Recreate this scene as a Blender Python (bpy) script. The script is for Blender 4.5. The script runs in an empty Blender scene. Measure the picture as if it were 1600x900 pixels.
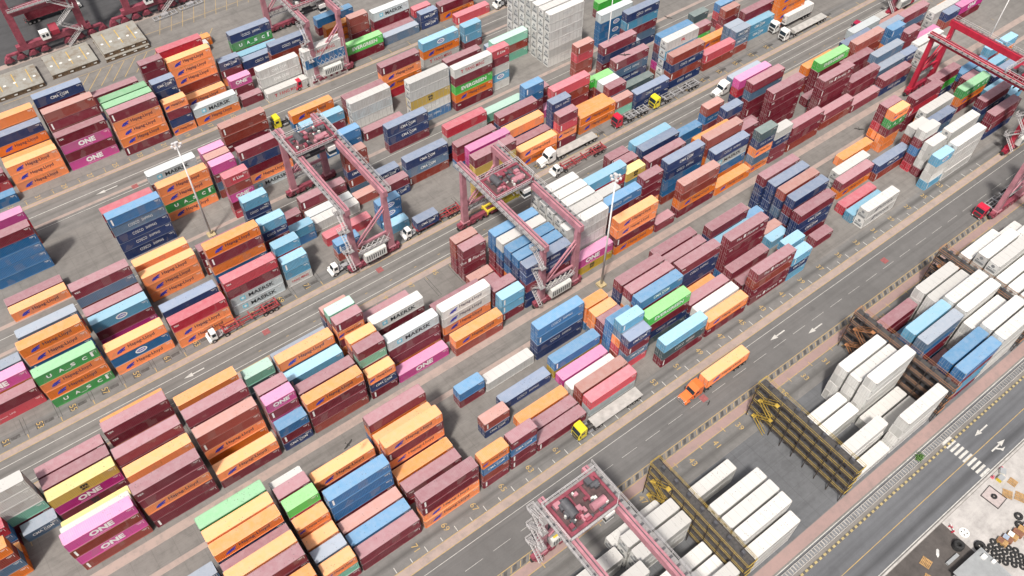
import bpy, bmesh, math, random
from mathutils import Vector, Matrix
R = math.radians
sc = bpy.context.scene
# ---------------------------------------------------------------- camera
cam = bpy.data.cameras.new('camera'); cam_o = bpy.data.objects.new('camera', cam)
sc.collection.objects.link(cam_o); sc.camera = cam_o
cam.sensor_width = 36.0; cam.lens = 36.0 * 1321.0 / 1600.0
cam.shift_x = 1.2865 / 1600.0; cam.shift_y = -11.98 / 1600.0
cam.clip_start = 1.0; cam.clip_end = 3000.0
DEP, YAW, ROLL, CAMZ = 0.8825, 0.9201, 0.0080, 148.9217
fw = Vector((math.cos(DEP)*math.cos(YAW), math.cos(DEP)*math.sin(YAW), -math.sin(DEP)))
rt0 = Vector((math.sin(YAW), -math.cos(YAW), 0)); up0 = rt0.cross(fw)
rt = math.cos(ROLL)*rt0 + math.sin(ROLL)*up0; up = -math.sin(ROLL)*rt0 + math.cos(ROLL)*up0
m = Matrix((rt, up, -fw)).transposed().to_4x4(); m.translation = Vector((0, 0, CAMZ))
cam_o.matrix_world = m
# ---------------------------------------------------------------- sky and sun
SUN_EL, SUN_AZ = 60.0, 214.0        # azimuth of the sun measured from +x towards +y
world = bpy.data.worlds.new('World'); sc.world = world; world.use_nodes = True
wn = world.node_tree.nodes; wl = world.node_tree.links
bg = wn['Background']; sky = wn.new('ShaderNodeTexSky'); sky.sky_type = 'NISHITA'; sky.sun_disc = False
sky.sun_elevation = R(SUN_EL); sky.sun_rotation = R(90.0 - SUN_AZ)
sky.air_density = 0.8; sky.dust_density = 7.0; sky.ozone_density = 1.0
hz = wn.new('ShaderNodeHueSaturation'); hz.inputs['Saturation'].default_value = 0.55     # high thin cloud whitens the sky
wl.new(sky.outputs[0], hz.inputs['Color']); wl.new(hz.outputs[0], bg.inputs[0]); bg.inputs[1].default_value = 0.08
sun = bpy.data.lights.new('sun', 'SUN'); sun.energy = 2.7; sun.angle = R(5.0); sun.color = (1.0, 0.94, 0.86)
sun_o = bpy.data.objects.new('sun', sun); sc.collection.objects.link(sun_o)
d = Vector((math.cos(R(SUN_EL))*math.cos(R(SUN_AZ)), math.cos(R(SUN_EL))*math.sin(R(SUN_AZ)), math.sin(R(SUN_EL))))
sun_o.rotation_euler = d.to_track_quat('Z', 'Y').to_euler(); sun_o.location = (0, 0, 300)
sc.view_settings.view_transform = 'Standard'; sc.view_settings.look = 'None'
sc.view_settings.exposure = 0.68; sc.view_settings.gamma = 1.0; sc.view_settings.use_curve_mapping = False
# ---------------------------------------------------------------- helpers
rnd = random.Random(11)
C = sc.collection
def link(o, parent=None):
    C.objects.link(o)
    if parent is not None: o.parent = parent
    return o
class MB:
    """collects boxes, bars, tubes and prisms into one mesh"""
    def __init__(s): s.v = []; s.f = []; s.mi = []; s.cur = 0
    def mat(s, i): s.cur = i; return s
    def face(s, pts):
        n = len(s.v); s.v += [tuple(p) for p in pts]; s.f.append(tuple(range(n, n+len(pts)))); s.mi.append(s.cur); return s
    def raw(s, vs, fs):
        n = len(s.v); s.v += [tuple(p) for p in vs]
        for f in fs: s.f.append(tuple(i+n for i in f)); s.mi.append(s.cur)
        return s
    def box(s, x0, x1, y0, y1, z0, z1):
        vs = [(x0,y0,z0),(x1,y0,z0),(x1,y1,z0),(x0,y1,z0),(x0,y0,z1),(x1,y0,z1),(x1,y1,z1),(x0,y1,z1)]
        return s.raw(vs, [(3,2,1,0),(4,5,6,7),(0,1,5,4),(1,2,6,5),(2,3,7,6),(3,0,4,7)])
    def bar(s, a, b, w, h=None):
        """square bar of section w x h from point a to point b"""
        h = h or w; a = Vector(a); b = Vector(b); t = (b-a).normalized()
        u = Vector((0,0,1)).cross(t)
        if u.length < 1e-4: u = Vector((1,0,0))
        u.normalize(); v = t.cross(u); u *= w/2; v *= h/2
        vs = [a-u-v, a+u-v, a+u+v, a-u+v, b-u-v, b+u-v, b+u+v, b-u+v]
        return s.raw(vs, [(3,2,1,0),(4,5,6,7),(0,1,5,4),(1,2,6,5),(2,3,7,6),(3,0,4,7)])
    def tube(s, a, b, r, n=10, r2=None):
        r2 = r if r2 is None else r2; a = Vector(a); b = Vector(b); t = (b-a).normalized()
        u = t.orthogonal().normalized(); v = t.cross(u); vs = []
        for k in range(n):
            c, q = math.cos(2*math.pi*k/n), math.sin(2*math.pi*k/n); vs.append(a+(u*c+v*q)*r)
        for k in range(n):
            c, q = math.cos(2*math.pi*k/n), math.sin(2*math.pi*k/n); vs.append(b+(u*c+v*q)*r2)
        fs = [(k, (k+1) % n, n+(k+1) % n, n+k) for k in range(n)] + [tuple(range(n))[::-1], tuple(range(n, 2*n))]
        return s.raw(vs, fs)
    def prism(s, prof, x0, x1, axis='x'):
        """closed profile [(p,q)] swept along an axis"""
        n = len(prof)
        def P(t, p, q): return (t, p, q) if axis == 'x' else ((p, t, q) if axis == 'y' else (p, q, t))
        vs = [P(x0, p, q) for p, q in prof] + [P(x1, p, q) for p, q in prof]
        fs = [(k, (k+1) % n, n+(k+1) % n, n+k) for k in range(n)] + [tuple(range(n))[::-1], tuple(range(n, 2*n))]
        return s.raw(vs, fs)
    def ring(s, c, R0, r0, axis='z', n=14, m=7):
        c = Vector(c); vs = []
        for i in range(n):
            a = 2*math.pi*i/n
            for j in range(m):
                b = 2*math.pi*j/m; rr = R0 + r0*math.cos(b); h = r0*math.sin(b)*1.15
                p = (rr*math.cos(a), rr*math.sin(a), h)
                if axis == 'x': p = (h, p[0], p[1])
                if axis == 'y': p = (p[0], h, p[1])
                vs.append(c + Vector(p))
        fs = [(i*m+j, ((i+1) % n)*m+j, ((i+1) % n)*m+(j+1) % m, i*m+(j+1) % m) for i in range(n) for j in range(m)]
        return s.raw(vs, fs)
    def mesh(s, name, mats, smooth=False):
        me = bpy.data.meshes.new(name); me.from_pydata(s.v, [], s.f)
        for k in (mats if isinstance(mats, (list, tuple)) else [mats]): me.materials.append(k)
        me.polygons.foreach_set('material_index', s.mi)
        if smooth: me.polygons.foreach_set('use_smooth', [True]*len(s.f))
        me.validate(); me.update()
        bm = bmesh.new(); bm.from_mesh(me); bmesh.ops.recalc_face_normals(bm, faces=bm.faces); bm.to_mesh(me); bm.free()
        return me
    def obj(s, name, mats, parent=None, smooth=False):
        return link(bpy.data.objects.new(name, s.mesh(name, mats, smooth)), parent)
def tag(o, label=None, cat=None, group=None, kind=None):
    if label: o['label'] = label
    if cat: o['category'] = cat
    if group: o['group'] = group
    if kind: o['kind'] = kind
    return o
def thing(name, label, cat, loc=(0,0,0), rz=0.0, group=None):
    o = bpy.data.objects.new(name, None); C.objects.link(o); o.location = loc; o.rotation_euler = (0,0,rz)
    o.empty_display_size = 0.5
    return tag(o, label, cat, group)
def copy_tree(o, parent=None):
    c = o.copy(); C.objects.link(c)
    if parent is not None: c.parent = parent
    for ch in o.children: copy_tree(ch, c)
    return c
# ---------------------------------------------------------------- materials
def nodes_of(name):
    m = bpy.data.materials.new(name); m.use_nodes = True
    nt = m.node_tree; return m, nt, nt.nodes, nt.links, nt.nodes['Principled BSDF']
def ramp(N, L, src, stops):
    r = N.new('ShaderNodeValToRGB'); e = r.color_ramp.elements
    while len(e) < len(stops): e.new(0.5)
    for k, (p, c) in enumerate(stops): e[k].position = p; e[k].color = (c, c, c, 1) if isinstance(c, (int, float)) else (*c, 1)
    L.new(src, r.inputs[0]); return r.outputs[0]
def mix(N, L, fac, a, b, mode='MIX'):
    m = N.new('ShaderNodeMix'); m.data_type = 'RGBA'; m.blend_type = mode
    for s, v in ((0, fac), (6, a), (7, b)):
        if isinstance(v, (int, float)): m.inputs[s].default_value = v
        elif isinstance(v, tuple): m.inputs[s].default_value = (*v, 1)
        else: L.new(v, m.inputs[s])
    return m.outputs[2]
def noise(N, L, scale, detail=4, rough=0.6, vec=None):
    n = N.new('ShaderNodeTexNoise'); n.inputs['Scale'].default_value = scale; n.inputs['Detail'].default_value = detail
    n.inputs['Roughness'].default_value = rough
    if vec is not None: L.new(vec, n.inputs['Vector'])
    return n.outputs[0]
def mapping(N, L, src, scale=(1,1,1), rot=(0,0,0)):
    m = N.new('ShaderNodeMapping'); m.inputs['Scale'].default_value = scale; m.inputs['Rotation'].default_value = rot
    L.new(src, m.inputs['Vector']); return m.outputs[0]
def plain(name, col, rough=0.6, metal=0.0, var=0.25, scale=1.5):
    m, nt, N, L, b = nodes_of(name)
    tc = N.new('ShaderNodeTexCoord')
    n = noise(N, L, scale, 5, 0.65, tc.outputs['Object'])
    f = ramp(N, L, n, [(0.3, 0.0), (0.75, 1.0)])
    L.new(mix(N, L, f, tuple(c*(1-var) for c in col), tuple(min(1, c*(1+var*0.6)) for c in col)), b.inputs['Base Color'])
    b.inputs['Roughness'].default_value = rough; b.inputs['Metallic'].default_value = metal
    return m
# ---------------------------------------------------------------- ground
def ground_mat(name, col, stain=0.35, streak=0.4, joint=0.0, rough=0.85, bands=()):
    m, nt, N, L, b = nodes_of(name); g = N.new('ShaderNodeNewGeometry'); P = g.outputs['Position']
    n1 = noise(N, L, 0.035, 6, 0.6, P); n2 = noise(N, L, 0.4, 8, 0.72, P); n3 = noise(N, L, 6.0, 4, 0.7, P)
    c = mix(N, L, ramp(N, L, n1, [(0.3, 0.0), (0.75, 1.0)]), tuple(k*0.82 for k in col), tuple(k*1.2 for k in col))
    c = mix(N, L, ramp(N, L, n2, [(0.42, 0.0), (0.75, stain)]), c, tuple(k*0.45 for k in col))
    st = noise(N, L, 1.0, 5, 0.65, mapping(N, L, P, (0.012, 0.55, 1)))       # tyre wear along the lanes
    c = mix(N, L, ramp(N, L, st, [(0.5, 0.0), (0.72, streak)]), c, tuple(k*0.5 for k in col))
    s2 = noise(N, L, 1.0, 4, 0.6, mapping(N, L, P, (0.02, 1.3, 1)))
    c = mix(N, L, ramp(N, L, s2, [(0.55, 0.0), (0.8, streak*0.7)]), c, tuple(min(1, k*1.5) for k in col))
    if bands:                                                                 # rubbered wheel paths
        sy = N.new('ShaderNodeSeparateXYZ'); L.new(P, sy.inputs[0])
        for yc, hw, k in bands:
            q = N.new('ShaderNodeMath'); q.operation = 'SUBTRACT'; L.new(sy.outputs[1], q.inputs[0]); q.inputs[1].default_value = yc
            a = N.new('ShaderNodeMath'); a.operation = 'ABSOLUTE'; L.new(q.outputs[0], a.inputs[0])
            w = N.new('ShaderNodeMath'); w.operation = 'MULTIPLY_ADD'; L.new(noise(N, L, 1.0, 4, 0.6, mapping(N, L, P, (0.06, 0.5, 1))), w.inputs[0]); w.inputs[1].default_value = hw*1.6; L.new(a.outputs[0], w.inputs[2])
            d_ = N.new('ShaderNodeMath'); d_.operation = 'DIVIDE'; L.new(w.outputs[0], d_.inputs[0]); d_.inputs[1].default_value = hw*3.0
            c = mix(N, L, ramp(N, L, d_.outputs[0], [(0.2, k), (0.62, 0.0)]), c, tuple(q_*0.35 for q_ in col))
    c = mix(N, L, 0.16, c, n3, 'OVERLAY')
    v = noise(N, L, 0.16, 3, 0.5, P)                                          # patched repairs and spills
    c = mix(N, L, ramp(N, L, v, [(0.66, 0.0), (0.69, 0.28)]), c, tuple(k*0.55 for k in col))
    if joint:
        for ax, sc_ in (('X', 0.153/2), ('Y', 0.22/2)):
            w = N.new('ShaderNodeTexWave'); w.bands_direction = ax; w.wave_type = 'BANDS'; w.inputs['Scale'].default_value = sc_*math.pi/3.0
            L.new(P, w.inputs['Vector'])
            c = mix(N, L, ramp(N, L, w.outputs['Fac'], [(0.0, joint), (0.003, 0.0)]), c, tuple(k*0.35 for k in col))
    L.new(c, b.inputs['Base Color']); b.inputs['Roughness'].default_value = rough
    bp = N.new('ShaderNodeBump'); bp.inputs['Strength'].default_value = 0.25; bp.inputs['Distance'].default_value = 0.02
    L.new(n3, bp.inputs['Height']); L.new(bp.outputs[0], b.inputs['Normal'])
    return m
def worn_mat(name, col, wear=0.5, base=(0.15,0.145,0.14), scale=1.3):
    m, nt, N, L, b = nodes_of(name); g = N.new('ShaderNodeNewGeometry'); P = g.outputs['Position']
    n = noise(N, L, scale, 7, 0.75, P); n2 = noise(N, L, 0.09, 4, 0.6, P)
    f = N.new('ShaderNodeMath'); f.operation = 'MULTIPLY'
    L.new(ramp(N, L, n, [(0.45, 0.0), (0.72, 1.0)]), f.inputs[0]); L.new(ramp(N, L, n2, [(0.3, wear*0.5), (0.8, wear*1.4)]), f.inputs[1])
    c = mix(N, L, f.outputs[0], col, base)
    L.new(c, b.inputs['Base Color']); b.inputs['Roughness'].default_value = 0.8
    return m
G_YARD = ground_mat('yard_concrete', (0.185,0.174,0.163), 0.6, 0.5, 0.25)
G_ROAD = ground_mat('road_asphalt', (0.128,0.124,0.122), 0.3, 0.45)
G_LANE = ground_mat('lane_asphalt', (0.165,0.157,0.149), 0.4, 0.55, bands=((117.0,.7,.4),(114.2,.6,.35),(180.8,.8,.35),(175.0,.8,.35)))
G_STREET = ground_mat('street_asphalt', (0.118,0.122,0.132), 0.3, 0.5, bands=((6.0,1.0,.75),(9.6,.6,.35),(10.9,.5,.3)))
G_BAY = ground_mat('bay_asphalt', (0.118,0.122,0.13), 0.55, 0.4, 0.3)
G_QUAY = ground_mat('quay_asphalt', (0.06,0.06,0.063), 0.4, 0.6)
G_STRIP = worn_mat('runway_concrete', (0.325,0.255,0.225), 0.9, (0.19,0.165,0.155), 0.5)
G_STRIP2 = worn_mat('runway_concrete_dusky', (0.29,0.20,0.185), 0.7, (0.20,0.155,0.145), 0.6)
G_PALE = ground_mat('pale_concrete', (0.42,0.40,0.385), 0.7, 0.2)
G_DIRT = ground_mat('oily_dirt', (0.085,0.075,0.07), 0.9, 0.1)
G_RESIN = ground_mat('block_apron', (0.165,0.16,0.155), 0.5, 0.75, bands=((57.9,.8,.75),(124.4,.7,.45),(39.0,.9,.5)))
PW = worn_mat('worn_white_paint', (0.50,0.49,0.46), 0.8)
PY = worn_mat('worn_yellow_paint', (0.42,0.285,0.10), 0.95)
PO = worn_mat('worn_orange_paint', (0.60,0.34,0.13), 0.5)
PB = worn_mat('worn_black_paint', (0.055,0.052,0.05), 0.8)
def sheet(name, x0, x1, y0, y1, z, mat, kind='structure'):
    mb = MB(); mb.face([(x0,y0,z),(x1,y0,z),(x1,y1,z),(x0,y1,z)]); o = mb.obj(name, mat); o['kind'] = kind; return o
sheet('ground', -900, 1500, -900, 1500, 0.0, G_YARD)
XA, XB = -140, 420
sheet('road', XA, XB, 44.7, 53.9, 0.004, G_ROAD)
sheet('apron', XA, XB, 55.6, 59.4, 0.004, G_RESIN)
sheet('apron', XA, XB, 41.4, 37.2, 0.004, G_RESIN)
sheet('apron', XA, XB, 121.7, 125.4, 0.004, G_RESIN)
sheet('apron', XA, XB, 187.2, 189.6, 0.004, G_RESIN)
sheet('lane', XA, XB, 111.7, 120.1, 0.004, G_LANE)
sheet('lane', XA, XB, 172.5, 186.0, 0.004, G_LANE)
sheet('lane', XA, XB, 147.3, 152.0, 0.004, G_LANE)
sheet('street', XA, XB, 4.0, 12.2, 0.004, G_STREET)
sheet('bay', XA, XB, 17.7, 37.1, 0.003, G_BAY)
sheet('street', XA, XB, 13.5, 15.2, 0.004, G_STREET)
sheet('quay', XA, XB, 248.5, 330, 0.004, G_QUAY)
sheet('yard_floor', 103.2, 260, -90, 3.4, 0.004, G_PALE)
sheet('yard_floor', 40, 103.2, -40, 3.4, 0.004, G_DIRT)
mb = MB()
for y0, y1 in ((53.95,55.55),(80.4,81.6),(86.0,87.9),(110.1,111.6),(120.2,121.6),(145.0,146.0),(152.1,153.2),(186.1,187.1),(178.1,179.0),(246.3,248.3)):
    mb.face([(XA,y0,.008),(XB,y0,.008),(XB,y1,.008),(XA,y1,.008)])
o = mb.obj('runway_strips', G_STRIP); o['kind'] = 'structure'
mb = MB()
for y0, y1 in ((41.5,43.3),(15.5,17.6)):
    mb.face([(XA,y0,.008),(XB,y0,.008),(XB,y1,.008),(XA,y1,.008)])
o = mb.obj('runway_strips', G_STRIP2); o['kind'] = 'structure'
# painted lines, all lying a few millimetres above the paving
mb = MB().mat(0)
def line(y, w, x0=XA, x1=XB, z=.012): mb.face([(x0,y-w/2,z),(x1,y-w/2,z),(x1,y+w/2,z),(x0,y+w/2,z)])
def dashes(y, w, on, off, x0=XA, x1=XB):
    x = x0
    while x < x1: line(y, w, x, x+on); x += on+off
line(52.45, 0.09); dashes(48.8, 0.065, 3.9, 2.3); line(15.1, 0.16); line(4.15, 0.16)
line(118.4, 0.13); line(115.7, 0.13); line(112.6, 0.13); line(182.4, 0.16); line(177.2, 0.13); line(149.6, 0.12)
for k in range(-24, 60):
    x = k*3.2686+1.2
    if x > -60: mb.face([(x-.07,55.75,.012),(x+.07,55.75,.012),(x+.07,56.95 if k % 2 else 56.6,.012),(x-.07,56.95 if k % 2 else 56.6,.012)])
def arrow(x, y, d, L=4.2, turn=False):
    s = d; z = .014
    def P(a, b): return (x+s*a, y+s*b, z)
    mb.face([P(0,-.14),P(L*.6,-.14),P(L*.6,.14),P(0,.14)]); mb.face([P(L*.58,-.5),P(L,0),P(L*.58,.5)])
    if turn: mb.face([P(L*.22,-.14),P(L*.34,-.14),P(L*.5,-.85),P(L*.4,-.85)]); mb.face([P(L*.38,-.8),P(L*.7,-.95),P(L*.42,-1.3)])
for a in ((8.3,116.9,-1,4.5),(13.6,180.9,-1,5.5),(113.5,50.6,-1,4.5),(121.5,46.9,-1,4.5),(59,150.6,-1,4.5),(128.2,10.4,-1,4.2)): arrow(*a)
arrow(123.7, 6.4, 1, 4.4, True)
for k in range(10):
    y = 4.3+k*0.95; mb.face([(117.2,y,.014),(120.0,y,.014),(120.0,y+.52,.014),(117.2,y+.52,.014)])
mb.mat(1)
for k in range(24): # painted bay lines on the quay
    x = 47+k*3.6; mb.face([(x,236,.012),(x+.14,236,.012),(x+4.14,245.5,.012),(x+4.0,245.5,.012)])
mb.mat(1)
for y in (53.9,55.6,41.45,43.35,120.15,121.65,8.1,186.05,187.15,111.65): line(y, 0.13, z=.016)
for k in range(-60, 150):
    x = k*2.1
    if 20 < x < 330:
        mb.mat(1).face([(x,43.6,.014),(x+.16,43.6,.014),(x+.9,44.5,.014),(x+.74,44.5,.014)])
        mb.mat(2).face([(x+.5,43.6,.013),(x+1.3,43.6,.013),(x+2.04,44.5,.013),(x+1.24,44.5,.013)]); mb.mat(1)
line(44.7, 0.13)
for k in range(-20, 40):
    x = k*6.537
    for y in (124.6-2.7, 36.4+4.4, 187.4): mb.face([(x-.08,y,.014),(x+.08,y,.014),(x+.08,y+1.2,.014),(x-.08,y+1.2,.014)])
    for y in (113.9, 189.1): mb.face([(x-.3,y-.06,.014),(x+.3,y-.06,.014),(x+.3,y+.06,.014),(x-.3,y+.06,.014)])
    for y in (109.4,100,92): mb.face([(x+.1,y-.5,.014),(x+.22,y-.5,.014),(x+.22,y+.5,.014),(x+.1,y+.5,.014)])
for k in range(16):  # diagonal yellow hatching beside the hatch covers
    x = 4+k*3.4; mb.face([(x,222.5,.014),(x+.25,222.5,.014),(x+6.25,230,.014),(x+6.0,230,.014)])
line(238.5,.14,40,120); line(230.3,.14,0,45)
mb.mat(2)
for k in range(-7, 34):
    x = k*6.62-3.6
    mb.face([(x+.9,123.35,.013),(x+2.7,123.35,.013),(x+2.7,124.15,.013),(x+.9,124.15,.013)])
    mb.face([(x-.85,123.0,.013),(x+.75,123.0,.013),(x+.75,124.5,.013),(x-.85,124.5,.013)])
    for q in (-.35,.35): mb.face([(k*6.537+q-.06,123.0,.013),(k*6.537+q+.06,123.0,.013),(k*6.537+q+.06,127.5,.013),(k*6.537+q-.06,127.5,.013)]); mb.face([(k*6.537+q-.06,103.5,.013),(k*6.537+q+.06,103.5,.013),(k*6.537+q+.06,109.6,.013),(k*6.537+q-.06,109.6,.013)])
def ground_text(t, x, y, h, rot=-math.pi/2, z=.018):
    vs, fs = text_polys(t, h, bold=0.0); c, s = math.cos(rot), math.sin(rot)
    mb.raw([(x+a*c-b*s, y+a*s+b*c, z) for a, b in vs], fs)
def number_rows():
    mb.mat(1)
    for k in range(-7, 34):
        x = k*6.62-3.6; ground_text(str(45+2*(k+7)) if k < 20 else str(2*k+1), x, 123.75, 1.25)
    for k in range(-3, 22): ground_text(str(65-2*k), 42.3+6.537*k, 57.75, 1.2)
    for k in range(0, 12): ground_text(str(47-2*k), 62+6.537*k, 39.9, 1.25)
    for x, t in ((55.1,'97'),(61.6,'95'),(48.6,'99')): ground_text(t, x, 109.9, 1.2)
    for k in range(-3, 9): ground_text(str(31-2*k), -3.6+6.5*k, 188.5, 1.3)
def finish_paint():
    o = mb.obj('painted_markings', [PW, PY, PB]); o['kind'] = 'structure'
# ---------------------------------------------------------------- containers
PAL = {  # paint colours (linear)
 'O': (0.78,0.185,0.004), 'M': (0.175,0.006,0.023), 'R': (0.27,0.034,0.02), 'N': (0.008,0.030,0.125), 'B': (0.010,0.135,0.34),
 'L': (0.07,0.29,0.46), 'S': (0.085,0.155,0.25), 'W': (0.55,0.55,0.53), 'G': (0.04,0.45,0.04), 'U': (0.02,0.25,0.045),
 'E': (0.17,0.45,0.33), 'K': (0.50,0.014,0.23), 'Y': (0.52,0.34,0.03), 'A': (0.46,0.52,0.54), 'D': (0.48,0.010,0.035), 'T': (0.06,0.10,0.115)}
ROOF_LIT = {  # the same paints, lightened on the roof sheets to stand in for overhead light
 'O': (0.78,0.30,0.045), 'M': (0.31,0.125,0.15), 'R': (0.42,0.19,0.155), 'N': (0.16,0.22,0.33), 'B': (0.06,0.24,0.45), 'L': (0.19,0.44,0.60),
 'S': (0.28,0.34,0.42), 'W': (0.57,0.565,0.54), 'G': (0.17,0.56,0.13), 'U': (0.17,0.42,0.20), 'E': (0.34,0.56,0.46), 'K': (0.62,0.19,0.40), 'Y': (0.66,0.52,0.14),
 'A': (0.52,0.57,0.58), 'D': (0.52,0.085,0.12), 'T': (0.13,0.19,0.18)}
def paint(key, col, roof):
    m, nt, N, L, b = nodes_of('paint_%s_%s' % (key, 'roof' if roof else 'wall'))
    tc = N.new('ShaderNodeTexCoord'); oi = N.new('ShaderNodeObjectInfo')
    add = N.new('ShaderNodeVectorMath'); add.operation = 'MULTIPLY_ADD'
    L.new(oi.outputs['Random'], add.inputs[0]); add.inputs[1].default_value = (31.0, 17.0, 9.0); L.new(tc.outputs['Object'], add.inputs[2])
    v = add.outputs[0]
    hsv = N.new('ShaderNodeHueSaturation'); hsv.inputs['Color'].default_value = (*col, 1)
    mr = N.new('ShaderNodeMapRange'); L.new(oi.outputs['Random'], mr.inputs[0]); mr.inputs[3].default_value = 0.78; mr.inputs[4].default_value = 1.22
    L.new(mr.outputs[0], hsv.inputs['Value'])
    mr2 = N.new('ShaderNodeMapRange'); L.new(oi.outputs['Random'], mr2.inputs[0]); mr2.inputs[1].default_value = 0.0; mr2.inputs[2].default_value = 0.37
    mr2.inputs[3].default_value = 1.0; mr2.inputs[4].default_value = 0.88; L.new(mr2.outputs[0], hsv.inputs['Saturation'])
    base = hsv.outputs[0]
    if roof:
        # weathered, dust-covered roof sheet: base colour already lightened for overhead light, pooled dirt, spots of rust
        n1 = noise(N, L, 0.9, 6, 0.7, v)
        fac = ramp(N, L, n1, [(0.25, ROOF_DUST_LIGHT-0.1), (0.8, ROOF_DUST_LIGHT+0.18)])
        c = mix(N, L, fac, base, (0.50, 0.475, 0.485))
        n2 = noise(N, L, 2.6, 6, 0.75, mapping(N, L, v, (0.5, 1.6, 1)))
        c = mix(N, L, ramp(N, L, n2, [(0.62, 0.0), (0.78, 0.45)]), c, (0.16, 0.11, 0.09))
        vo = N.new('ShaderNodeTexVoronoi'); vo.inputs['Scale'].default_value = 2.1; vo.inputs['Randomness'].default_value = 1.0; L.new(v, vo.inputs['Vector'])
        sp = N.new('ShaderNodeMath'); sp.operation = 'MULTIPLY'
        L.new(ramp(N, L, vo.outputs['Distance'], [(0.10, 0.85), (0.2, 0.0)]), sp.inputs[0])
        L.new(ramp(N, L, noise(N, L, 0.35, 2, 0.5, v), [(0.46, 0.0), (0.58, 1.0)]), sp.inputs[1])
        c = mix(N, L, sp.outputs[0], c, (0.10, 0.085, 0.08))                  # spots of rust and bird droppings' dirt
        wv = N.new('ShaderNodeTexWave'); wv.wave_type = 'BANDS'; wv.bands_direction = 'X'; wv.inputs['Scale'].default_value = 0.95
        L.new(tc.outputs['Object'], wv.inputs['Vector'])
        bp = N.new('ShaderNodeBump'); bp.inputs['Strength'].default_value = 0.35; bp.inputs['Distance'].default_value = 0.03
        L.new(wv.outputs['Fac'], bp.inputs['Height']); L.new(bp.outputs[0], b.inputs['Normal'])
        b.inputs['Roughness'].default_value = 0.75
    else:
        n1 = noise(N, L, 0.5, 5, 0.65, v)
        c = mix(N, L, ramp(N, L, n1, [(0.4, 0.0), (0.85, 0.12)]), base, (0.42, 0.38, 0.36))
        st = noise(N, L, 1.0, 5, 0.7, mapping(N, L, v, (2.6, 2.6, 0.35)))
        c = mix(N, L, ramp(N, L, st, [(0.57, 0.0), (0.76, 0.42)]), c, (0.13, 0.065, 0.04))
        pt = N.new('ShaderNodeTexVoronoi'); pt.distance = 'CHEBYCHEV'; pt.inputs['Scale'].default_value = 0.55; L.new(mapping(N, L, v, (1, 1, 0.7)), pt.inputs['Vector'])
        sep = N.new('ShaderNodeSeparateColor'); L.new(pt.outputs['Color'], sep.inputs[0])
        c = mix(N, L, ramp(N, L, sep.outputs[0], [(0.86, 0.0), (0.865, 0.22)]), c, (0.30, 0.24, 0.22))    # primed repair panels
        b.inputs['Roughness'].default_value = 0.6
    b.inputs['Specular IOR Level'].default_value = 0.28
    L.new(c, b.inputs['Base Color'])
    return m
ROOF_DUST_LIGHT = 0.13  # grey mix on roofs: dust, plus some paleness standing in for overhead light
WALL = {k: paint(k, c, False) for k, c in PAL.items()}
ROOF = {k: paint(k, c, True) for k, c in ROOF_LIT.items()}
STEEL = plain('casting_steel', (0.30,0.29,0.28), 0.6, 0.3)
BARS = plain('locking_bar_steel', (0.48,0.48,0.47), 0.45, 0.5)
GRILLE = plain('reefer_grille', (0.05,0.055,0.06), 0.6)
REEFW = plain('reefer_machinery', (0.42,0.44,0.45), 0.5); FAN = plain('reefer_fan', (0.20,0.21,0.22), 0.6)
SEAM = plain('panel_seam', (0.42,0.415,0.40), 0.7, 0, 0.3)
SIZE = {'40': (12.19, 2.7), '20': (6.06, 2.6), '40r': (12.19, 2.85)}
W2 = 1.22
def corr(t, pitch):
    u = (t/pitch) % 1.0
    return 0.0
def wall_points(length, pitch, depth):
    n = max(1, int(length/pitch)); p = length/n; out = []
    for k in range(n):
        a = -length/2 + k*p
        out += [(a, 0), (a+0.28*p, 0), (a+0.42*p, depth), (a+0.86*p, depth)]
    out.append((length/2, 0)); return out
def body_mesh(size, key):
    Ln, H = SIZE[size]; mb = MB(); x1 = Ln/2-0.05; reef = size == '40r'
    z0, z1 = 0.16, H-0.09
    for s in (-1, 1):
        y = s*(W2-0.03)
        if reef: pts = wall_points(2*x1, 0.45, 0.012)
        else: pts = wall_points(2*x1, 0.29, 0.045)
        for (a, da), (b, db) in zip(pts, pts[1:]):
            q = [(a, y-s*da, z0), (b, y-s*db, z0), (b, y-s*db, z1), (a, y-s*da, z1)]
            mb.face(q if s < 0 else q[::-1])
    pts = wall_points(2*(W2-0.05), 0.34, 0.04)
    for (a, da), (b, db) in zip(pts, pts[1:]):      # the closed end
        mb.face([(x1-da, a, z0), (x1-db, b, z0), (x1-db, b, z1), (x1-da, a, z1)])
    mb.face([(-x1, -W2+.05, z0), (x1, -W2+.05, z0), (x1, W2-.05, z0), (-x1, W2-.05, z0)])
    mb.face([(-x1+.02, -W2+.05, z0), (-x1+.02, W2-.05, z0), (-x1+.02, W2-.05, z1), (-x1+.02, -W2+.05, z1)])
    if reef:
        for k in range(9):
            a = -x1+.7+k*(2*x1-1.4)/8
            for s in (-1, 1): mb.mat(2).box(a-.03, a+.03, s*(W2-.022)-.006, s*(W2-.022)+.006, z0, z1)
        for k in range(7): a = -x1+1.2+k*(2*x1-2.4)/6; mb.mat(2).box(a-.025, a+.025, -W2+.06, W2-.06, H-.029, H-.015)
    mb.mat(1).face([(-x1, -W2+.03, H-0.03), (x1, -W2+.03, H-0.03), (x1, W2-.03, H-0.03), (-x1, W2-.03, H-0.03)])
    return mb.mesh('body', [WALL[key], ROOF[key], SEAM])
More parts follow.
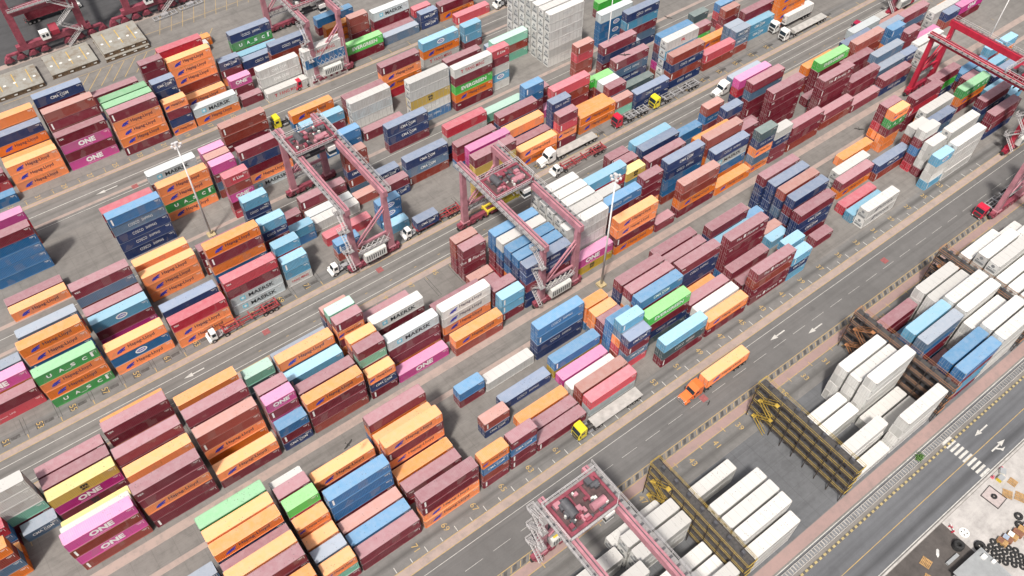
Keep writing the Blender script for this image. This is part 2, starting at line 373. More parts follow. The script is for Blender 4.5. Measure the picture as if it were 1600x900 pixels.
def frame_mesh(size, key):
    Ln, H = SIZE[size]; mb = MB(); x1 = Ln/2; e = 0.012
    for s in (-1, 1):
        y0, y1 = (W2-0.06, W2) if s > 0 else (-W2, -W2+0.06)
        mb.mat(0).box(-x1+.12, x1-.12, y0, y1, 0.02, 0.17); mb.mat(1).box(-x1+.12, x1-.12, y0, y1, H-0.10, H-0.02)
        for t in (-1, 1):
            a, b = (x1-0.14, x1-e) if t > 0 else (-x1+e, -x1+0.14)
            mb.mat(0).box(a, b, min(s*(W2-0.15), s*(W2-e)), max(s*(W2-0.15), s*(W2-e)), 0.12, H-0.12)
            c, d = (x1-0.178, x1) if t > 0 else (-x1, -x1+0.178)
            for z in (0.0, H-0.122): mb.mat(2).box(c, d, min(s*(W2-0.162), s*W2), max(s*(W2-0.162), s*W2), z, z+0.118)
    for t in (-1, 1):
        a, b = (x1-0.10, x1-.02) if t > 0 else (-x1+.02, -x1+0.10)
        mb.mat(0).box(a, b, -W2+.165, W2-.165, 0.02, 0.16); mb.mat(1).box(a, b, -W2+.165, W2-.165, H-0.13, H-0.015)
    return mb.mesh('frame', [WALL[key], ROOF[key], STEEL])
def door_mesh(size, key, s):
    Ln, H = SIZE[size]; mb = MB(); x = -Ln/2+0.04; a, b = (0.01, W2-0.155) if s > 0 else (-W2+0.155, -0.01)
    mb.box(x, x+0.05, a, b, 0.17, H-0.135)
    n = 4; hh = (H-0.5)/n
    for k in range(n): mb.box(x-0.012, x+0.002, a+0.08, b-0.08, 0.26+k*hh+0.04, 0.26+(k+1)*hh-0.04)
    mb.mat(1)
    for f in (0.3, 0.72):
        y = a+(b-a)*f; mb.tube((x-0.04, y, 0.12), (x-0.04, y, H-0.1), 0.022, 6); mb.box(x-0.05, x-0.015, y-0.02, y+0.3*s if s > 0 else y+0.02, 1.0, 1.05) if s > 0 else mb.box(x-0.05, x-0.015, y-0.3, y+0.02, 1.0, 1.05)
    return mb.mesh('door', [WALL[key], BARS])
def reefer_unit_mesh():
    Ln, H = SIZE['40r']; mb = MB(); x = -Ln/2+0.04
    mb.mat(0).box(x, x+0.06, -W2+.155, W2-.155, 0.17, H-0.135)
    mb.mat(3).box(x-0.012, x, -0.95, 0.95, 0.4, 0.95)
    mb.mat(3).tube((x-0.02, 0.0, 1.98), (x+0.02, 0.0, 1.98), 0.40, 16)
    mb.mat(2).box(x-0.03, x, -0.2, 0.9, 1.15, 1.45); mb.mat(2).box(x-0.02, x, -0.95, -0.35, 1.12, 1.5)
    mb.mat(1).box(x-0.035, x-0.03, 0.3, 0.8, 1.2, 1.4)
    return mb.mesh('cooling_unit', [WALL['W'], GRILLE, REEFW, FAN])
# lettering --------------------------------------------------------
INK = {k: plain('lettering_'+k, c, 0.5, 0, 0.12, 4) for k, c in dict(dark=(0.035,0.03,0.07), blue=(0.03,0.05,0.42), white=(0.82,0.82,0.80), black=(0.02,0.025,0.03),
       red=(0.5,0.03,0.05), sky=(0.16,0.55,0.72), grey=(0.4,0.42,0.45), green=(0.03,0.3,0.08), gold=(0.45,0.3,0.05)).items()}
_dg = None
def text_polys(s, height, bold=0.0, sx=1.0, shear=0.0, space=1.0):
    cu = bpy.data.curves.new('t', 'FONT'); cu.body = s; cu.size = 1.0; cu.offset = bold; cu.resolution_u = 2
    cu.shear = shear; cu.space_character = space; cu.align_x = 'CENTER'; cu.align_y = 'CENTER'
    o = bpy.data.objects.new('t', cu); C.objects.link(o); bpy.context.view_layer.update()
    me = bpy.data.meshes.new_from_object(o.evaluated_get(bpy.context.evaluated_depsgraph_get()))
    vs = [v.co.copy() for v in me.vertices]; fs = [tuple(p.vertices) for p in me.polygons]
    bpy.data.objects.remove(o); bpy.data.curves.remove(cu); bpy.data.meshes.remove(me)
    if not vs: return [], []
    hy = max(v.y for v in vs)-min(v.y for v in vs); cy = (max(v.y for v in vs)+min(v.y for v in vs))/2; cx = (max(v.x for v in vs)+min(v.x for v in vs))/2
    k = height/hy
    return [((v.x-cx)*k*sx, (v.y-cy)*k) for v in vs], fs
class Logo:
    """flat painted lettering on the long side facing -y"""
    def __init__(s, size): s.mb = MB(); s.mats = []; s.Ln, s.H = SIZE[size]; s.y = -W2+0.0265
    def m(s, k):
        if INK[k] not in s.mats: s.mats.append(INK[k])
        s.mb.mat(s.mats.index(INK[k])); return s
    def text(s, t, cx, cz, h, **kw):
        fx = kw.pop('width', None)
        vs, fs = text_polys(t, h, **kw)
        if fx:
            w = max(v[0] for v in vs)-min(v[0] for v in vs); vs = [(v[0]*fx/w, v[1]) for v in vs]
        s.mb.raw([(cx+x, s.y, cz+z) for x, z in vs], fs); return s
    def poly(s, pts): s.mb.face([(x, s.y, z) for x, z in pts]); return s
    def rect(s, x0, x1, z0, z1): return s.poly([(x0,z0),(x1,z0),(x1,z1),(x0,z1)])
    def ell(s, cx, cz, a, b, n=20, dy=0.0):
        s.mb.face([(cx+a*math.cos(2*math.pi*k/n), s.y-dy, cz+b*math.sin(2*math.pi*k/n)) for k in range(n)]); return s
    def mesh(s):
        return s.mb.mesh('lettering', s.mats)
def make_logo(kind, size):
    g = Logo(size); Lf = 1.0 if size != '20' else 0.5; zc = g.H*0.52
    if kind == 'hl':
        w = 5.6*(0.62 if Lf < 1 else 1)
        g.m('dark').text('Hapag-Lloyd', 0.9*Lf, zc+0.08, 1.15*(0.75 if Lf < 1 else 1), bold=0.012, width=w)
        g.m('blue'); q = 1.0 if Lf == 1 else 0.72; x = 0.9*Lf-w/2-1.75*q
        for dz in (0, 1):
            b = zc-0.15*q+dz*0.18*q; a = x+dz*0.72*q
            g.poly([(a-0.75*q, b-0.5*q), (a+0.25*q, b-0.5*q), (a+0.32*q, b-0.18*q), (a-0.1*q, b-0.12*q), (a+0.42*q, b+0.1*q), (a+0.6*q, b+0.5*q), (a-0.1*q, b+0.35*q), (a-0.55*q, b)])
    elif kind == 'one':
        q = 1.0 if Lf == 1 else 0.8
        g.m('white').text('ONE', 0, zc+0.1, 1.5*q, bold=0.05, width=4.2*q); g.rect(-2.0*q, 1.2*q, zc-1.02*q, zc-0.95*q)
    elif kind == 'maersk':
        g.m('black').text('MAERSK', 1.0, zc, 1.15, bold=0.02, width=6.0)
        g.m('sky').rect(-4.0, -2.8, zc-0.6, zc+0.6)
        g.m('white'); pts = []
        for k in range(14):
            r = 0.5 if k % 2 == 0 else 0.22; a = math.pi/2+k*math.pi/7; pts.append((-3.4+r*math.cos(a), g.y-0.004, zc+r*math.sin(a)))
        g.mb.face(pts)
    elif kind == 'cma':
        q = 1.0 if Lf == 1 else 0.85
        g.m('white').text('CMA CGM', 0, zc, 0.85*q, bold=0.02, width=4.4*q)
        g.poly([(-0.9*q, zc+0.62*q), (0.2*q, zc+0.78*q), (1.0*q, zc+0.72*q), (0.2*q, zc+0.68*q)]); g.poly([(-0.2*q, zc-0.72*q), (0.5*q, zc-0.8*q), (1.4*q, zc-0.62*q), (0.5*q, zc-0.7*q)])
    elif kind == 'cosco':
        q = 0.8 if Lf < 1 else 1
        g.m('white').text('COSCO', -1.35*q, zc, 0.85*q, width=2.5*q).text('SHIPPING', 1.75*q, zc, 0.7*q, width=2.5*q)
    elif kind == 'ever':
        g.m('white').text('EVERGREEN', 0, zc, 1.15, bold=0.035, width=8.2)
    elif kind == 'uasc':
        g.m('white')
        for k, t in enumerate('UASC'): g.text(t, -3.6+k*2.3, zc, 0.95, bold=0.03, width=0.95)
        g.rect(-0.75, 0.5, zc-0.75, zc-0.66); g.rect(4.6, 5.05, zc-0.55, zc+0.75)
    elif kind == 'ym':
        if Lf == 1: g.m('red').text('YANG MING', 0.3, zc, 1.05, bold=0.01, width=6.2); g.m('red').text('T', -3.7, zc, 1.0, bold=0.05)
        else: g.m('red').text('YANG MING', 0, zc, 0.8, bold=0.01, width=4.2)
    elif kind == 'oval':
        g.m('white').ell(0, zc, 1.25, 0.75); g.m('blue').ell(0, zc, 0.9, 0.42, dy=0.004); g.m('white').text('HMM', 0, zc, 0.42, bold=0.03)
        for v in range(len(g.mb.v)-1, -1, -1):
            if g.mb.v[v][1] == g.y and v >= 40: g.mb.v[v] = (g.mb.v[v][0], g.y-0.008, g.mb.v[v][2])
    elif kind == 'msc':
        g.m('black').text('m', 0, zc+0.45, 0.75, bold=0.06, width=1.35).text('sc', 0, zc-0.4, 0.6, bold=0.05, width=1.3)
    elif kind == 'kline':
        g.m('white').text('K Line', 0.3, zc+0.1, 0.85, bold=0.02, width=2.6)
    elif kind == 'flo':
        g.m('white').text('The', -3.1, zc, 0.8, bold=0.01); g.text('Florens', 1.2, zc, 0.95, bold=0.01, width=3.6, shear=0.2); g.text('2b', 4.1, zc+0.1, 0.8, bold=0.03)
        g.rect(-1.7, -1.0, zc-0.5, zc+0.6)
    elif kind == 'tex':
        g.m('white').text('TEX', -g.Ln/2+1.0, zc+0.35, 0.45, bold=0.03)
    elif kind == 'klt':
        g.m('white').text('K', -4.4, zc, 0.9, bold=0.03).text('LINE', -0.2, zc, 0.4).rect(-3.6, -1.2, zc-0.2, zc-0.1)
    elif kind == 'ali':
        g.m('dark').text('ALIANCA', 1.2, zc+0.1, 0.9, bold=0.02, width=5.2); g.poly([(-2.9, zc-0.6), (-2.0, zc-0.6), (-1.4, zc+0.7), (-1.9, zc+0.7)])
    elif kind == 'pil':
        g.m('red').text('PIL', 0.3, zc+0.05, 0.95, bold=0.05)
    elif kind == 'txt':
        g.m('grey').text('CMA CGM', 0, zc+0.25, 0.42, width=2.6).text('REEFER', 0.1, zc-0.35, 0.25)
    elif kind == 'rdoor':
        g.m('grey').rect(-0.6, 0.5, zc, zc+0.12)
    elif kind == 'mark':
        g.m('white').rect(-g.Ln/2+0.55, -g.Ln/2+0.9, 0.45, g.H-0.5)
    # identification marks that nearly every box carries near its right-hand top corner
    if kind not in ('txt', 'ali', 'pil', 'rdoor'):
        g.m('white').rect(g.Ln/2-1.5, g.Ln/2-0.55, g.H-0.55, g.H-0.43).rect(g.Ln/2-1.3, g.Ln/2-0.75, g.H-0.78, g.H-0.70)
        g.rect(g.Ln/2-0.42, g.Ln/2-0.36, g.H-1.3, g.H-0.45)
    return g.mesh()
_cache = {}
def cached(key, fn):
    if key not in _cache: _cache[key] = fn()
    return _cache[key]
def lg_reefer(logo): return logo != 'rdoor'
def make_container(size, key, logo, loc, name, label, cat, group):
    t = bpy.data.objects.new(name, None); C.objects.link(t); t.empty_display_size = 0.3; t.location = loc
    tag(t, label, cat, group)
    link(bpy.data.objects.new('body', cached(('b', size, key), lambda: body_mesh(size, key))), t)
    link(bpy.data.objects.new('frame', cached(('f', size, key), lambda: frame_mesh(size, key))), t)
    if size == '40r' and lg_reefer(logo): link(bpy.data.objects.new('cooling_unit', cached('ru', reefer_unit_mesh)), t)
    else:
        for s in (-1, 1): link(bpy.data.objects.new('door', cached(('d', size, key, s), lambda: door_mesh(size, key, s))), t)
    if logo != 'none': link(bpy.data.objects.new('lettering', cached(('l', size, logo), lambda: make_logo(logo, size))), t)
    return t
number_rows(); finish_paint()
# black-and-yellow kerb, cable trough and its white coping beside the street
CURB_Y = plain('kerb_yellow', (0.40,0.32,0.15), 0.7, 0, 0.3); CURB_K = plain('kerb_black', (0.09,0.085,0.08), 0.7); TROUGH = plain('trough_steel', (0.22,0.225,0.235), 0.6, 0.3, 0.35); CONC = plain('kerb_concrete', (0.42,0.40,0.38), 0.8, 0, 0.35, 0.6)
k = MB()
for i in range(420):
    x = 20+i*0.62; k.mat(i % 2).box(x, x+.62, 12.25, 12.65, 0, .16)
o = k.obj('kerb', [CURB_Y, CURB_K]); o['kind'] = 'structure'
t = thing('cable_trough', 'long grey slatted cable trough running along the street kerb', 'trough', (150, 13.95, 0))
q = MB().box(-130, 130, -.62, -.52, 0, .45).box(-130, 130, .52, .62, 0, .45).box(-130, 130, -.52, .52, 0, .12); q.obj('channel', CONC, t)
q = MB()
for i in range(370): q.box(-129.8+i*.7, -129.8+i*.7+.42, -.52, .52, .34, .40)
q.obj('slatted_cover', TROUGH, t)
k = MB()
k.box(20, 300, 3.5, 3.85, 0, .14); o = k.obj('kerb', CONC); o['kind'] = 'structure'
COVER = plain('manhole_iron', (0.30,0.10,0.10), 0.7, 0.2)
for (x, y, l) in ((87.0,48.9,'reddish square manhole cover on the wide road beside the orange lorry'),(147.6,50.2,'reddish square manhole cover far along the wide empty road'),(51.8,118.0,'dark red square manhole cover on the lane before the pink crane'),(22.9,117.6,'reddish square manhole cover on the lane near the red skeleton trailer'),(17.0,178.0,'faded pink square manhole cover on the lane below the magenta stack')):
    q = MB().box(-.75,.75,-.75,.75,0,.03); q.box(-.55,.55,-.55,.55,.03,.045); o = q.obj('manhole_cover', COVER); o.location = (x, y, .016); tag(o, l, 'manhole cover', 'manhole covers')
BOXES = '''
-20.01,90.28,0.00,40,R,mark,rust-red long container on the ground under magenta one
-20.04,90.26,2.70,40,K,one,magenta long container with big white capitals between rust-red above and rust-red below
-20.10,90.26,5.40,40,R,mark,rust-red long container between magenta above and magenta below
-20.01,90.30,8.10,40,K,one,magenta long container with big white capitals on top of rust-red one
-20.10,93.11,0.00,40,M,plain,-
-20.06,93.11,2.70,40,R,plain,-
-20.07,93.16,5.40,40,W,plain,white long container on top of rust-red one
-20.01,95.95,0.00,40,D,plain,-
-20.02,95.97,2.70,40,Y,plain,mustard long container on top of crimson one
-20.01,101.65,0.00,40,M,msc,maroon long container with black square logo
-20.09,101.65,2.70,40,K,one,magenta long container with big white capitals between mustard above and maroon below
-20.04,101.63,5.40,40,Y,msc,mustard long container with black square logo on top of magenta one
-20.08,104.50,0.00,40,O,plain,-
-20.09,104.53,2.70,40,M,mark,-
-20.03,104.49,5.40,40,M,plain,maroon long container on top of maroon one, 7% across 81% down the photo
-20.08,107.34,0.00,40,D,plain,-
-20.03,107.37,2.70,40,S,plain,-
-20.04,107.34,5.40,40,M,plain,maroon long container on top of slate blue one, lower left
-33.09,104.47,0.00,40,M,mark,-
-33.15,104.48,2.70,40,E,plain,mint green long container between white above and maroon below
-33.09,104.48,5.40,40,W,plain,white long container between white above and mint green below
-33.15,104.48,8.10,40,W,plain,white long container between white above and white below
-33.15,104.49,10.80,40,W,plain,white long container on top of white one
-29.67,101.67,0.00,20,S,cma,slate blue short container with white name and swoosh alone on the ground
-39.69,98.83,0.00,40,O,hl,-
-39.71,95.96,0.00,40,O,plain,-
-39.68,95.97,2.70,40,S,plain,-
-39.71,96.00,5.40,40,R,mark,-
-39.69,96.00,8.10,40,O,plain,-
-39.70,101.65,0.00,40,M,plain,-
-39.63,101.68,2.70,40,B,mark,-
-39.65,101.64,5.40,40,D,mark,-
-6.94,90.30,0.00,40,M,mark,maroon long container on the ground under maroon one, lower left
-6.96,90.30,2.70,40,M,plain,maroon long container between orange above and maroon below, 18% across 87% down the photo
-6.95,90.27,5.40,40,O,hl,orange long container, between maroon above and maroon below, 17% across 86% down
-6.93,90.30,8.10,40,M,plain,maroon long container between maroon above and orange below, 17% across 84% down the photo
-6.97,90.32,10.80,40,M,tex,maroon long container on top of maroon one, 16% across 82% down the photo
-6.99,95.99,0.00,40,N,plain,-
-6.96,95.99,2.70,40,M,mark,-
-6.99,95.94,5.40,40,R,plain,-
-6.93,96.00,8.10,40,O,plain,orange long container on top of rust-red one, 15% across 79% down the photo
-7.02,98.81,0.00,40,M,plain,-
-7.02,98.82,2.70,40,O,plain,-
-7.02,98.83,5.40,40,O,plain,-
-7.01,98.80,8.10,40,M,plain,-
-6.98,98.82,10.80,40,M,plain,maroon long container on top of maroon one, 14% across 76% down the photo
-6.97,107.35,0.00,40,M,plain,-
-6.97,107.38,2.70,40,O,hl,-
-6.96,107.35,5.40,40,M,tex,maroon long container between maroon above and orange below, 14% across 74% down the photo
-6.96,107.32,8.10,40,M,tex,maroon long container on top of maroon one, 13% across 72% down the photo
-6.98,110.19,0.00,40,R,plain,-
-6.93,110.21,2.70,40,R,mark,-
-6.93,110.16,5.40,40,O,hl,-
6.06,90.31,0.00,40,M,plain,maroon long container on the ground under orange one, lower left
6.10,90.31,2.70,40,O,hl,orange long container on top of maroon one, 24% across 79% down the photo
6.13,95.97,0.00,40,O,plain,orange long container on the ground under orange one
6.13,95.99,2.70,40,O,hl,orange long container with dark name and blue emblem between rust-red above and orange below
6.09,96.00,5.40,40,R,mark,rust-red long container between rust-red above and orange below
6.12,95.99,8.10,40,R,plain,rust-red long container on top of rust-red one, lower left
6.10,101.69,0.00,40,O,hl,-
6.14,98.81,0.00,40,B,mark,-
6.13,98.84,2.70,40,N,plain,-
6.13,98.85,5.40,40,B,plain,-
6.12,98.85,8.10,40,M,mark,-
6.10,98.85,10.80,40,M,plain,maroon long container on top of maroon one, 21% across 70% down the photo
6.14,104.51,0.00,40,M,tex,-
6.05,104.50,2.70,40,N,plain,-
6.07,104.51,5.40,40,R,plain,-
6.12,104.47,8.10,40,O,plain,orange long container on top of rust-red one, 20% across 67% down the photo
16.08,104.48,0.00,20,S,plain,slate blue short container on the ground under dark teal one
16.11,104.53,2.60,20,T,plain,dark teal short container between mint green above and slate blue below
16.14,104.53,5.20,20,E,plain,mint green short container on top of dark teal one
16.12,95.96,0.00,20,M,mark,maroon short container on the ground under orange one, lower left
16.11,95.97,2.60,20,O,plain,orange short container between rust-red above and maroon below
16.07,95.97,5.20,20,R,plain,rust-red short container between rust-red above and orange below
16.08,95.98,7.80,20,R,mark,rust-red short container between maroon above and rust-red below
16.09,95.94,10.40,20,M,mark,maroon short container on top of rust-red one, lower left
16.07,93.14,0.00,20,D,mark,crimson short container on the ground under navy one
16.13,93.16,2.60,20,N,plain,navy short container between magenta above and crimson below
16.14,93.13,5.20,20,K,plain,magenta short container between maroon above and navy below
16.06,93.11,7.80,20,M,mark,maroon short container between magenta above and magenta below
16.07,93.15,10.40,20,K,one,magenta short container with big white capitals on top of maroon one, lower left
16.06,90.30,0.00,20,N,cma,navy short container with white name and swoosh on the ground under maroon one, lower left
16.12,90.30,2.60,20,M,mark,maroon short container between blue above and navy below, lower left
16.13,90.30,5.20,20,B,plain,blue short container on top of maroon one, lower left
25.69,90.26,0.00,40,R,plain,rust-red long container on the ground under maroon one
25.66,90.26,2.70,40,M,plain,maroon long container between maroon above and rust-red below
25.73,90.27,5.40,40,M,mark,maroon long container between orange above and maroon below, 33% across 69% down the photo
25.66,90.30,8.10,40,O,hl,orange long container on top of maroon one, 32% across 67% down the photo
25.75,93.10,0.00,40,N,cosco,-
25.67,93.14,2.70,40,N,plain,-
25.68,93.10,5.40,40,R,plain,-
25.67,93.16,8.10,40,M,mark,maroon long container on top of rust-red one, 32% across 65% down the photo
25.74,98.80,0.00,40,M,plain,-
25.71,98.83,2.70,40,O,plain,-
25.69,98.84,5.40,40,L,mark,light blue long container on top of orange one
25.68,101.65,0.00,40,S,plain,-
25.70,101.65,2.70,40,M,plain,-
25.67,101.66,5.40,40,S,plain,-
25.67,101.64,8.10,40,O,hl,orange long container with dark name and blue emblem on top of slate blue one
25.69,104.53,0.00,40,D,mark,-
25.73,104.48,2.70,40,M,plain,-
25.74,104.52,5.40,40,S,plain,-
35.75,107.38,0.00,20,M,plain,-
35.73,107.36,2.60,20,N,plain,-
35.67,107.36,5.20,20,N,plain,navy short container between rust-red above and navy below
35.70,107.35,7.80,20,R,mark,rust-red short container on top of navy one, left side
35.73,104.51,0.00,20,S,plain,-
35.68,104.49,2.60,20,N,plain,-
35.72,104.49,5.20,20,M,mark,maroon short container between rust-red above and navy below
35.74,104.48,7.80,20,R,plain,rust-red short container between mint green above and maroon below, left side
35.70,104.52,10.40,20,E,plain,mint green short container on top of rust-red one
35.72,101.67,0.00,20,M,mark,-
35.71,101.63,2.60,20,O,plain,orange short container between maroon above and maroon below, 34% across 61% down the photo
35.74,101.68,5.20,20,M,plain,maroon short container between orange above and orange below
35.68,101.63,7.80,20,O,hl,orange short container with dark name and blue emblem between maroon above and maroon below
35.75,101.69,10.40,20,M,mark,maroon short container on top of orange one
35.75,95.98,0.00,20,M,plain,-
35.76,95.97,2.60,20,M,mark,-
35.69,95.98,5.20,20,R,plain,rust-red short container between maroon above and maroon below
35.76,95.95,7.80,20,M,plain,maroon short container between orange above and rust-red below
35.67,96.00,10.40,20,O,plain,orange short container on top of maroon one, centre
35.68,93.15,0.00,20,R,plain,-
35.70,93.10,2.60,20,M,plain,-
35.73,93.10,5.20,20,R,plain,rust-red short container between mint green above and maroon below, centre
35.70,93.14,7.80,20,E,plain,mint green short container between maroon above and rust-red below
35.69,93.15,10.40,20,M,plain,maroon short container on top of mint green one
35.71,90.27,0.00,20,M,mark,maroon short container on the ground under navy one, bottom middle
35.76,90.29,2.60,20,N,cma,navy short container with white name and swoosh between orange above and maroon below
35.72,90.26,5.20,20,O,hl,orange short container with dark name and blue emblem on top of navy one
45.30,93.11,0.00,40,O,plain,-
45.30,93.11,2.70,40,M,plain,maroon long container between maroon above and orange below, centre
45.34,93.14,5.40,40,M,plain,maroon long container between pale grey above and maroon below
45.32,93.15,8.10,40,A,maersk,pale grey long container with black name and star badge on top of maroon one, centre
45.27,98.83,0.00,40,O,hl,-
45.36,98.84,2.70,40,R,plain,-
45.27,98.84,5.40,40,M,plain,-
45.35,98.85,8.10,40,W,maersk,white long container with black name and star badge
45.32,104.47,0.00,40,O,plain,-
45.36,104.47,2.70,40,M,plain,maroon long container on top of orange one, 37% across 53% down the photo
45.29,90.28,0.00,40,K,one,magenta long container with big white capitals alone on the ground
58.38,93.12,0.00,40,R,plain,-
58.41,93.16,2.70,40,O,hl,orange long container with dark name and blue emblem between white above and rust-red below
58.35,93.10,5.40,40,W,hl,white long container with dark name and blue emblem between white above and orange below
58.40,93.10,8.10,40,W,hl,white long container with dark name and blue emblem on top of white one
58.41,88.78,0.00,40,R,plain,rust-red long container on the ground under orange one
58.40,88.77,2.70,40,O,hl,orange long container with dark name and blue emblem on top of rust-red one
58.35,95.99,0.00,40,R,plain,-
58.35,95.96,2.70,40,M,plain,-
58.38,95.95,5.40,40,M,plain,-
68.38,90.31,0.00,20,M,mark,maroon short container on the ground under light blue one, centre
68.42,90.32,2.60,20,L,mark,light blue short container between light blue above and maroon below, centre
68.44,90.26,5.20,20,L,mark,light blue short container on top of light blue one, centre
68.35,93.11,0.00,20,N,plain,navy short container on the ground under maroon one
68.42,93.15,2.60,20,M,plain,maroon short container between maroon above and navy below
68.40,93.10,5.20,20,M,plain,maroon short container on top of maroon one, 49% across 49% down the photo
68.38,98.82,0.00,20,M,plain,maroon short container alone on the ground, 48% across 48% down the photo
68.41,101.65,0.00,20,R,mark,rust-red short container alone on the ground, 47% across 47% down the photo
68.37,107.38,0.00,20,M,plain,maroon short container on the ground under maroon one, 44% across 46% down the photo
68.37,107.37,2.60,20,M,plain,maroon short container between rust-red above and maroon below
68.36,107.37,5.20,20,R,mark,rust-red short container between rust-red above and maroon below, centre
68.38,107.38,7.80,20,R,plain,rust-red short container on top of rust-red one, centre
68.44,104.51,0.00,20,M,plain,maroon short container on the ground under maroon one, 46% across 47% down the photo
68.44,104.50,2.60,20,M,plain,maroon short container between maroon above and maroon below, centre
68.36,104.48,5.20,20,M,flo,maroon short container with long white name
68.43,104.48,7.80,20,M,plain,maroon short container on top of maroon one, 46% across 43% down the photo
77.99,90.26,0.00,40,N,plain,-
77.99,90.29,2.70,40,N,plain,-
78.04,90.27,5.40,40,M,plain,maroon long container between navy above and navy below
77.96,90.29,8.10,40,N,cosco,navy long container with white block lettering between navy above and maroon below
78.01,90.31,10.80,40,N,cosco,navy long container with white block lettering on top of navy one, centre
77.97,93.14,0.00,40,M,plain,-
77.98,93.13,2.70,40,M,plain,-
78.02,93.14,5.40,40,N,plain,-
78.01,93.12,8.10,40,N,plain,-
77.98,93.16,10.80,40,B,mark,blue long container on top of navy one, 52% across 43% down the photo
77.96,96.00,0.00,40,M,plain,-
78.05,95.99,2.70,40,O,plain,-
78.02,95.97,5.40,40,B,plain,-
78.03,95.97,8.10,40,N,plain,-
78.03,95.97,10.80,40,B,plain,blue long container on top of navy one, 51% across 41% down the photo
77.96,98.81,0.00,40,D,plain,-
77.96,98.83,2.70,40,M,plain,-
78.03,98.85,5.40,40,N,plain,-
78.03,98.80,8.10,40,B,plain,-
77.98,98.83,10.80,40,W,plain,white long container on top of blue one
77.98,101.66,0.00,40,D,mark,-
78.00,101.67,2.70,40,M,plain,-
78.04,101.64,5.40,40,M,plain,-
77.98,101.68,8.10,40,B,plain,-
77.98,101.67,10.80,40,B,plain,blue long container on top of blue one, centre
104.13,101.63,0.00,40,O,plain,-
104.16,101.65,2.70,40,M,mark,-
104.18,101.64,5.40,40,M,plain,-
104.17,101.69,8.10,40,D,plain,-
104.18,101.66,10.80,40,L,mark,light blue long container on top of crimson one
100.23,98.81,0.00,40,R,mark,-
100.17,98.79,2.70,40,M,plain,-
100.18,98.81,5.40,40,B,mark,-
100.17,98.80,8.10,40,W,plain,-
104.15,95.95,0.00,40,S,plain,-
104.14,95.99,2.70,40,M,plain,-
104.14,95.94,5.40,40,M,mark,-
104.18,95.97,8.10,40,B,cosco,blue long container with white block lettering on top of maroon one
104.12,90.26,0.00,40,O,hl,-
104.17,90.28,2.70,40,M,mark,-
104.12,90.32,5.40,40,O,hl,orange long container with dark name and blue emblem between orange above and maroon below, centre
104.20,90.29,8.10,40,O,hl,orange long container with dark name and blue emblem on top of orange one, centre
113.71,89.87,0.00,20,M,plain,maroon short container alone on the ground, 65% across 38% down the photo
113.32,95.52,0.00,20,M,plain,-
113.31,95.52,2.60,20,O,plain,orange short container between maroon above and maroon below, 64% across 34% down the photo
113.33,95.49,5.20,20,M,plain,maroon short container between maroon above and orange below, 64% across 34% down the photo
113.35,95.49,7.80,20,M,plain,maroon short container between maroon above and maroon below, 64% across 32% down the photo
113.37,95.55,10.40,20,M,tex,maroon short container on top of maroon one, 63% across 30% down the photo
113.40,101.35,0.00,20,D,tex,-
113.45,101.35,2.60,20,M,plain,-
113.40,101.35,5.20,20,L,plain,light blue short container between mustard above and maroon below
113.46,101.32,7.80,20,Y,msc,mustard short container with black square logo
113.60,107.37,0.00,20,M,plain,-
113.64,107.39,2.60,20,M,plain,-
113.65,107.37,5.20,20,M,mark,-
113.59,107.36,7.80,20,M,mark,maroon short container on top of maroon one, 60% across 27% down the photo
114.01,104.61,0.00,20,B,mark,-
114.02,104.62,2.60,20,M,plain,-
113.98,104.57,5.20,20,R,plain,-
114.01,104.60,7.80,20,M,plain,maroon short container on top of rust-red one, upper middle
124.22,90.20,0.00,40,M,plain,-
124.30,90.17,2.70,40,O,hl,-
124.28,90.19,5.40,40,R,plain,-
124.30,90.22,8.10,40,R,plain,rust-red long container on top of rust-red one, 68% across 31% down the photo
124.24,95.84,0.00,40,R,plain,-
124.27,95.85,2.70,40,B,plain,-
124.22,95.84,5.40,40,B,plain,-
124.23,95.85,8.10,40,N,cosco,-
124.21,95.83,10.80,40,N,cma,navy long container on top of navy one, 67% across 27% down the photo
137.10,90.09,0.00,40,O,hl,orange long container with dark name and blue emblem alone on the ground, upper right
137.98,93.46,0.00,40,O,plain,-
138.05,93.46,2.70,40,B,plain,-
138.03,93.51,5.40,40,A,maersk,-
138.04,93.45,8.10,40,N,cosco,navy long container with white block lettering on top of pale grey one
137.73,96.19,0.00,40,S,plain,-
137.73,96.19,2.70,40,D,plain,-
137.65,96.25,5.40,40,O,plain,-
137.69,96.22,8.10,40,R,plain,-
137.71,96.19,10.80,40,R,plain,rust-red long container on top of rust-red one, 70% across 23% down the photo
137.88,98.93,0.00,40,M,plain,-
137.89,98.97,2.70,40,D,plain,-
137.84,98.94,5.40,40,D,tex,-
137.84,98.96,8.10,40,O,plain,-
146.99,95.97,0.00,20,M,tex,-
146.96,95.95,2.60,20,M,plain,maroon short container between maroon above and maroon below, 73% across 25% down the photo
147.01,95.92,5.20,20,M,plain,maroon short container between maroon above and maroon below, 73% across 24% down the photo
146.98,95.95,7.80,20,M,mark,maroon short container on top of maroon one, 73% across 22% down the photo
147.19,90.54,0.00,20,O,hl,orange short container with dark name and blue emblem on the ground under slate blue one
147.15,90.54,2.60,20,S,plain,slate blue short container between orange above and orange below
147.17,90.53,5.20,20,O,hl,orange short container with dark name and blue emblem between navy above and slate blue below
147.23,90.53,7.80,20,N,cosco,navy short container with white block lettering between dark teal above and orange below
147.21,90.49,10.40,20,T,plain,dark teal short container on top of navy one
153.46,90.24,0.00,20,M,tex,maroon short container on the ground under maroon one, upper right
153.44,90.22,2.60,20,M,plain,maroon short container between navy above and maroon below
153.47,90.24,5.20,20,N,cosco,navy short container with white block lettering between white above and maroon below
153.47,90.22,7.80,20,W,plain,white short container on top of navy one
163.52,90.41,0.00,40,R,mark,-
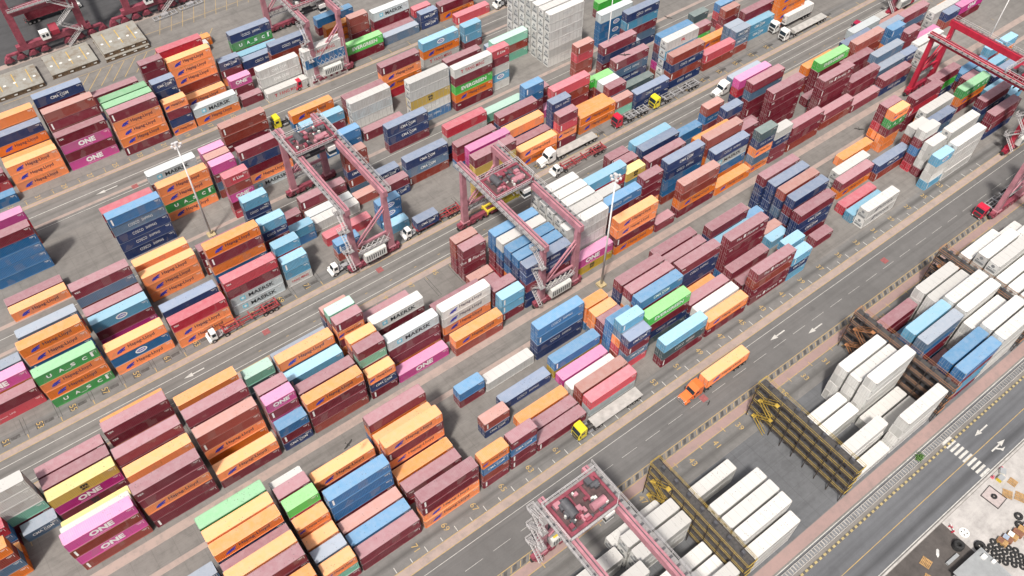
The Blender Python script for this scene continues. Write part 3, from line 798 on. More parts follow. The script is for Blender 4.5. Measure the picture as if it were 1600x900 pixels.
163.45,90.38,2.70,40,M,plain,-
163.51,90.39,5.40,40,M,plain,maroon long container on top of maroon one, 79% across 21% down the photo
177.32,90.84,0.00,40,R,plain,-
177.35,90.89,2.70,40,M,mark,maroon long container on top of rust-red one, upper right
189.72,90.61,0.00,40,M,mark,maroon long container alone on the ground, upper right
124.53,107.24,0.00,40,D,plain,-
124.49,107.22,2.70,40,M,mark,-
124.53,107.26,5.40,40,R,plain,-
124.55,107.23,8.10,40,L,plain,light blue long container on top of rust-red one
124.77,104.72,0.00,40,M,tex,-
124.80,104.75,2.70,40,B,plain,-
124.81,104.72,5.40,40,R,plain,-
124.77,104.72,8.10,40,N,plain,navy long container on top of rust-red one, upper middle
123.36,101.01,0.00,40,B,plain,-
123.37,100.99,2.70,40,N,cosco,-
123.36,101.00,5.40,40,O,plain,-
123.37,100.96,8.10,40,M,mark,maroon long container on top of orange one, 65% across 26% down the photo
136.87,107.37,0.00,40,S,plain,-
136.84,107.40,2.70,40,B,plain,-
146.09,106.95,0.00,20,N,plain,-
146.15,106.95,2.60,20,M,plain,maroon short container between blue above and navy below, upper right
146.15,106.98,5.20,20,B,cosco,blue short container with white block lettering
146.12,106.94,7.80,20,R,plain,rust-red short container on top of blue one
146.66,101.45,0.00,20,O,hl,-
146.64,101.50,2.60,20,N,plain,-
146.60,101.49,5.20,20,S,plain,-
146.63,101.50,7.80,20,M,plain,maroon short container between navy above and slate blue below, upper right
146.68,101.51,10.40,20,N,plain,navy short container on top of maroon one
157.37,107.12,0.00,20,D,mark,-
156.07,102.05,0.00,20,M,plain,maroon short container alone on the ground, upper right
19.18,60.79,0.00,40,M,plain,maroon long container on the ground under maroon one, bottom middle
19.20,60.79,2.70,40,M,plain,maroon long container on top of maroon one, 38% across 93% down the photo
19.13,63.67,0.00,40,O,plain,-
19.14,63.64,2.70,40,B,mark,blue long container on top of orange one
19.12,66.51,0.00,40,E,plain,-
19.15,66.45,2.70,40,R,plain,rust-red long container on top of mint green one
19.18,69.34,0.00,40,S,plain,-
19.17,69.34,2.70,40,M,plain,-
19.21,69.33,5.40,40,B,plain,blue long container between blue above and maroon below
19.18,69.30,8.10,40,B,plain,blue long container between blue above and blue below, bottom middle
19.21,69.32,10.80,40,B,mark,blue long container on top of blue one, bottom middle
19.12,75.00,0.00,40,M,mark,-
19.15,75.01,2.70,40,R,mark,-
19.15,75.01,5.40,40,M,plain,-
19.12,75.03,8.10,40,O,hl,orange long container on top of maroon one, 33% across 81% down the photo
32.22,60.79,0.00,40,O,hl,orange long container, on the ground under orange one, 44% across 88% down
32.25,60.83,2.70,40,O,hl,orange long container, between maroon above and orange below, 44% across 87% down
32.21,60.78,5.40,40,M,mark,maroon long container between maroon above and orange below, bottom middle
32.24,60.78,8.10,40,M,mark,maroon long container on top of maroon one, 44% across 84% down the photo
32.28,66.46,0.00,40,D,tex,-
32.22,66.45,2.70,40,M,tex,maroon long container on top of crimson one, bottom middle
32.26,69.30,0.00,40,O,plain,-
32.27,69.36,2.70,40,O,hl,orange long container with dark name and blue emblem on top of orange one, bottom middle
32.20,72.19,0.00,40,N,cosco,-
32.28,72.19,2.70,40,M,plain,-
32.29,72.20,5.40,40,O,hl,orange long container, between maroon above and maroon below, 41% across 78% down
32.20,72.16,8.10,40,M,mark,maroon long container between orange above and orange below, bottom middle
32.25,72.16,10.80,40,O,hl,orange long container on top of maroon one, 40% across 75% down the photo
32.23,74.99,0.00,40,D,plain,-
32.25,74.99,2.70,40,M,plain,-
32.29,75.02,5.40,40,O,plain,-
32.24,74.98,8.10,40,O,plain,orange long container on top of orange one, bottom middle
32.28,77.84,0.00,40,B,mark,-
32.24,77.85,2.70,40,S,plain,-
32.23,77.89,5.40,40,B,plain,-
32.25,77.83,8.10,40,O,plain,-
32.26,77.83,10.80,40,M,plain,maroon long container on top of orange one, bottom middle
42.23,60.79,0.00,20,M,mark,maroon short container on the ground under rust-red one, bottom middle
42.28,60.80,2.60,20,R,plain,rust-red short container between blue above and maroon below
42.25,60.79,5.20,20,B,cma,blue short container with white name and swoosh between orange above and rust-red below
42.22,60.80,7.80,20,O,hl,orange short container with dark name and blue emblem on top of blue one
58.37,60.83,0.00,40,M,mark,maroon long container alone on the ground, 55% across 74% down the photo
58.43,63.61,0.00,40,M,tex,maroon long container alone on the ground, 54% across 71% down the photo
58.42,66.50,0.00,40,O,hl,orange long container with dark name and blue emblem alone on the ground, bottom middle
48.84,60.82,0.00,20,M,mark,maroon short container on the ground under maroon one, bottom middle
48.82,60.79,2.60,20,M,mark,maroon short container between blue above and maroon below, bottom middle
48.75,60.82,5.20,20,B,cma,blue short container with white name and swoosh between maroon above and maroon below
48.80,60.78,7.80,20,M,tex,maroon short container on top of blue one
48.76,69.30,0.00,20,N,cma,navy short container with white name and swoosh on the ground under rust-red one
48.76,69.36,2.60,20,R,mark,rust-red short container on top of navy one, bottom middle
58.39,72.18,0.00,40,N,cosco,navy long container with white block lettering alone on the ground
48.77,77.88,0.00,20,M,plain,maroon short container on the ground under blue one
48.79,77.84,2.60,20,B,plain,blue short container on top of maroon one, bottom middle
58.43,77.84,0.00,40r,W,plain,white reefer container alone on the ground, centre
71.42,77.87,0.00,40,N,plain,navy long container on the ground under navy one
71.43,77.83,2.70,40,N,cosco,navy long container with white block lettering between blue above and navy below
71.45,77.87,5.40,40,B,mark,blue long container between blue above and navy below
71.43,77.88,8.10,40,B,cosco,blue long container with white block lettering on top of blue one
71.45,72.18,0.00,40,Y,msc,-
71.45,72.15,2.70,40,B,mark,blue long container on top of mustard one
71.47,69.35,0.00,40,K,plain,magenta long container alone on the ground
71.50,66.48,0.00,40,W,plain,white long container alone on the ground
71.46,63.64,0.00,40,R,mark,-
71.48,63.63,2.70,40,R,plain,rust-red long container on top of rust-red one, centre
71.46,60.80,0.00,40,A,plain,-
71.43,60.77,2.70,40,D,plain,crimson long container on top of pale grey one
81.47,69.95,0.00,20,B,plain,blue short container on the ground under blue one, 59% across 60% down the photo
81.45,69.92,2.60,20,B,mark,blue short container between blue above and blue below, 59% across 59% down the photo
81.48,69.96,5.20,20,B,plain,blue short container between blue above and blue below, 59% across 58% down the photo
81.50,69.90,7.80,20,B,mark,blue short container on top of blue one, centre
81.44,67.44,0.00,20,R,plain,rust-red short container on the ground under crimson one
81.50,67.43,2.60,20,D,plain,crimson short container between orange above and rust-red below
81.45,67.43,5.20,20,O,plain,orange short container between slate blue above and crimson below
81.52,67.39,7.80,20,S,plain,slate blue short container between light blue above and orange below
81.43,67.43,10.40,20,L,mark,light blue short container on top of slate blue one
81.45,64.92,0.00,20,D,mark,crimson short container on the ground under slate blue one
81.51,64.88,2.60,20,S,cma,slate blue short container with white name and swoosh between maroon above and crimson below
81.50,64.88,5.20,20,M,mark,maroon short container between navy above and slate blue below, centre
81.44,64.86,7.80,20,N,cma,navy short container with white name and swoosh on top of maroon one, centre
81.44,77.84,0.00,20,B,plain,blue short container on the ground under orange one
81.51,77.87,2.60,20,O,plain,orange short container between orange above and blue below
81.44,77.87,5.20,20,O,plain,orange short container on top of orange one, 58% across 52% down the photo
81.43,75.01,0.00,20,S,plain,slate blue short container on the ground under orange one
81.46,75.01,2.60,20,O,plain,orange short container between orange above and slate blue below
81.48,75.00,5.20,20,O,plain,orange short container on top of orange one, 59% across 54% down the photo
81.52,72.47,0.00,20,O,plain,-
81.46,72.45,2.60,20,M,tex,maroon short container between maroon above and orange below, 58% across 57% down the photo
81.52,72.46,5.20,20,M,mark,maroon short container on top of maroon one, 59% across 55% down the photo
91.06,60.82,0.00,40,M,mark,-
91.04,60.81,2.70,40,T,cosco,-
91.03,60.80,5.40,40,L,plain,light blue long container on top of dark teal one
91.12,66.49,0.00,40,T,plain,-
91.07,66.49,2.70,40,N,cosco,-
91.12,66.45,5.40,40,M,plain,-
91.08,66.47,8.10,40,G,ever,bright green long container with bold white name on top of maroon one, centre
91.10,69.32,0.00,40,M,mark,-
91.06,69.35,2.70,40,B,mark,-
91.12,69.34,5.40,40,M,plain,-
91.08,69.36,8.10,40,M,mark,-
91.06,69.35,10.80,40,B,cma,blue long container with white name and swoosh
91.05,72.20,0.00,40,M,mark,-
91.06,72.20,2.70,40,M,plain,-
91.07,72.20,5.40,40,O,plain,-
91.12,72.15,8.10,40,W,plain,-
91.12,72.17,10.80,40,M,mark,maroon long container on top of white one
91.04,75.01,0.00,40,B,mark,-
91.08,75.04,2.70,40,O,plain,-
91.09,75.03,5.40,40,N,cosco,-
91.11,75.03,8.10,40,N,cosco,-
91.03,75.03,10.80,40,M,plain,maroon long container on top of navy one, centre
104.20,75.02,0.00,40,D,plain,-
104.18,75.01,2.70,40,R,plain,-
104.14,74.98,5.40,40,S,plain,-
104.20,74.98,8.10,40,M,plain,maroon long container on top of slate blue one, right side
104.16,77.85,0.00,40,N,cosco,-
104.14,77.87,2.70,40,B,plain,-
104.15,77.87,5.40,40,O,plain,-
104.20,77.89,8.10,40,M,plain,maroon long container on top of orange one, 66% across 42% down the photo
105.89,72.15,0.00,40,M,plain,-
105.94,72.19,2.70,40,N,plain,-
105.93,72.14,5.40,40,N,cosco,-
105.90,72.18,8.10,40,M,tex,maroon long container on top of navy one, 68% across 44% down the photo
104.12,69.31,0.00,40,O,hl,-
104.12,66.46,0.00,40,N,cosco,-
104.15,66.51,2.70,40,M,plain,maroon long container on top of navy one, 69% across 50% down the photo
104.17,63.65,0.00,40,S,plain,-
104.19,63.66,2.70,40,W,plain,white long container on top of slate blue one
104.12,60.82,0.00,40,M,tex,-
104.11,60.77,2.70,40,O,hl,orange long container with dark name and blue emblem on top of maroon one, right side
118.13,61.18,0.00,40,M,flo,-
118.11,61.17,2.70,40,M,tex,-
118.05,61.22,5.40,40,R,plain,-
118.07,61.23,8.10,40,M,flo,maroon long container with long white name on top of rust-red one
118.14,67.44,0.00,40,R,mark,-
118.08,67.45,2.70,40,M,plain,maroon long container on top of rust-red one, right side
118.19,70.12,0.00,40,B,mark,-
118.19,70.13,2.70,40,M,plain,-
118.16,70.10,5.40,40,M,plain,-
118.13,70.08,8.10,40,M,tex,-
118.12,70.12,10.80,40,M,flo,maroon long container with long white name on top of maroon one, right side
121.43,74.98,0.00,40,R,mark,-
121.39,74.97,2.70,40,L,plain,-
121.46,77.66,0.00,40,B,plain,-
121.48,77.66,2.70,40,N,cosco,-
121.46,77.66,5.40,40,M,plain,maroon long container on top of navy one, 71% across 38% down the photo
131.85,77.90,0.00,20,B,plain,blue short container alone on the ground
127.20,60.97,0.00,20,L,plain,light blue short container on the ground under navy one
127.21,60.97,2.60,20,N,cma,navy short container with white name and swoosh between light blue above and light blue below
127.25,60.91,5.20,20,L,mark,light blue short container on top of navy one, right side
128.65,64.21,0.00,20,S,plain,-
128.67,64.19,2.60,20,M,tex,-
128.73,64.22,5.20,20,L,plain,light blue short container on top of maroon one, right side
131.54,69.86,0.00,20,L,plain,light blue short container alone on the ground, right side
132.07,72.40,0.00,20,R,plain,rust-red short container alone on the ground, right side
138.85,67.36,0.00,40,M,plain,-
138.88,67.34,2.70,40,N,cma,-
138.83,67.34,5.40,40,N,cma,-
138.79,67.34,8.10,40,M,plain,maroon long container on top of navy one, 79% across 36% down the photo
141.22,71.38,0.00,40,M,plain,-
141.21,71.39,2.70,40,N,plain,-
141.25,71.40,5.40,40,M,tex,-
141.24,71.37,8.10,40,N,plain,navy long container on top of maroon one
141.43,74.46,0.00,40,N,plain,-
141.41,74.45,2.70,40,S,plain,-
141.42,74.43,5.40,40,N,plain,-
141.41,74.42,8.10,40,R,plain,rust-red long container on top of navy one, 78% across 32% down the photo
141.22,77.37,0.00,40,N,plain,-
141.27,77.36,2.70,40,N,plain,-
141.31,77.34,5.40,40,N,plain,-
141.29,77.34,8.10,40,N,plain,navy long container on top of navy one
141.25,80.33,0.00,40,N,plain,-
141.26,80.35,2.70,40,N,cosco,-
141.28,80.34,5.40,40,N,plain,-
141.27,80.38,8.10,40,M,plain,maroon long container on top of navy one, 76% across 29% down the photo
140.31,63.84,0.00,20,M,plain,maroon short container alone on the ground, right side
157.36,61.20,0.00,40r,W,ali,white reefer container with dark name and slanted mark on the ground under white one
157.37,61.23,2.85,40r,W,ali,white reefer container with dark name and slanted mark on top of white one
156.70,63.84,0.00,40,L,mark,-
157.24,66.78,0.00,40,D,mark,crimson long container alone on the ground, right side
160.45,71.08,0.00,40,O,hl,-
160.45,71.10,2.70,40,M,plain,maroon long container on top of orange one, upper right
172.86,69.76,0.00,40,R,mark,-
172.86,69.78,2.70,40,N,cma,navy long container with white name and swoosh on top of rust-red one
162.02,73.59,0.00,40r,L,mark,light blue reefer container on the ground under white one
161.99,73.62,2.85,40r,W,ali,white reefer container with dark name and slanted mark on top of light blue one
170.37,78.02,0.00,40,O,plain,orange long container alone on the ground
177.55,60.08,0.00,20,L,mark,light blue short container on the ground under white one
177.57,60.11,2.60,20,W,plain,white short container between white above and light blue below
177.59,60.10,5.20,20,W,plain,white short container between light blue above and white below
177.63,60.10,7.80,20,L,oval,light blue short container with white oval badge on top of white one
186.85,59.85,0.00,40r,W,plain,white reefer container on the ground under white one, 93% across 29% down the photo
186.88,59.91,2.85,40r,W,plain,white reefer container between white above and white below, 94% across 28% down the photo
186.84,59.88,5.70,40r,W,plain,white reefer container between white above and white below, 94% across 26% down the photo
186.87,59.91,8.55,40r,W,plain,white reefer container on top of white one, 94% across 24% down the photo
180.22,64.02,0.00,20,M,plain,maroon short container on the ground under white one
180.27,64.04,2.60,20,W,plain,white short container between white above and maroon below
180.31,64.01,5.20,20,W,plain,white short container between white above and white below
180.24,64.00,7.80,20,W,plain,white short container on top of white one
190.08,63.84,0.00,40r,W,plain,-
190.14,63.85,2.85,40r,W,plain,-
190.14,63.85,5.70,40r,W,plain,white reefer container on top of white one, 93% across 24% down the photo
190.07,63.80,8.55,40r,W,plain,white reefer container on top of white one, 94% across 22% down the photo
179.90,66.77,0.00,20,D,tex,crimson short container on the ground under maroon one, 88% across 29% down the photo
179.89,66.80,2.60,20,M,plain,maroon short container between blue above and crimson below
179.86,66.79,5.20,20,B,plain,blue short container between maroon above and maroon below
179.83,66.82,7.80,20,M,tex,maroon short container between white above and blue below
179.85,66.81,10.40,20,W,plain,white short container on top of maroon one
195.07,66.31,0.00,40,N,cosco,-
195.08,66.33,2.70,40,L,mark,-
182.11,70.31,0.00,20,N,plain,-
182.13,70.28,2.60,20,M,plain,-
182.13,70.34,5.20,20,R,plain,rust-red short container between white above and maroon below
182.07,70.34,7.80,20,W,plain,white short container on top of rust-red one
179.90,75.81,0.00,20,O,plain,orange short container on the ground under orange one
179.90,75.81,2.60,20,O,plain,orange short container between maroon above and orange below
179.97,75.82,5.20,20,M,plain,maroon short container between dark green above and orange below
179.94,75.78,7.80,20,U,uasc,dark green short container with spaced white capitals
179.92,75.77,10.40,20,O,hl,orange short container with dark name and blue emblem on top of dark green one
180.04,78.44,0.00,20,M,mark,-
180.00,78.45,2.60,20,O,hl,orange short container, between crimson above and maroon below, 85% across 23% down
179.99,78.43,5.20,20,D,mark,crimson short container between maroon above and orange below, upper right
180.02,78.45,7.80,20,M,plain,maroon short container between maroon above and crimson below
180.04,78.40,10.40,20,M,mark,maroon short container on top of maroon one, 87% across 18% down the photo
195.20,73.47,0.00,40r,W,plain,-
195.19,73.51,2.85,40r,O,hl,-
195.15,73.48,5.70,40r,W,plain,white reefer container on top of orange one
194.58,77.36,0.00,40,M,plain,-
194.61,77.31,2.70,40,M,plain,-
194.65,77.36,5.40,40,D,mark,-
194.63,77.34,8.10,40,M,tex,maroon long container on top of crimson one, upper right
91.10,90.29,0.00,40,Y,msc,-
91.05,90.30,2.70,40,K,one,magenta long container with big white capitals on top of mustard one
91.04,93.11,0.00,40r,W,txt,-
91.12,93.14,2.85,40r,W,txt,white reefer container between white above and white below, 57% across 42% down the photo
91.05,93.16,5.70,40r,W,txt,white reefer container between white above and white below, 57% across 41% down the photo
91.06,93.14,8.55,40r,W,txt,white reefer container between white above and white below, 57% across 40% down the photo
91.09,93.13,11.40,40r,W,txt,white reefer container with small grey print on top of white one, centre
119.34,64.89,0.00,40,M,mark,-
-13.51,126.86,0.00,40,U,uasc,dark green long container with spaced white capitals on the ground under orange one
-13.50,126.89,2.70,40,O,hl,orange long container, between orange above and dark green below, 8% across 66% down
-13.55,126.87,5.40,40,O,hl,orange long container with dark name and blue emblem between dark green above and orange below
-13.56,126.88,8.10,40,U,uasc,dark green long container with spaced white capitals on top of orange one, left side
-13.55,132.53,0.00,40,B,plain,-
-13.56,132.53,2.70,40,N,plain,-
-13.54,132.58,5.40,40,B,mark,-
-13.47,132.54,8.10,40,O,hl,orange long container with dark name and blue emblem between orange above and blue below
-13.56,132.52,10.80,40,O,hl,orange long container on top of orange one, 5% across 58% down the photo
-13.55,141.07,0.00,40,O,plain,-
-13.48,141.10,2.70,40,R,mark,-
-13.55,141.06,5.40,40,S,plain,slate blue long container on top of rust-red one
-13.52,153.72,0.00,40,O,hl,orange long container with dark name and blue emblem alone on the ground, left side
-13.54,156.54,0.00,40,M,plain,maroon long container alone on the ground, left side
-26.58,129.71,0.00,40,D,klt,crimson long container with white dashes and letters
-26.63,129.68,2.70,40,M,plain,maroon long container on top of crimson one, lower left
-26.57,132.58,0.00,40,R,plain,-
-26.57,132.54,2.70,40,O,plain,-
-26.57,132.53,5.40,40,K,one,magenta long container with big white capitals on top of orange one
-26.55,135.37,0.00,40,M,mark,-
-26.63,135.40,2.70,40,S,plain,-
-26.60,135.42,5.40,40,S,plain,-
-0.43,126.83,0.00,40,O,hl,orange long container with dark name and blue emblem on the ground under blue one
-0.47,126.87,2.70,40,B,oval,blue long container with white oval badge
-0.46,126.83,5.40,40,O,hl,orange long container with dark name and blue emblem on top of blue one, left side
-0.43,135.38,0.00,40,K,plain,-
-0.47,135.37,2.70,40,M,plain,maroon long container between light blue above and magenta below
-0.49,135.39,5.40,40,L,oval,light blue long container with white oval badge on top of maroon one
-0.42,138.21,0.00,40,S,plain,-
-0.48,138.27,2.70,40,M,plain,-
-0.49,138.22,5.40,40,M,plain,maroon long container on top of maroon one, left side
-0.48,143.94,0.00,40,N,plain,-
-0.47,143.93,2.70,40,O,hl,-
-0.41,141.11,0.00,40,N,plain,-
-0.42,141.09,2.70,40,M,plain,-
-0.41,141.07,5.40,40,R,plain,-
-0.47,141.05,8.10,40,S,plain,slate blue long container between maroon above and rust-red below
-0.48,141.05,10.80,40,M,tex,maroon long container on top of slate blue one, left side
12.64,141.09,0.00,40,O,hl,orange long container, on the ground under orange one, 17% across 50% down
12.67,141.11,2.70,40,O,hl,orange long container, between orange above and orange below, 17% across 48% down
12.63,141.10,5.40,40,O,hl,orange long container on top of orange one, 16% across 46% down the photo
12.63,145.24,0.00,40,O,plain,-
12.68,145.19,2.70,40,M,plain,-
12.65,145.22,5.40,40,O,plain,orange long container on top of maroon one
12.64,129.69,0.00,40,S,plain,-
12.61,129.74,2.70,40,R,plain,-
12.59,129.73,5.40,40,N,plain,navy long container on top of rust-red one, left side
12.65,125.59,0.00,40,O,hl,orange long container, on the ground under orange one, 20% across 57% down
12.64,125.61,2.70,40,O,hl,orange long container with dark name and blue emblem between crimson above and orange below
12.66,125.60,5.40,40,D,tex,crimson long container on top of orange one
25.69,126.83,0.00,40,A,maersk,pale grey long container, on the ground under pale grey one, 25% across 52% down
25.74,126.87,2.70,40,A,maersk,pale grey long container, between maroon above and pale grey below, 25% across 50% down
25.67,126.88,5.40,40,M,plain,maroon long container between crimson above and pale grey below
25.69,126.85,8.10,40,D,tex,crimson long container on top of maroon one
25.66,132.57,0.00,40,O,plain,-
25.75,132.55,2.70,40,D,plain,-
25.69,132.58,5.40,40,B,plain,-
25.69,132.58,8.10,40,O,plain,orange long container between maroon above and blue below
25.71,132.55,10.80,40,M,mark,maroon long container between orange above and orange below, left side
25.74,132.55,13.50,40,O,hl,orange long container with dark name and blue emblem on top of maroon one, left side
25.70,141.06,0.00,40,R,mark,-
25.70,141.10,2.70,40,M,mark,-
25.70,141.09,5.40,40,M,tex,-
35.70,126.84,0.00,20,W,ym,white short container with faint name
35.67,126.87,2.60,20,L,plain,light blue short container between light blue above and white below
35.68,126.87,5.20,20,L,mark,light blue short container on top of light blue one, left side
35.75,129.70,0.00,20,M,plain,maroon short container on the ground under rust-red one, left side
35.77,129.74,2.60,20,R,plain,-
35.69,129.74,5.20,20,D,plain,crimson short container between light blue above and rust-red below
35.74,129.70,7.80,20,L,plain,light blue short container on top of crimson one
42.27,136.80,0.00,20,B,plain,blue short container on the ground under light blue one
42.21,136.77,2.60,20,L,plain,light blue short container on top of blue one
35.72,135.37,0.00,20,M,mark,-
35.77,135.40,2.60,20,N,plain,navy short container between maroon above and maroon below
35.73,135.37,5.20,20,M,plain,maroon short container between navy above and navy below
35.76,135.40,7.80,20,N,cosco,navy short container with white block lettering between light blue above and maroon below
35.75,135.40,10.40,20,L,mark,light blue short container on top of navy one, 26% across 38% down the photo
42.21,143.91,0.00,20,M,mark,maroon short container alone on the ground, left side
35.70,143.94,0.00,20,D,mark,-
35.75,143.91,2.60,20,R,mark,-
35.70,143.93,5.20,20,N,plain,navy short container between navy above and rust-red below
35.76,143.96,7.80,20,N,cosco,navy short container with white block lettering between light blue above and navy below
35.74,143.94,10.40,20,L,plain,light blue short container on top of navy one, 25% across 34% down the photo
51.84,143.90,0.00,40,R,mark,-
51.83,143.96,2.70,40,M,mark,maroon long container on top of rust-red one, 31% across 33% down the photo
51.83,141.06,0.00,40,A,plain,pale grey long container alone on the ground
51.86,138.21,0.00,40r,W,plain,white reefer container alone on the ground, left side
51.84,132.55,0.00,40,D,plain,crimson long container alone on the ground, centre
48.75,126.86,0.00,20,R,plain,rust-red short container on the ground under blue one
48.82,126.85,2.60,20,B,mark,blue short container on top of rust-red one
61.10,139.87,0.00,20,R,plain,rust-red short container alone on the ground, 36% across 34% down the photo
68.39,141.06,0.00,20,M,plain,maroon short container on the ground under navy one, upper middle
68.43,141.11,2.60,20,N,cma,navy short container with white name and swoosh on top of maroon one, upper middle
68.45,136.77,0.00,20,N,cma,navy short container with white name and swoosh on the ground under maroon one, upper middle
68.37,136.81,2.60,20,M,mark,maroon short container on top of navy one, 39% across 31% down the photo
78.05,138.23,0.00,40,R,mark,-
77.99,138.25,2.70,40,S,cma,slate blue long container with white name and swoosh
78.01,138.23,5.40,40,N,cma,navy long container with white name and swoosh on top of slate blue one
80.73,151.45,0.00,40,M,plain,maroon long container on the ground under navy one
80.76,151.44,2.70,40,N,cma,navy long container with white name and swoosh between navy above and maroon below
80.76,151.47,5.40,40,N,cma,navy long container on top of navy one, 40% across 21% down the photo
61.88,143.96,0.00,20,S,plain,slate blue short container on the ground under rust-red one
61.87,143.95,2.60,20,R,mark,rust-red short container between navy above and slate blue below
61.83,143.96,5.20,20,N,cma,navy short container with white name and swoosh between rust-red above and rust-red below
61.86,143.92,7.80,20,R,mark,rust-red short container between rust-red above and navy below
61.82,143.90,10.40,20,R,plain,rust-red short container on top of rust-red one, 34% across 26% down the photo
61.89,126.87,0.00,20,L,plain,light blue short container alone on the ground, centre
61.88,129.73,0.00,20,B,mark,blue short container on the ground under blue one, 38% across 38% down the photo
61.82,129.72,2.60,20,B,oval,blue short container with white oval badge between blue above and blue below
61.91,129.73,5.20,20,B,oval,blue short container with white oval badge on top of blue one
91.05,139.64,0.00,40,M,plain,-
91.06,139.64,2.70,40,N,plain,-
91.09,139.58,5.40,40,W,plain,-
91.07,139.60,8.10,40,D,plain,crimson long container on top of white one
110.68,143.90,0.00,40,E,plain,-
91.09,135.42,0.00,40,B,plain,-
91.11,135.39,2.70,40,D,plain,-
91.12,135.40,5.40,40,M,plain,maroon long container on top of crimson one, upper middle
91.07,129.68,0.00,40,N,plain,-
91.11,129.69,2.70,40,M,plain,-
91.11,129.72,5.40,40,K,plain,-
91.11,129.71,8.10,40,K,plain,magenta long container on top of magenta one
88.66,124.03,0.00,40,Y,plain,mustard long container on the ground under mustard one
88.65,124.05,2.70,40,Y,msc,mustard long container with black square logo between maroon above and mustard below
88.63,124.05,5.40,40,M,plain,maroon long container between mustard above and mustard below
88.63,124.00,8.10,40,Y,plain,mustard long container between maroon above and maroon below
88.65,124.03,10.80,40,M,plain,maroon long container on top of mustard one
104.14,126.87,0.00,40,O,hl,-
104.12,126.83,2.70,40,O,hl,orange long container on top of orange one, 52% across 25% down the photo
104.11,129.72,0.00,40,N,cosco,-
104.15,129.68,2.70,40,M,mark,-
104.13,132.53,0.00,40,M,mark,-
104.16,132.58,2.70,40,N,plain,-
104.16,132.56,5.40,40,O,plain,orange long container on top of navy one
104.15,135.42,0.00,40,M,plain,-
104.16,135.36,2.70,40,N,plain,-
104.12,135.39,5.40,40,N,plain,-
104.14,135.41,8.10,40,M,tex,maroon long container on top of navy one, 50% across 19% down the photo
104.19,141.05,0.00,40,B,mark,-
104.18,141.08,2.70,40,R,mark,-
104.15,141.10,5.40,40,E,plain,mint green long container on top of rust-red one, 49% across 18% down the photo
113.46,129.53,0.00,20,M,tex,-
113.44,129.52,2.60,20,M,mark,-
113.47,129.50,5.20,20,N,plain,navy short container between navy above and maroon below
113.41,129.53,7.80,20,N,plain,navy short container between navy above and navy below, upper middle
113.39,129.50,10.40,20,N,cosco,navy short container with white block lettering on top of navy one
113.79,127.00,0.00,20,M,mark,maroon short container on the ground under orange one, upper middle
113.82,127.01,2.60,20,O,hl,orange short container, between crimson above and maroon below, 55% across 23% down
113.83,126.97,5.20,20,D,mark,crimson short container between maroon above and orange below, upper middle
113.81,127.01,7.80,20,M,plain,maroon short container on top of crimson one
118.24,138.88,0.00,20,K,one,magenta short container with big white capitals alone on the ground
116.04,141.42,0.00,20,M,tex,-
116.03,141.44,2.60,20,M,plain,maroon short container between maroon above and maroon below, 53% across 17% down the photo
116.07,141.40,5.20,20,M,mark,maroon short container on top of maroon one, 53% across 15% down the photo
111.61,138.54,0.00,20,M,mark,-
111.68,138.49,2.60,20,M,tex,maroon short container between maroon above and maroon below, 53% across 19% down the photo
111.64,138.50,5.20,20,M,mark,maroon short container between blue above and maroon below, upper middle
111.61,138.49,7.80,20,B,plain,blue short container between blue above and maroon below
111.65,138.50,10.40,20,B,mark,blue short container on top of blue one, upper middle
124.41,130.31,0.00,40,M,plain,-
124.43,130.30,2.70,40,O,plain,-
124.81,127.79,0.00,40,O,hl,-
124.88,127.82,2.70,40,O,hl,orange long container on top of orange one, 58% across 19% down the photo
124.33,136.02,0.00,40,D,tex,-
124.37,136.05,2.70,40,R,mark,-
124.34,136.02,5.40,40,G,ever,-
119.42,132.86,0.00,40,B,plain,-
119.35,132.82,2.70,40,O,plain,-
119.40,132.80,5.40,40,M,plain,-
119.42,132.82,8.10,40,R,mark,-
119.42,132.82,10.80,40,D,mark,crimson long container on top of rust-red one, upper middle
133.48,135.36,0.00,20,O,plain,-
133.48,135.33,2.60,20,R,plain,rust-red short container between bright green above and orange below
133.52,135.34,5.20,20,G,plain,bright green short container on top of rust-red one
133.51,132.82,0.00,20,M,plain,-
133.43,132.81,2.60,20,M,plain,maroon short container between pale grey above and maroon below
133.49,132.80,5.20,20,A,plain,pale grey short container
133.66,130.29,0.00,20,B,plain,-
133.73,130.29,2.60,20,N,cosco,navy short container with white block lettering between maroon above and blue below
133.69,130.31,5.20,20,M,plain,maroon short container on top of navy one, 60% across 15% down the photo
134.11,127.56,0.00,20,E,plain,mint green short container on the ground under rust-red one
134.06,127.55,2.60,20,R,mark,rust-red short container on top of mint green one
143.39,126.46,0.00,40,N,cosco,-
143.34,126.40,2.70,40,N,cosco,navy long container with white block lettering on top of navy one, upper middle
143.88,132.71,0.00,40,T,plain,-
136.22,146.97,0.00,20,R,plain,rust-red short container on the ground under rust-red one
136.26,146.97,2.60,20,R,plain,rust-red short container between crimson above and rust-red below
136.18,146.95,5.20,20,D,plain,crimson short container between rust-red above and rust-red below
136.23,146.93,7.80,20,R,mark,rust-red short container on top of crimson one, upper middle
142.82,135.11,0.00,40,O,plain,-
142.85,135.14,2.70,40,N,cosco,-
142.79,135.10,5.40,40,S,cosco,-
142.80,135.10,8.10,40,M,mark,maroon long container on top of slate blue one, upper middle
149.12,144.61,0.00,40,N,plain,-
149.11,144.60,2.70,40,S,plain,-
144.68,142.11,0.00,40,R,plain,-
144.67,142.07,2.70,40,M,tex,-
144.72,142.06,5.40,40,N,plain,-
144.66,142.07,8.10,40,M,mark,maroon long container on top of navy one, 60% across 7% down the photo
154.18,154.17,0.00,40,B,oval,-
154.18,154.19,2.70,40,B,oval,-
154.22,154.16,5.40,40,B,oval,-
154.16,154.17,8.10,40,A,plain,pale grey long container on top of blue one
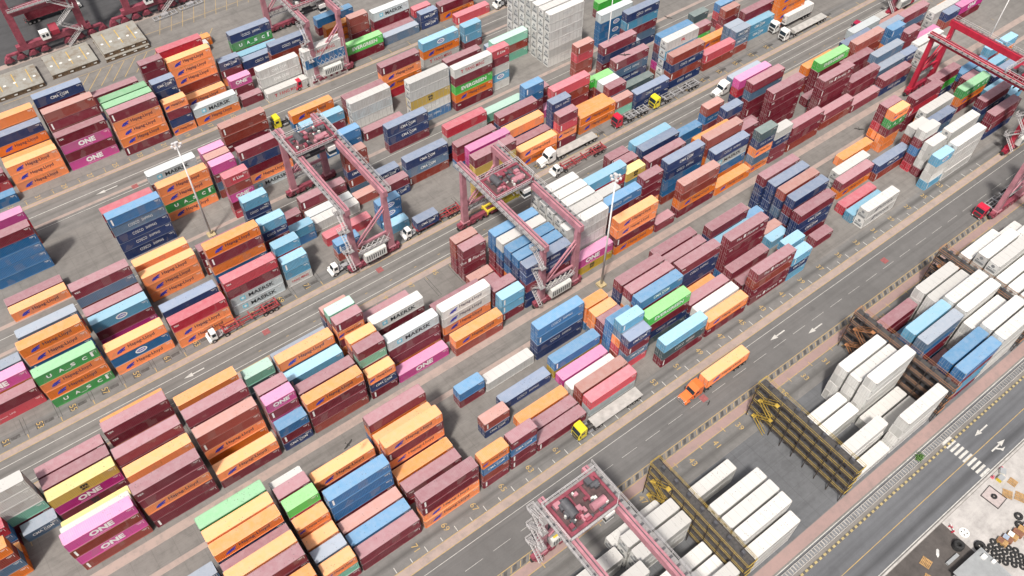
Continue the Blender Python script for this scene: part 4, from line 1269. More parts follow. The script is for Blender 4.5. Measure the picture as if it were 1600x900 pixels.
157.57,147.15,0.00,40,N,plain,-
157.57,147.14,2.70,40,S,plain,-
157.48,147.10,5.40,40,M,mark,-
157.48,147.15,8.10,40,L,mark,-
157.57,147.15,10.80,40,N,cosco,navy long container with white block lettering on top of light blue one
157.43,133.46,0.00,40,R,mark,-
157.44,133.47,2.70,40,K,plain,-
157.48,133.46,5.40,40,N,plain,-
157.44,133.45,8.10,40,M,mark,-
157.48,133.48,10.80,40,B,plain,-
156.36,130.24,0.00,40r,W,plain,-
156.31,130.23,2.85,40r,W,plain,white reefer container between navy above and white below
156.33,130.20,5.70,40r,N,plain,navy reefer container between light blue above and white below
156.36,130.25,8.55,40r,L,mark,light blue reefer container between white above and navy below
156.33,130.22,11.40,40r,W,pil,white reefer container with red letters
156.99,127.71,0.00,40,N,cosco,-
157.00,127.72,2.70,40,R,mark,-
157.01,127.70,5.40,40,N,cosco,-
156.99,127.74,8.10,40,R,plain,rust-red long container on top of navy one, 67% across 9% down the photo
177.06,134.93,0.00,40,O,hl,-
170.69,127.80,0.00,40,R,plain,-
170.69,127.82,2.70,40,D,mark,crimson long container on top of rust-red one, upper right
179.96,128.18,0.00,20,R,plain,rust-red short container on the ground under slate blue one, upper right
179.93,128.24,2.60,20,S,cma,slate blue short container with white name and swoosh between slate blue above and rust-red below
179.93,128.23,5.20,20,S,cma,slate blue short container with white name and swoosh on top of slate blue one
25.72,170.79,0.00,40,N,plain,-
25.74,170.77,2.70,40,M,tex,-
25.69,170.75,5.40,40,A,maersk,pale grey long container, on top of maroon one, 17% across 29% down
25.70,162.20,0.00,40,O,hl,orange long container with dark name and blue emblem on the ground under dark green one
25.69,162.22,2.70,40,U,uasc,dark green long container with spaced white capitals between orange above and orange below
25.70,162.20,5.40,40,O,hl,orange long container, between orange above and dark green below, 18% across 33% down
25.71,162.24,8.10,40,O,hl,orange long container on top of orange one, 18% across 31% down the photo
12.63,156.56,0.00,40,N,cosco,navy long container with white block lettering on the ground under navy one
12.61,156.55,2.70,40,N,cosco,navy long container with white block lettering between navy above and navy below
12.67,156.55,5.40,40,N,cosco,navy long container with white block lettering between slate blue above and navy below
12.62,156.57,8.10,40,S,cosco,slate blue long container with white block lettering
12.62,156.51,10.80,40,B,mark,blue long container on top of slate blue one
12.61,165.09,0.00,40,M,mark,-
12.60,165.04,2.70,40,N,plain,-
12.62,165.08,5.40,40,D,plain,crimson long container on top of navy one
-13.52,173.57,0.00,40,R,plain,-
-13.55,173.59,2.70,40,R,plain,-
-13.50,173.57,5.40,40,D,mark,-
-13.56,173.58,8.10,40,K,plain,magenta long container on top of crimson one, left side
-13.55,165.08,0.00,40,B,plain,blue long container on the ground under blue one
-13.55,165.09,2.70,40,B,plain,blue long container between blue above and blue below, 2% across 46% down the photo
-13.50,165.07,5.40,40,B,mark,blue long container between blue above and blue below, 2% across 44% down the photo
-13.52,165.10,8.10,40,B,plain,blue long container between maroon above and blue below
-13.54,165.05,10.80,40,M,plain,maroon long container on top of blue one
47.13,176.47,0.00,40,M,tex,-
47.14,176.42,2.70,40,R,plain,rust-red long container between rust-red above and maroon below
47.10,176.48,5.40,40,R,mark,rust-red long container on top of rust-red one, upper left
45.28,159.36,0.00,40,A,maersk,pale grey long container with black name and star badge on the ground under orange one
45.33,159.38,2.70,40,O,hl,orange long container with dark name and blue emblem between maroon above and pale grey below
45.31,159.39,5.40,40,M,plain,maroon long container between navy above and orange below
45.28,159.36,8.10,40,N,plain,navy long container between maroon above and maroon below
45.29,159.37,10.80,40,M,mark,maroon long container on top of navy one, upper left
35.68,165.08,0.00,20,N,cosco,navy short container with white block lettering on the ground under navy one
35.72,165.04,2.60,20,N,plain,navy short container between crimson above and navy below
35.69,165.08,5.20,20,D,plain,crimson short container between rust-red above and navy below
35.74,165.06,7.80,20,R,plain,rust-red short container on top of crimson one, upper left
35.73,162.20,0.00,20,R,plain,rust-red short container on the ground under slate blue one, left side
35.72,162.23,2.60,20,S,plain,slate blue short container between maroon above and rust-red below
35.67,162.21,5.20,20,M,tex,maroon short container between magenta above and slate blue below
35.70,162.26,7.80,20,K,plain,magenta short container on top of maroon one
35.72,153.73,0.00,20,D,tex,crimson short container on the ground under maroon one, left side
35.74,153.72,2.60,20,M,plain,maroon short container between magenta above and crimson below
35.77,153.68,5.20,20,K,one,magenta short container with big white capitals between rust-red above and maroon below
35.73,153.69,7.80,20,R,plain,rust-red short container between crimson above and magenta below
35.72,153.67,10.40,20,D,kline,crimson short container with small white name on top of rust-red one
35.72,167.94,0.00,20,B,plain,-
35.74,167.90,2.60,20,M,mark,-
35.72,167.91,5.20,20,M,tex,-
35.71,167.91,7.80,20,K,one,magenta short container on top of maroon one, 20% across 26% down the photo
64.88,173.61,0.00,40,B,mark,-
64.92,173.58,2.70,40,O,hl,orange long container with dark name and blue emblem on top of blue one, upper left
64.88,167.88,0.00,40,M,mark,maroon long container on the ground under light blue one
64.94,167.92,2.70,40,L,mark,light blue long container on top of maroon one
78.00,167.94,0.00,40,O,plain,-
77.96,167.89,2.70,40,R,plain,-
78.01,167.89,5.40,40,M,mark,-
78.03,165.05,0.00,40r,W,plain,white reefer container on the ground under pale grey one
78.02,165.07,2.85,40r,A,plain,pale grey reefer container
77.96,165.10,5.70,40r,W,plain,white reefer container on top of pale grey one
78.00,159.35,0.00,40,M,mark,maroon long container alone on the ground, 37% across 22% down the photo
91.10,156.53,0.00,40r,B,cosco,blue reefer container with white block lettering
91.12,156.55,2.85,40r,W,cma,white reefer container with white name and swoosh between mustard above and blue below
91.08,156.54,5.70,40r,Y,msc,mustard reefer container with black square logo
91.08,156.51,8.55,40r,W,plain,white reefer container between white above and mustard below
91.08,156.52,11.40,40r,W,plain,white reefer container on top of white one, 42% across 13% down the photo
97.60,166.31,0.00,40,S,plain,-
97.60,166.27,2.70,40,S,plain,-
104.18,155.17,0.00,40,M,tex,-
104.16,155.18,2.70,40,O,hl,-
104.12,155.19,5.40,40,G,ever,bright green long container with bold white name between maroon above and orange below
104.15,155.14,8.10,40,M,plain,maroon long container between white above and bright green below
104.17,155.14,10.80,40,W,ym,white long container with faint name
113.82,156.25,0.00,20,W,plain,white short container on the ground under light blue one
113.81,156.30,2.60,20,L,oval,light blue short container with white oval badge between white above and white below
113.75,156.27,5.20,20,W,plain,white short container between maroon above and light blue below
113.76,156.29,7.80,20,M,plain,maroon short container between crimson above and white below
113.77,156.25,10.40,20,D,kline,crimson short container with small white name on top of maroon one
120.67,167.25,0.00,20,B,mark,-
120.63,167.24,2.60,20,S,plain,slate blue short container on top of blue one
123.63,164.58,0.00,40,E,plain,-
123.60,164.62,2.70,40,R,mark,-
123.60,164.61,5.40,40,E,plain,mint green long container on top of rust-red one, 50% across 6% down the photo
112.09,171.61,0.00,40,M,plain,maroon long container alone on the ground, 45% across 9% down the photo
45.28,202.47,0.00,40,R,mark,-
45.36,202.48,2.70,40,R,mark,rust-red long container between orange above and rust-red below
45.32,202.52,5.40,40,O,hl,orange long container with dark name and blue emblem between orange above and rust-red below
45.36,202.51,8.10,40,O,hl,orange long container, between orange above and orange below, 19% across 12% down
45.31,202.51,10.80,40,O,hl,orange long container on top of orange one, 18% across 10% down the photo
-0.47,193.95,0.00,40,O,hl,orange long container, on the ground under orange one, 4% across 31% down
-0.44,193.93,2.70,40,O,hl,orange long container, between orange above and orange below, 4% across 30% down
-0.43,193.94,5.40,40,O,hl,orange long container on top of orange one, 3% across 28% down the photo
-0.49,199.65,0.00,40,M,mark,-
-0.44,199.63,2.70,40,O,plain,-
-0.44,202.50,0.00,40,D,tex,-
-0.42,202.52,2.70,40,M,tex,-
-0.45,202.51,5.40,40,O,hl,orange long container with dark name and blue emblem between navy above and maroon below
-0.48,202.52,8.10,40,N,plain,navy long container on top of orange one
-0.47,196.84,0.00,40,M,mark,-
-0.46,196.81,2.70,40,O,plain,-
-0.43,205.34,0.00,40,N,cosco,-
-0.45,205.32,2.70,40,R,plain,-
-0.41,205.31,5.40,40,M,plain,-
-0.48,205.36,8.10,40,O,hl,-
-0.47,205.35,10.80,40,O,plain,orange long container on top of orange one, upper left
-0.48,208.15,0.00,40,O,plain,-
-0.41,208.18,2.70,40,S,plain,-
-0.40,208.19,5.40,40,M,plain,-
12.59,193.96,0.00,40,K,one,magenta long container with big white capitals on the ground under maroon one
12.59,193.95,2.70,40,M,plain,maroon long container between magenta above and magenta below
12.64,193.93,5.40,40,K,one,magenta long container with big white capitals between maroon above and maroon below
12.60,193.99,8.10,40,M,tex,maroon long container on top of magenta one
12.67,205.33,0.00,40,K,plain,-
12.68,196.80,0.00,40,D,plain,-
12.68,196.78,2.70,40,B,mark,-
12.59,196.84,5.40,40,D,plain,-
12.60,196.84,8.10,40,R,mark,-
12.66,196.84,10.80,40,M,mark,maroon long container between rust-red above and rust-red below
12.64,196.82,13.50,40,R,plain,rust-red long container on top of maroon one
12.59,208.20,0.00,40,B,plain,-
12.60,208.21,2.70,40,N,cosco,-
12.66,208.15,5.40,40,M,mark,-
12.60,208.19,8.10,40,M,plain,-
12.64,208.15,10.80,40,N,cma,navy long container with white name and swoosh on top of maroon one
25.74,191.10,0.00,40,M,mark,maroon long container on the ground under orange one, upper left
25.73,191.12,2.70,40,O,hl,orange long container, between orange above and maroon below, 14% across 23% down
25.68,191.14,5.40,40,O,hl,orange long container, between orange above and orange below, 14% across 22% down
25.75,191.10,8.10,40,O,hl,orange long container, between maroon above and orange below, 13% across 20% down
25.72,191.14,10.80,40,M,mark,maroon long container on top of orange one, upper left
25.74,193.98,0.00,40,M,plain,-
25.70,193.99,2.70,40,R,plain,-
25.67,193.96,5.40,40,R,mark,-
25.69,193.97,8.10,40,R,mark,-
25.75,193.95,10.80,40,U,uasc,dark green long container on top of rust-red one, 12% across 17% down the photo
25.72,196.82,0.00,40,N,plain,-
25.75,196.83,2.70,40,S,plain,-
25.70,196.84,5.40,40,N,plain,-
25.74,196.79,8.10,40,R,plain,-
25.68,196.82,10.80,40,U,uasc,dark green long container on top of rust-red one, 12% across 16% down the photo
25.68,208.20,0.00,40,N,plain,-
25.73,208.16,2.70,40,M,mark,-
25.72,208.16,5.40,40,M,plain,maroon long container on top of maroon one, upper left
35.71,196.84,0.00,20,M,plain,maroon short container on the ground under slate blue one
35.69,196.80,2.60,20,S,plain,slate blue short container between navy above and maroon below
35.69,196.80,5.20,20,N,plain,navy short container between navy above and slate blue below
35.73,196.82,7.80,20,N,plain,navy short container between navy above and navy below, upper left
35.76,196.82,10.40,20,N,cma,navy short container with white name and swoosh on top of navy one, upper left
35.73,202.52,0.00,20,R,plain,-
35.68,202.52,2.60,20,B,plain,-
35.73,202.50,5.20,20,M,plain,-
35.68,202.48,7.80,20,M,mark,maroon short container between maroon above and maroon below, 14% across 14% down the photo
35.75,202.51,10.40,20,M,plain,maroon short container between maroon above and maroon below, 15% across 13% down the photo
35.70,202.48,13.00,20,M,tex,maroon short container on top of maroon one, upper left
35.73,191.13,0.00,20,O,hl,orange short container with dark name and blue emblem on the ground under navy one
35.73,191.15,2.60,20,N,plain,navy short container between maroon above and orange below
35.76,191.09,5.20,20,M,plain,maroon short container between orange above and navy below
35.71,191.13,7.80,20,O,hl,orange short container with dark name and blue emblem on top of maroon one
45.31,199.68,0.00,40,O,hl,orange long container with dark name and blue emblem alone on the ground, upper left
45.35,191.11,0.00,40,O,hl,orange long container with dark name and blue emblem on the ground under pale grey one
45.28,191.09,2.70,40,A,maersk,pale grey long container with black name and star badge on top of orange one
45.28,205.34,0.00,40,B,plain,-
45.33,205.35,2.70,40,O,hl,-
45.28,205.32,5.40,40,O,hl,-
45.30,205.34,8.10,40,O,hl,-
50.01,220.81,0.00,40,W,plain,-
51.87,223.63,0.00,40,O,plain,-
45.27,208.18,0.00,40,B,mark,-
45.29,208.20,2.70,40,M,tex,-
45.29,208.18,5.40,40,R,plain,-
45.32,208.18,8.10,40,D,plain,-
45.29,208.16,10.80,40,D,plain,crimson long container on top of crimson one
55.37,196.78,0.00,20,M,mark,maroon short container on the ground under magenta one
55.31,196.84,2.60,20,K,one,magenta short container on top of maroon one, 23% across 14% down the photo
55.35,191.15,0.00,20,M,plain,maroon short container alone on the ground, upper left
64.95,188.81,0.00,40r,W,ym,white reefer container with faint name alone on the ground
64.90,191.81,0.00,40r,W,plain,white reefer container on the ground under white one, 27% across 15% down the photo
64.96,191.79,2.85,40r,W,cma,white reefer container with white name and swoosh between white above and white below
64.89,191.82,5.70,40r,W,cma,white reefer container with white name and swoosh on top of white one
64.90,202.46,0.00,40,M,mark,-
64.88,202.50,2.70,40,N,cosco,navy long container with white block lettering on top of maroon one
64.91,205.34,0.00,40,B,plain,-
64.91,205.32,2.70,40,L,mark,-
55.32,202.52,0.00,20,O,plain,orange short container on the ground under maroon one
55.30,202.49,2.60,20,M,mark,maroon short container between navy above and orange below
55.35,202.48,5.20,20,N,cma,navy short container with white name and swoosh on top of maroon one, upper left
64.96,208.17,0.00,40,N,plain,-
64.97,208.21,2.70,40,R,mark,-
64.89,208.19,5.40,40,U,uasc,dark green long container with spaced white capitals between navy above and rust-red below
64.92,208.18,8.10,40,N,cosco,navy long container with white block lettering on top of dark green one
71.49,196.81,0.00,40,D,plain,-
71.48,196.81,2.70,40,O,hl,-
71.42,196.81,5.40,40,R,plain,-
71.51,196.80,8.10,40,N,cosco,navy long container with white block lettering on top of rust-red one
77.26,188.26,0.00,40r,W,plain,white reefer container on the ground under white one, 32% across 13% down the photo
77.23,188.27,2.85,40r,W,plain,white reefer container between blue above and white below
77.26,188.25,5.70,40r,B,plain,blue reefer container between white above and white below
77.22,188.29,8.55,40r,W,ym,white reefer container with faint name on top of blue one
91.09,191.14,0.00,40,M,plain,-
91.10,191.13,2.70,40,G,ever,bright green long container with bold white name on top of maroon one, upper middle
91.04,202.48,0.00,40,O,hl,-
91.06,202.46,2.70,40,O,hl,-
91.12,208.19,0.00,40,M,plain,-
91.10,208.19,2.70,40,B,plain,blue long container on top of maroon one, upper left
104.19,192.36,0.00,40,S,plain,slate blue long container alone on the ground
104.12,194.87,0.00,40,M,plain,-
91.10,170.73,0.00,40,D,mark,-
91.08,170.74,2.70,40,O,hl,-
91.11,170.77,5.40,40,O,hl,orange long container, between maroon above and orange below, 39% across 12% down
91.05,170.76,8.10,40,M,mark,maroon long container on top of orange one, 39% across 11% down the photo
107.63,176.47,0.00,40,W,ym,-
107.71,176.47,2.70,40,O,hl,-
107.66,176.46,5.40,40,L,oval,light blue long container with white oval badge on top of orange one
118.67,176.32,0.00,20,M,plain,maroon short container on the ground under light blue one, upper middle
118.67,176.34,2.60,20,L,mark,light blue short container between light blue above and maroon below, upper middle
118.70,176.37,5.20,20,L,plain,light blue short container on top of light blue one, upper middle
104.19,197.43,0.00,40,D,plain,-
104.14,197.41,2.70,40,M,plain,-
104.20,197.43,5.40,40,A,maersk,pale grey long container, on top of maroon one, 38% across 2% down
114.31,192.58,0.00,20,N,cma,navy short container with white name and swoosh on the ground under navy one
114.26,192.57,2.60,20,N,cma,navy short container with white name and swoosh on top of navy one, upper middle
124.33,192.74,0.00,40,O,hl,-
124.31,192.79,2.70,40,M,mark,-
127.24,188.42,0.00,40,D,mark,crimson long container alone on the ground, upper middle
113.94,195.70,0.00,20,S,plain,slate blue short container on the ground under crimson one
113.90,195.69,2.60,20,D,tex,crimson short container on top of slate blue one
94.51,199.64,0.00,20,M,plain,maroon short container on the ground under rust-red one, upper middle
94.59,199.64,2.60,20,R,plain,rust-red short container between rust-red above and maroon below, upper middle
94.50,199.63,5.20,20,R,plain,rust-red short container on top of rust-red one, 35% across 3% down the photo
-0.44,77.84,0.00,40,B,mark,-
-0.42,77.83,2.70,40,B,mark,-
-0.48,77.83,5.40,40,B,plain,-
-0.49,77.88,8.10,40,U,plain,-
-0.43,77.83,10.80,40,U,plain,dark green long container
-0.47,75.01,0.00,40,M,plain,-
-0.49,75.03,2.70,40,B,plain,-
-0.41,75.04,5.40,40,O,plain,-
-0.48,75.02,8.10,40,S,plain,-
-0.42,75.01,10.80,40,O,plain,orange long container on top of slate blue one, 23% across 90% down the photo
-0.41,72.20,0.00,40,D,plain,-
-0.41,72.19,2.70,40,B,plain,-
-0.49,72.15,5.40,40,M,plain,-
-0.44,72.19,8.10,40,N,cosco,-
-0.47,72.14,10.80,40,O,hl,orange long container with dark name and blue emblem on top of navy one
-0.48,69.35,0.00,40,R,mark,-
-0.48,69.35,2.70,40,M,plain,-
-0.42,69.30,5.40,40,R,plain,-
-0.41,69.33,8.10,40,M,plain,maroon long container on top of rust-red one, lower left
-0.40,66.48,0.00,40,D,plain,-
-0.40,66.50,2.70,40,N,plain,-
-0.43,66.47,5.40,40,R,mark,-
-0.42,66.46,8.10,40,S,plain,-
-0.42,66.46,10.80,40,O,plain,orange long container on top of slate blue one, 26% across 96% down the photo
-0.46,63.64,0.00,40,B,mark,-
-0.48,63.61,2.70,40,N,plain,-
-0.45,63.67,5.40,40,O,plain,-
-0.41,63.66,8.10,40,M,mark,-
-0.46,63.67,10.80,40,M,mark,maroon long container on top of maroon one, 28% across 98% down the photo
-0.45,60.77,0.00,40,N,cosco,-
-0.42,60.83,2.70,40,M,mark,-
-0.47,60.78,5.40,40,M,plain,-
-0.47,60.77,8.10,40,O,hl,-
-13.50,72.17,0.00,40,B,mark,-
-13.55,72.15,2.70,40,O,plain,-
-13.47,72.16,5.40,40,S,plain,-
9.61,77.85,0.00,20,R,plain,-
9.62,77.85,2.60,20,B,plain,-
9.53,77.87,5.20,20,D,plain,crimson short container between white above and blue below
9.60,77.85,7.80,20,W,plain,white short container on top of crimson one
9.56,74.99,0.00,20,S,plain,-
9.59,74.98,2.60,20,O,plain,-
9.55,75.04,5.20,20,R,plain,rust-red short container between maroon above and orange below
9.60,74.98,7.80,20,M,mark,-
9.54,75.02,10.40,20,M,plain,maroon short container on top of maroon one, lower left
9.54,72.18,0.00,20,M,plain,-
9.56,72.19,2.60,20,M,mark,-
9.59,72.19,5.20,20,M,mark,-
9.61,72.14,7.80,20,D,mark,crimson short container between bright green above and maroon below
9.62,72.16,10.40,20,G,plain,bright green short container on top of crimson one
9.58,69.36,0.00,20,N,plain,-
9.52,69.34,2.60,20,N,plain,navy short container between orange above and navy below
9.57,69.34,5.20,20,O,plain,orange short container between orange above and navy below
9.61,69.34,7.80,20,O,hl,orange short container with dark name and blue emblem on top of orange one
9.57,66.45,0.00,20,D,plain,-
9.57,66.47,2.60,20,M,tex,-
9.53,66.51,5.20,20,O,plain,orange short container on top of maroon one, lower left
9.54,63.65,0.00,20,O,plain,-
9.54,63.66,2.60,20,M,plain,-
9.54,63.62,5.20,20,S,plain,slate blue short container on top of maroon one
9.60,60.79,0.00,20,M,mark,maroon short container on the ground under mint green one
9.54,60.83,2.60,20,E,plain,mint green short container between orange above and maroon below
9.59,60.79,5.20,20,O,hl,orange short container with dark name and blue emblem on top of mint green one
78.01,191.13,0.00,40,K,plain,-
77.99,191.14,2.70,40,Y,plain,-
78.05,191.13,5.40,40,W,plain,-
64.95,159.40,0.00,40,B,plain,-
64.96,159.39,2.70,40,B,mark,blue long container on top of blue one, upper left
163.50,165.44,0.00,40,M,plain,-
163.50,165.42,2.70,40,G,plain,-
178.95,143.61,0.00,20,G,plain,-
178.98,143.67,2.60,20,T,plain,dark teal short container on top of bright green one
175.24,138.69,0.00,20,G,plain,bright green short container on the ground under maroon one
175.19,138.68,2.60,20,M,mark,maroon short container on top of bright green one
186.09,140.42,0.00,20,M,mark,maroon short container on the ground under crimson one
186.12,140.42,2.60,20,D,plain,crimson short container between blue above and maroon below
186.07,140.45,5.20,20,B,plain,blue short container on top of crimson one
185.17,137.44,0.00,20,D,plain,crimson short container on the ground under maroon one, 70% across 5% down the photo
185.22,137.43,2.60,20,M,plain,maroon short container between rust-red above and crimson below
185.25,137.45,5.20,20,R,plain,rust-red short container on top of maroon one
191.65,132.75,0.00,40,R,plain,-
191.68,132.78,2.70,40,M,plain,-
191.65,132.81,5.40,40,M,plain,maroon long container on top of maroon one, 74% across 2% down the photo
190.01,130.24,0.00,40,L,cma,-
189.98,130.27,2.70,40,L,cma,-
202.27,129.39,0.00,40,O,hl,-
202.23,129.35,2.70,40,O,hl,-
202.23,129.38,5.40,40,O,hl,-
202.26,129.38,8.10,40,O,hl,-
179.73,130.71,0.00,20,S,plain,-
179.71,130.72,2.60,20,S,plain,slate blue short container between slate blue above and slate blue below
179.70,130.76,5.20,20,S,plain,slate blue short container on top of slate blue one
162.45,104.59,0.00,40,M,mark,-
162.43,104.58,2.70,40,M,mark,-
162.42,104.58,5.40,40,M,plain,-
162.48,104.60,8.10,40,S,plain,-
162.42,104.55,10.80,40,M,plain,maroon long container on top of slate blue one, 75% across 13% down the photo
163.83,109.64,0.00,40,D,plain,-
163.88,109.61,2.70,40,N,plain,-
163.81,109.60,5.40,40,D,plain,-
163.80,109.58,8.10,40,K,plain,magenta long container on top of crimson one, upper right
163.91,98.91,0.00,40,M,tex,-
163.91,98.95,2.70,40,M,plain,-
163.88,98.91,5.40,40,M,mark,-
163.85,98.92,8.10,40,M,tex,-
163.85,98.97,10.80,40,M,mark,maroon long container on top of maroon one, 77% across 15% down the photo
178.22,94.40,0.00,40,R,mark,-
178.22,94.45,2.70,40,M,mark,-
178.24,94.39,5.40,40,M,mark,-
178.18,94.41,8.10,40,M,mark,-
178.24,94.43,10.80,40,M,flo,maroon long container with long white name on top of maroon one, upper right
190.55,93.48,0.00,40,M,mark,-
190.56,93.47,2.70,40,M,plain,-
190.57,93.49,5.40,40,M,plain,maroon long container on top of maroon one, 84% across 13% down the photo
181.99,99.46,0.00,40,M,mark,-
185.87,104.62,0.00,40,R,plain,-
185.81,104.61,2.70,40,M,tex,-
185.79,104.64,5.40,40,O,hl,-
186.70,101.96,0.00,40,M,plain,-
186.73,101.97,2.70,40,M,mark,-
186.68,101.99,5.40,40,M,mark,-
186.76,101.95,8.10,40,G,ever,bright green long container with bold white name on top of maroon one, upper right
195.02,99.12,0.00,40,O,plain,-
195.10,99.14,2.70,40,M,mark,-
195.06,99.12,5.40,40,M,plain,-
205.31,96.63,0.00,40,N,plain,-
205.23,96.63,2.70,40,M,mark,-
205.29,96.61,5.40,40,S,plain,slate blue long container on top of maroon one
204.00,94.07,0.00,40,M,mark,-
204.00,94.07,2.70,40,S,plain,-
202.05,90.51,0.00,40,N,cosco,-
202.10,90.47,2.70,40,M,plain,maroon long container on top of navy one, 87% across 13% down the photo
213.40,94.19,0.00,20,M,mark,maroon short container on the ground under navy one, upper right
213.40,94.16,2.60,20,N,cma,navy short container with white name and swoosh on top of maroon one, upper right
201.73,101.63,0.00,40,R,plain,-
201.75,101.64,2.70,40,R,plain,-
201.74,101.68,5.40,40,R,plain,-
201.70,101.68,8.10,40,R,plain,rust-red long container on top of rust-red one, 85% across 7% down the photo
202.82,105.12,0.00,40,M,mark,-
202.87,105.10,2.70,40,N,plain,-
202.81,105.15,5.40,40,N,plain,-
209.20,107.74,0.00,40,S,plain,-
209.20,107.74,2.70,40,R,mark,-
209.15,107.76,5.40,40,A,plain,-
223.10,107.19,0.00,40,R,plain,-
223.12,107.19,2.70,40,R,plain,-
215.21,103.95,0.00,40,R,plain,-
215.21,103.98,2.70,40,M,tex,-
215.22,103.96,5.40,40,S,plain,-
227.55,104.07,0.00,40,M,plain,-
227.56,104.10,2.70,40,S,plain,-
227.50,104.11,5.40,40,M,plain,maroon long container on top of slate blue one, 89% across 2% down the photo
212.65,100.32,0.00,20,M,plain,-
212.65,100.30,2.60,20,O,plain,orange short container between blue above and maroon below
212.66,100.26,5.20,20,B,plain,blue short container between blue above and orange below
212.70,100.26,7.80,20,B,mark,blue short container on top of blue one, upper right
218.86,98.43,0.00,20,S,plain,-
218.87,98.43,2.60,20,M,plain,maroon short container between maroon above and slate blue below
218.89,98.42,5.20,20,M,tex,maroon short container on top of maroon one, 89% across 6% down the photo
228.15,98.38,0.00,40,K,plain,-
222.78,94.62,0.00,40r,W,plain,-
222.71,94.64,2.85,40r,W,plain,white reefer container on top of white one, 91% across 6% down the photo
221.03,91.68,0.00,40r,M,tex,maroon reefer container on the ground under white one
221.05,91.65,2.85,40r,W,plain,white reefer container on top of maroon one
250.12,99.14,0.00,40,M,plain,-
250.09,99.10,2.70,40,K,one,-
240.81,99.15,0.00,20,R,plain,rust-red short container on the ground under navy one
240.78,99.19,2.60,20,N,plain,navy short container on top of rust-red one
240.12,101.63,0.00,40r,W,plain,white reefer container on the ground under white one, 91% across 4% down the photo
240.14,101.65,2.85,40r,W,plain,white reefer container on top of white one, 92% across 2% down the photo
246.59,104.04,0.00,20,O,hl,-
208.70,80.39,0.00,40,N,cosco,-
208.68,80.43,2.70,40,G,plain,-
208.64,80.43,5.40,40,M,plain,maroon long container on top of bright green one
221.63,79.37,0.00,40,M,mark,-
221.61,79.42,2.70,40,B,mark,-
217.67,76.87,0.00,20,R,plain,rust-red short container on the ground under maroon one
217.59,76.91,2.60,20,M,plain,maroon short container on top of rust-red one, upper right
226.90,76.61,0.00,40,S,plain,-
226.93,76.62,2.70,40,L,mark,-
211.77,73.28,0.00,40,M,mark,-
211.83,73.28,2.70,40,O,hl,-
211.79,73.23,5.40,40,U,uasc,dark green long container with spaced white capitals on top of orange one, upper right
212.21,67.35,0.00,40,S,plain,-
212.14,67.33,2.70,40,N,cosco,-
212.21,67.39,5.40,40,M,plain,maroon long container on top of navy one, 97% across 16% down the photo
209.18,62.54,0.00,40,N,plain,-
209.17,62.52,2.70,40,M,mark,-
209.16,62.57,5.40,40,M,plain,maroon long container on top of maroon one, 98% across 19% down the photo
220.75,69.88,0.00,40,N,plain,-
220.73,69.91,2.70,40,L,plain,-
221.45,66.19,0.00,20,M,plain,-
221.41,66.19,2.60,20,L,mark,light blue short container on top of maroon one, 99% across 16% down the photo
191.38,70.23,0.00,40,M,plain,-
191.36,70.19,2.70,40,S,plain,-
191.36,70.19,5.40,40,N,plain,-
235.22,81.32,0.00,20,M,mark,maroon short container on the ground under light blue one, upper right
235.27,81.26,2.60,20,L,plain,light blue short container on top of maroon one, 97% across 8% down the photo
242.24,80.83,0.00,20,O,plain,orange short container on the ground under light blue one
242.31,80.88,2.60,20,L,plain,light blue short container on top of orange one
227.75,73.40,0.00,40,B,plain,-
227.77,73.36,2.70,40,N,cma,navy long container with white name and swoosh on top of blue one
-13.51,191.10,0.00,40,B,plain,-
-13.49,196.80,0.00,40,D,tex,-
-13.51,196.81,2.70,40,M,tex,-
136.33,155.63,0.00,40r,W,txt,white reefer container on the ground under white one, 54% across 10% down the photo
136.31,155.60,2.85,40r,W,txt,white reefer container between white above and white below, 55% across 8% down the photo
136.33,155.59,5.70,40r,W,txt,white reefer container between white above and white below, 55% across 7% down the photo
136.33,155.62,8.55,40r,W,txt,white reefer container between white above and white below, 55% across 5% down the photo
136.26,155.63,11.40,40r,W,txt,white reefer container between white above and white below, 55% across 4% down the photo
136.25,155.60,14.25,40r,W,txt,white reefer container on top of white one, 55% across 2% down the photo
136.26,158.45,0.00,40r,W,txt,white reefer container on the ground under white one, 53% across 10% down the photo
136.30,158.46,2.85,40r,W,txt,white reefer container between white above and white below, 53% across 8% down the photo
136.34,158.48,5.70,40r,W,txt,white reefer container between white above and white below, 53% across 7% down the photo
136.29,158.45,8.55,40r,W,txt,white reefer container between white above and white below, 53% across 5% down the photo
136.29,158.49,11.40,40r,W,txt,white reefer container between white above and white below, 53% across 4% down the photo
136.27,158.50,14.25,40r,W,txt,white reefer container on top of white one, 54% across 1% down the photo
136.31,161.37,0.00,40r,W,txt,white reefer container on the ground under white one, 52% across 9% down the photo
136.30,161.31,2.85,40r,W,txt,white reefer container between white above and white below, 52% across 8% down the photo
136.30,161.35,5.70,40r,W,txt,white reefer container between white above and white below, 52% across 6% down the photo
136.29,161.36,8.55,40r,W,txt,white reefer container between white above and white below, 52.1% across 4.5% down
136.25,161.34,11.40,40r,W,txt,white reefer container between white above and white below, 52% across 3% down the photo
136.29,161.34,14.25,40r,W,txt,white reefer container on top of white one, 53% across 1% down the photo
136.33,164.20,0.00,40r,W,txt,white reefer container on the ground under white one, 52% across 8% down the photo
136.32,164.17,2.85,40r,W,txt,white reefer container between white above and white below, 52% across 7% down the photo
136.28,164.19,5.70,40r,W,txt,white reefer container between white above and white below, 51.6% across 5.2% down
136.32,164.18,8.55,40r,W,txt,white reefer container between white above and white below, 52% across 4% down the photo
136.30,164.21,11.40,40r,W,txt,white reefer container between white above and white below, 52% across 2% down the photo
136.30,164.23,14.25,40r,W,txt,white reefer container on top of white one, 52% across 1% down the photo
136.26,167.05,0.00,40r,W,txt,-
136.26,167.05,2.85,40r,W,txt,-
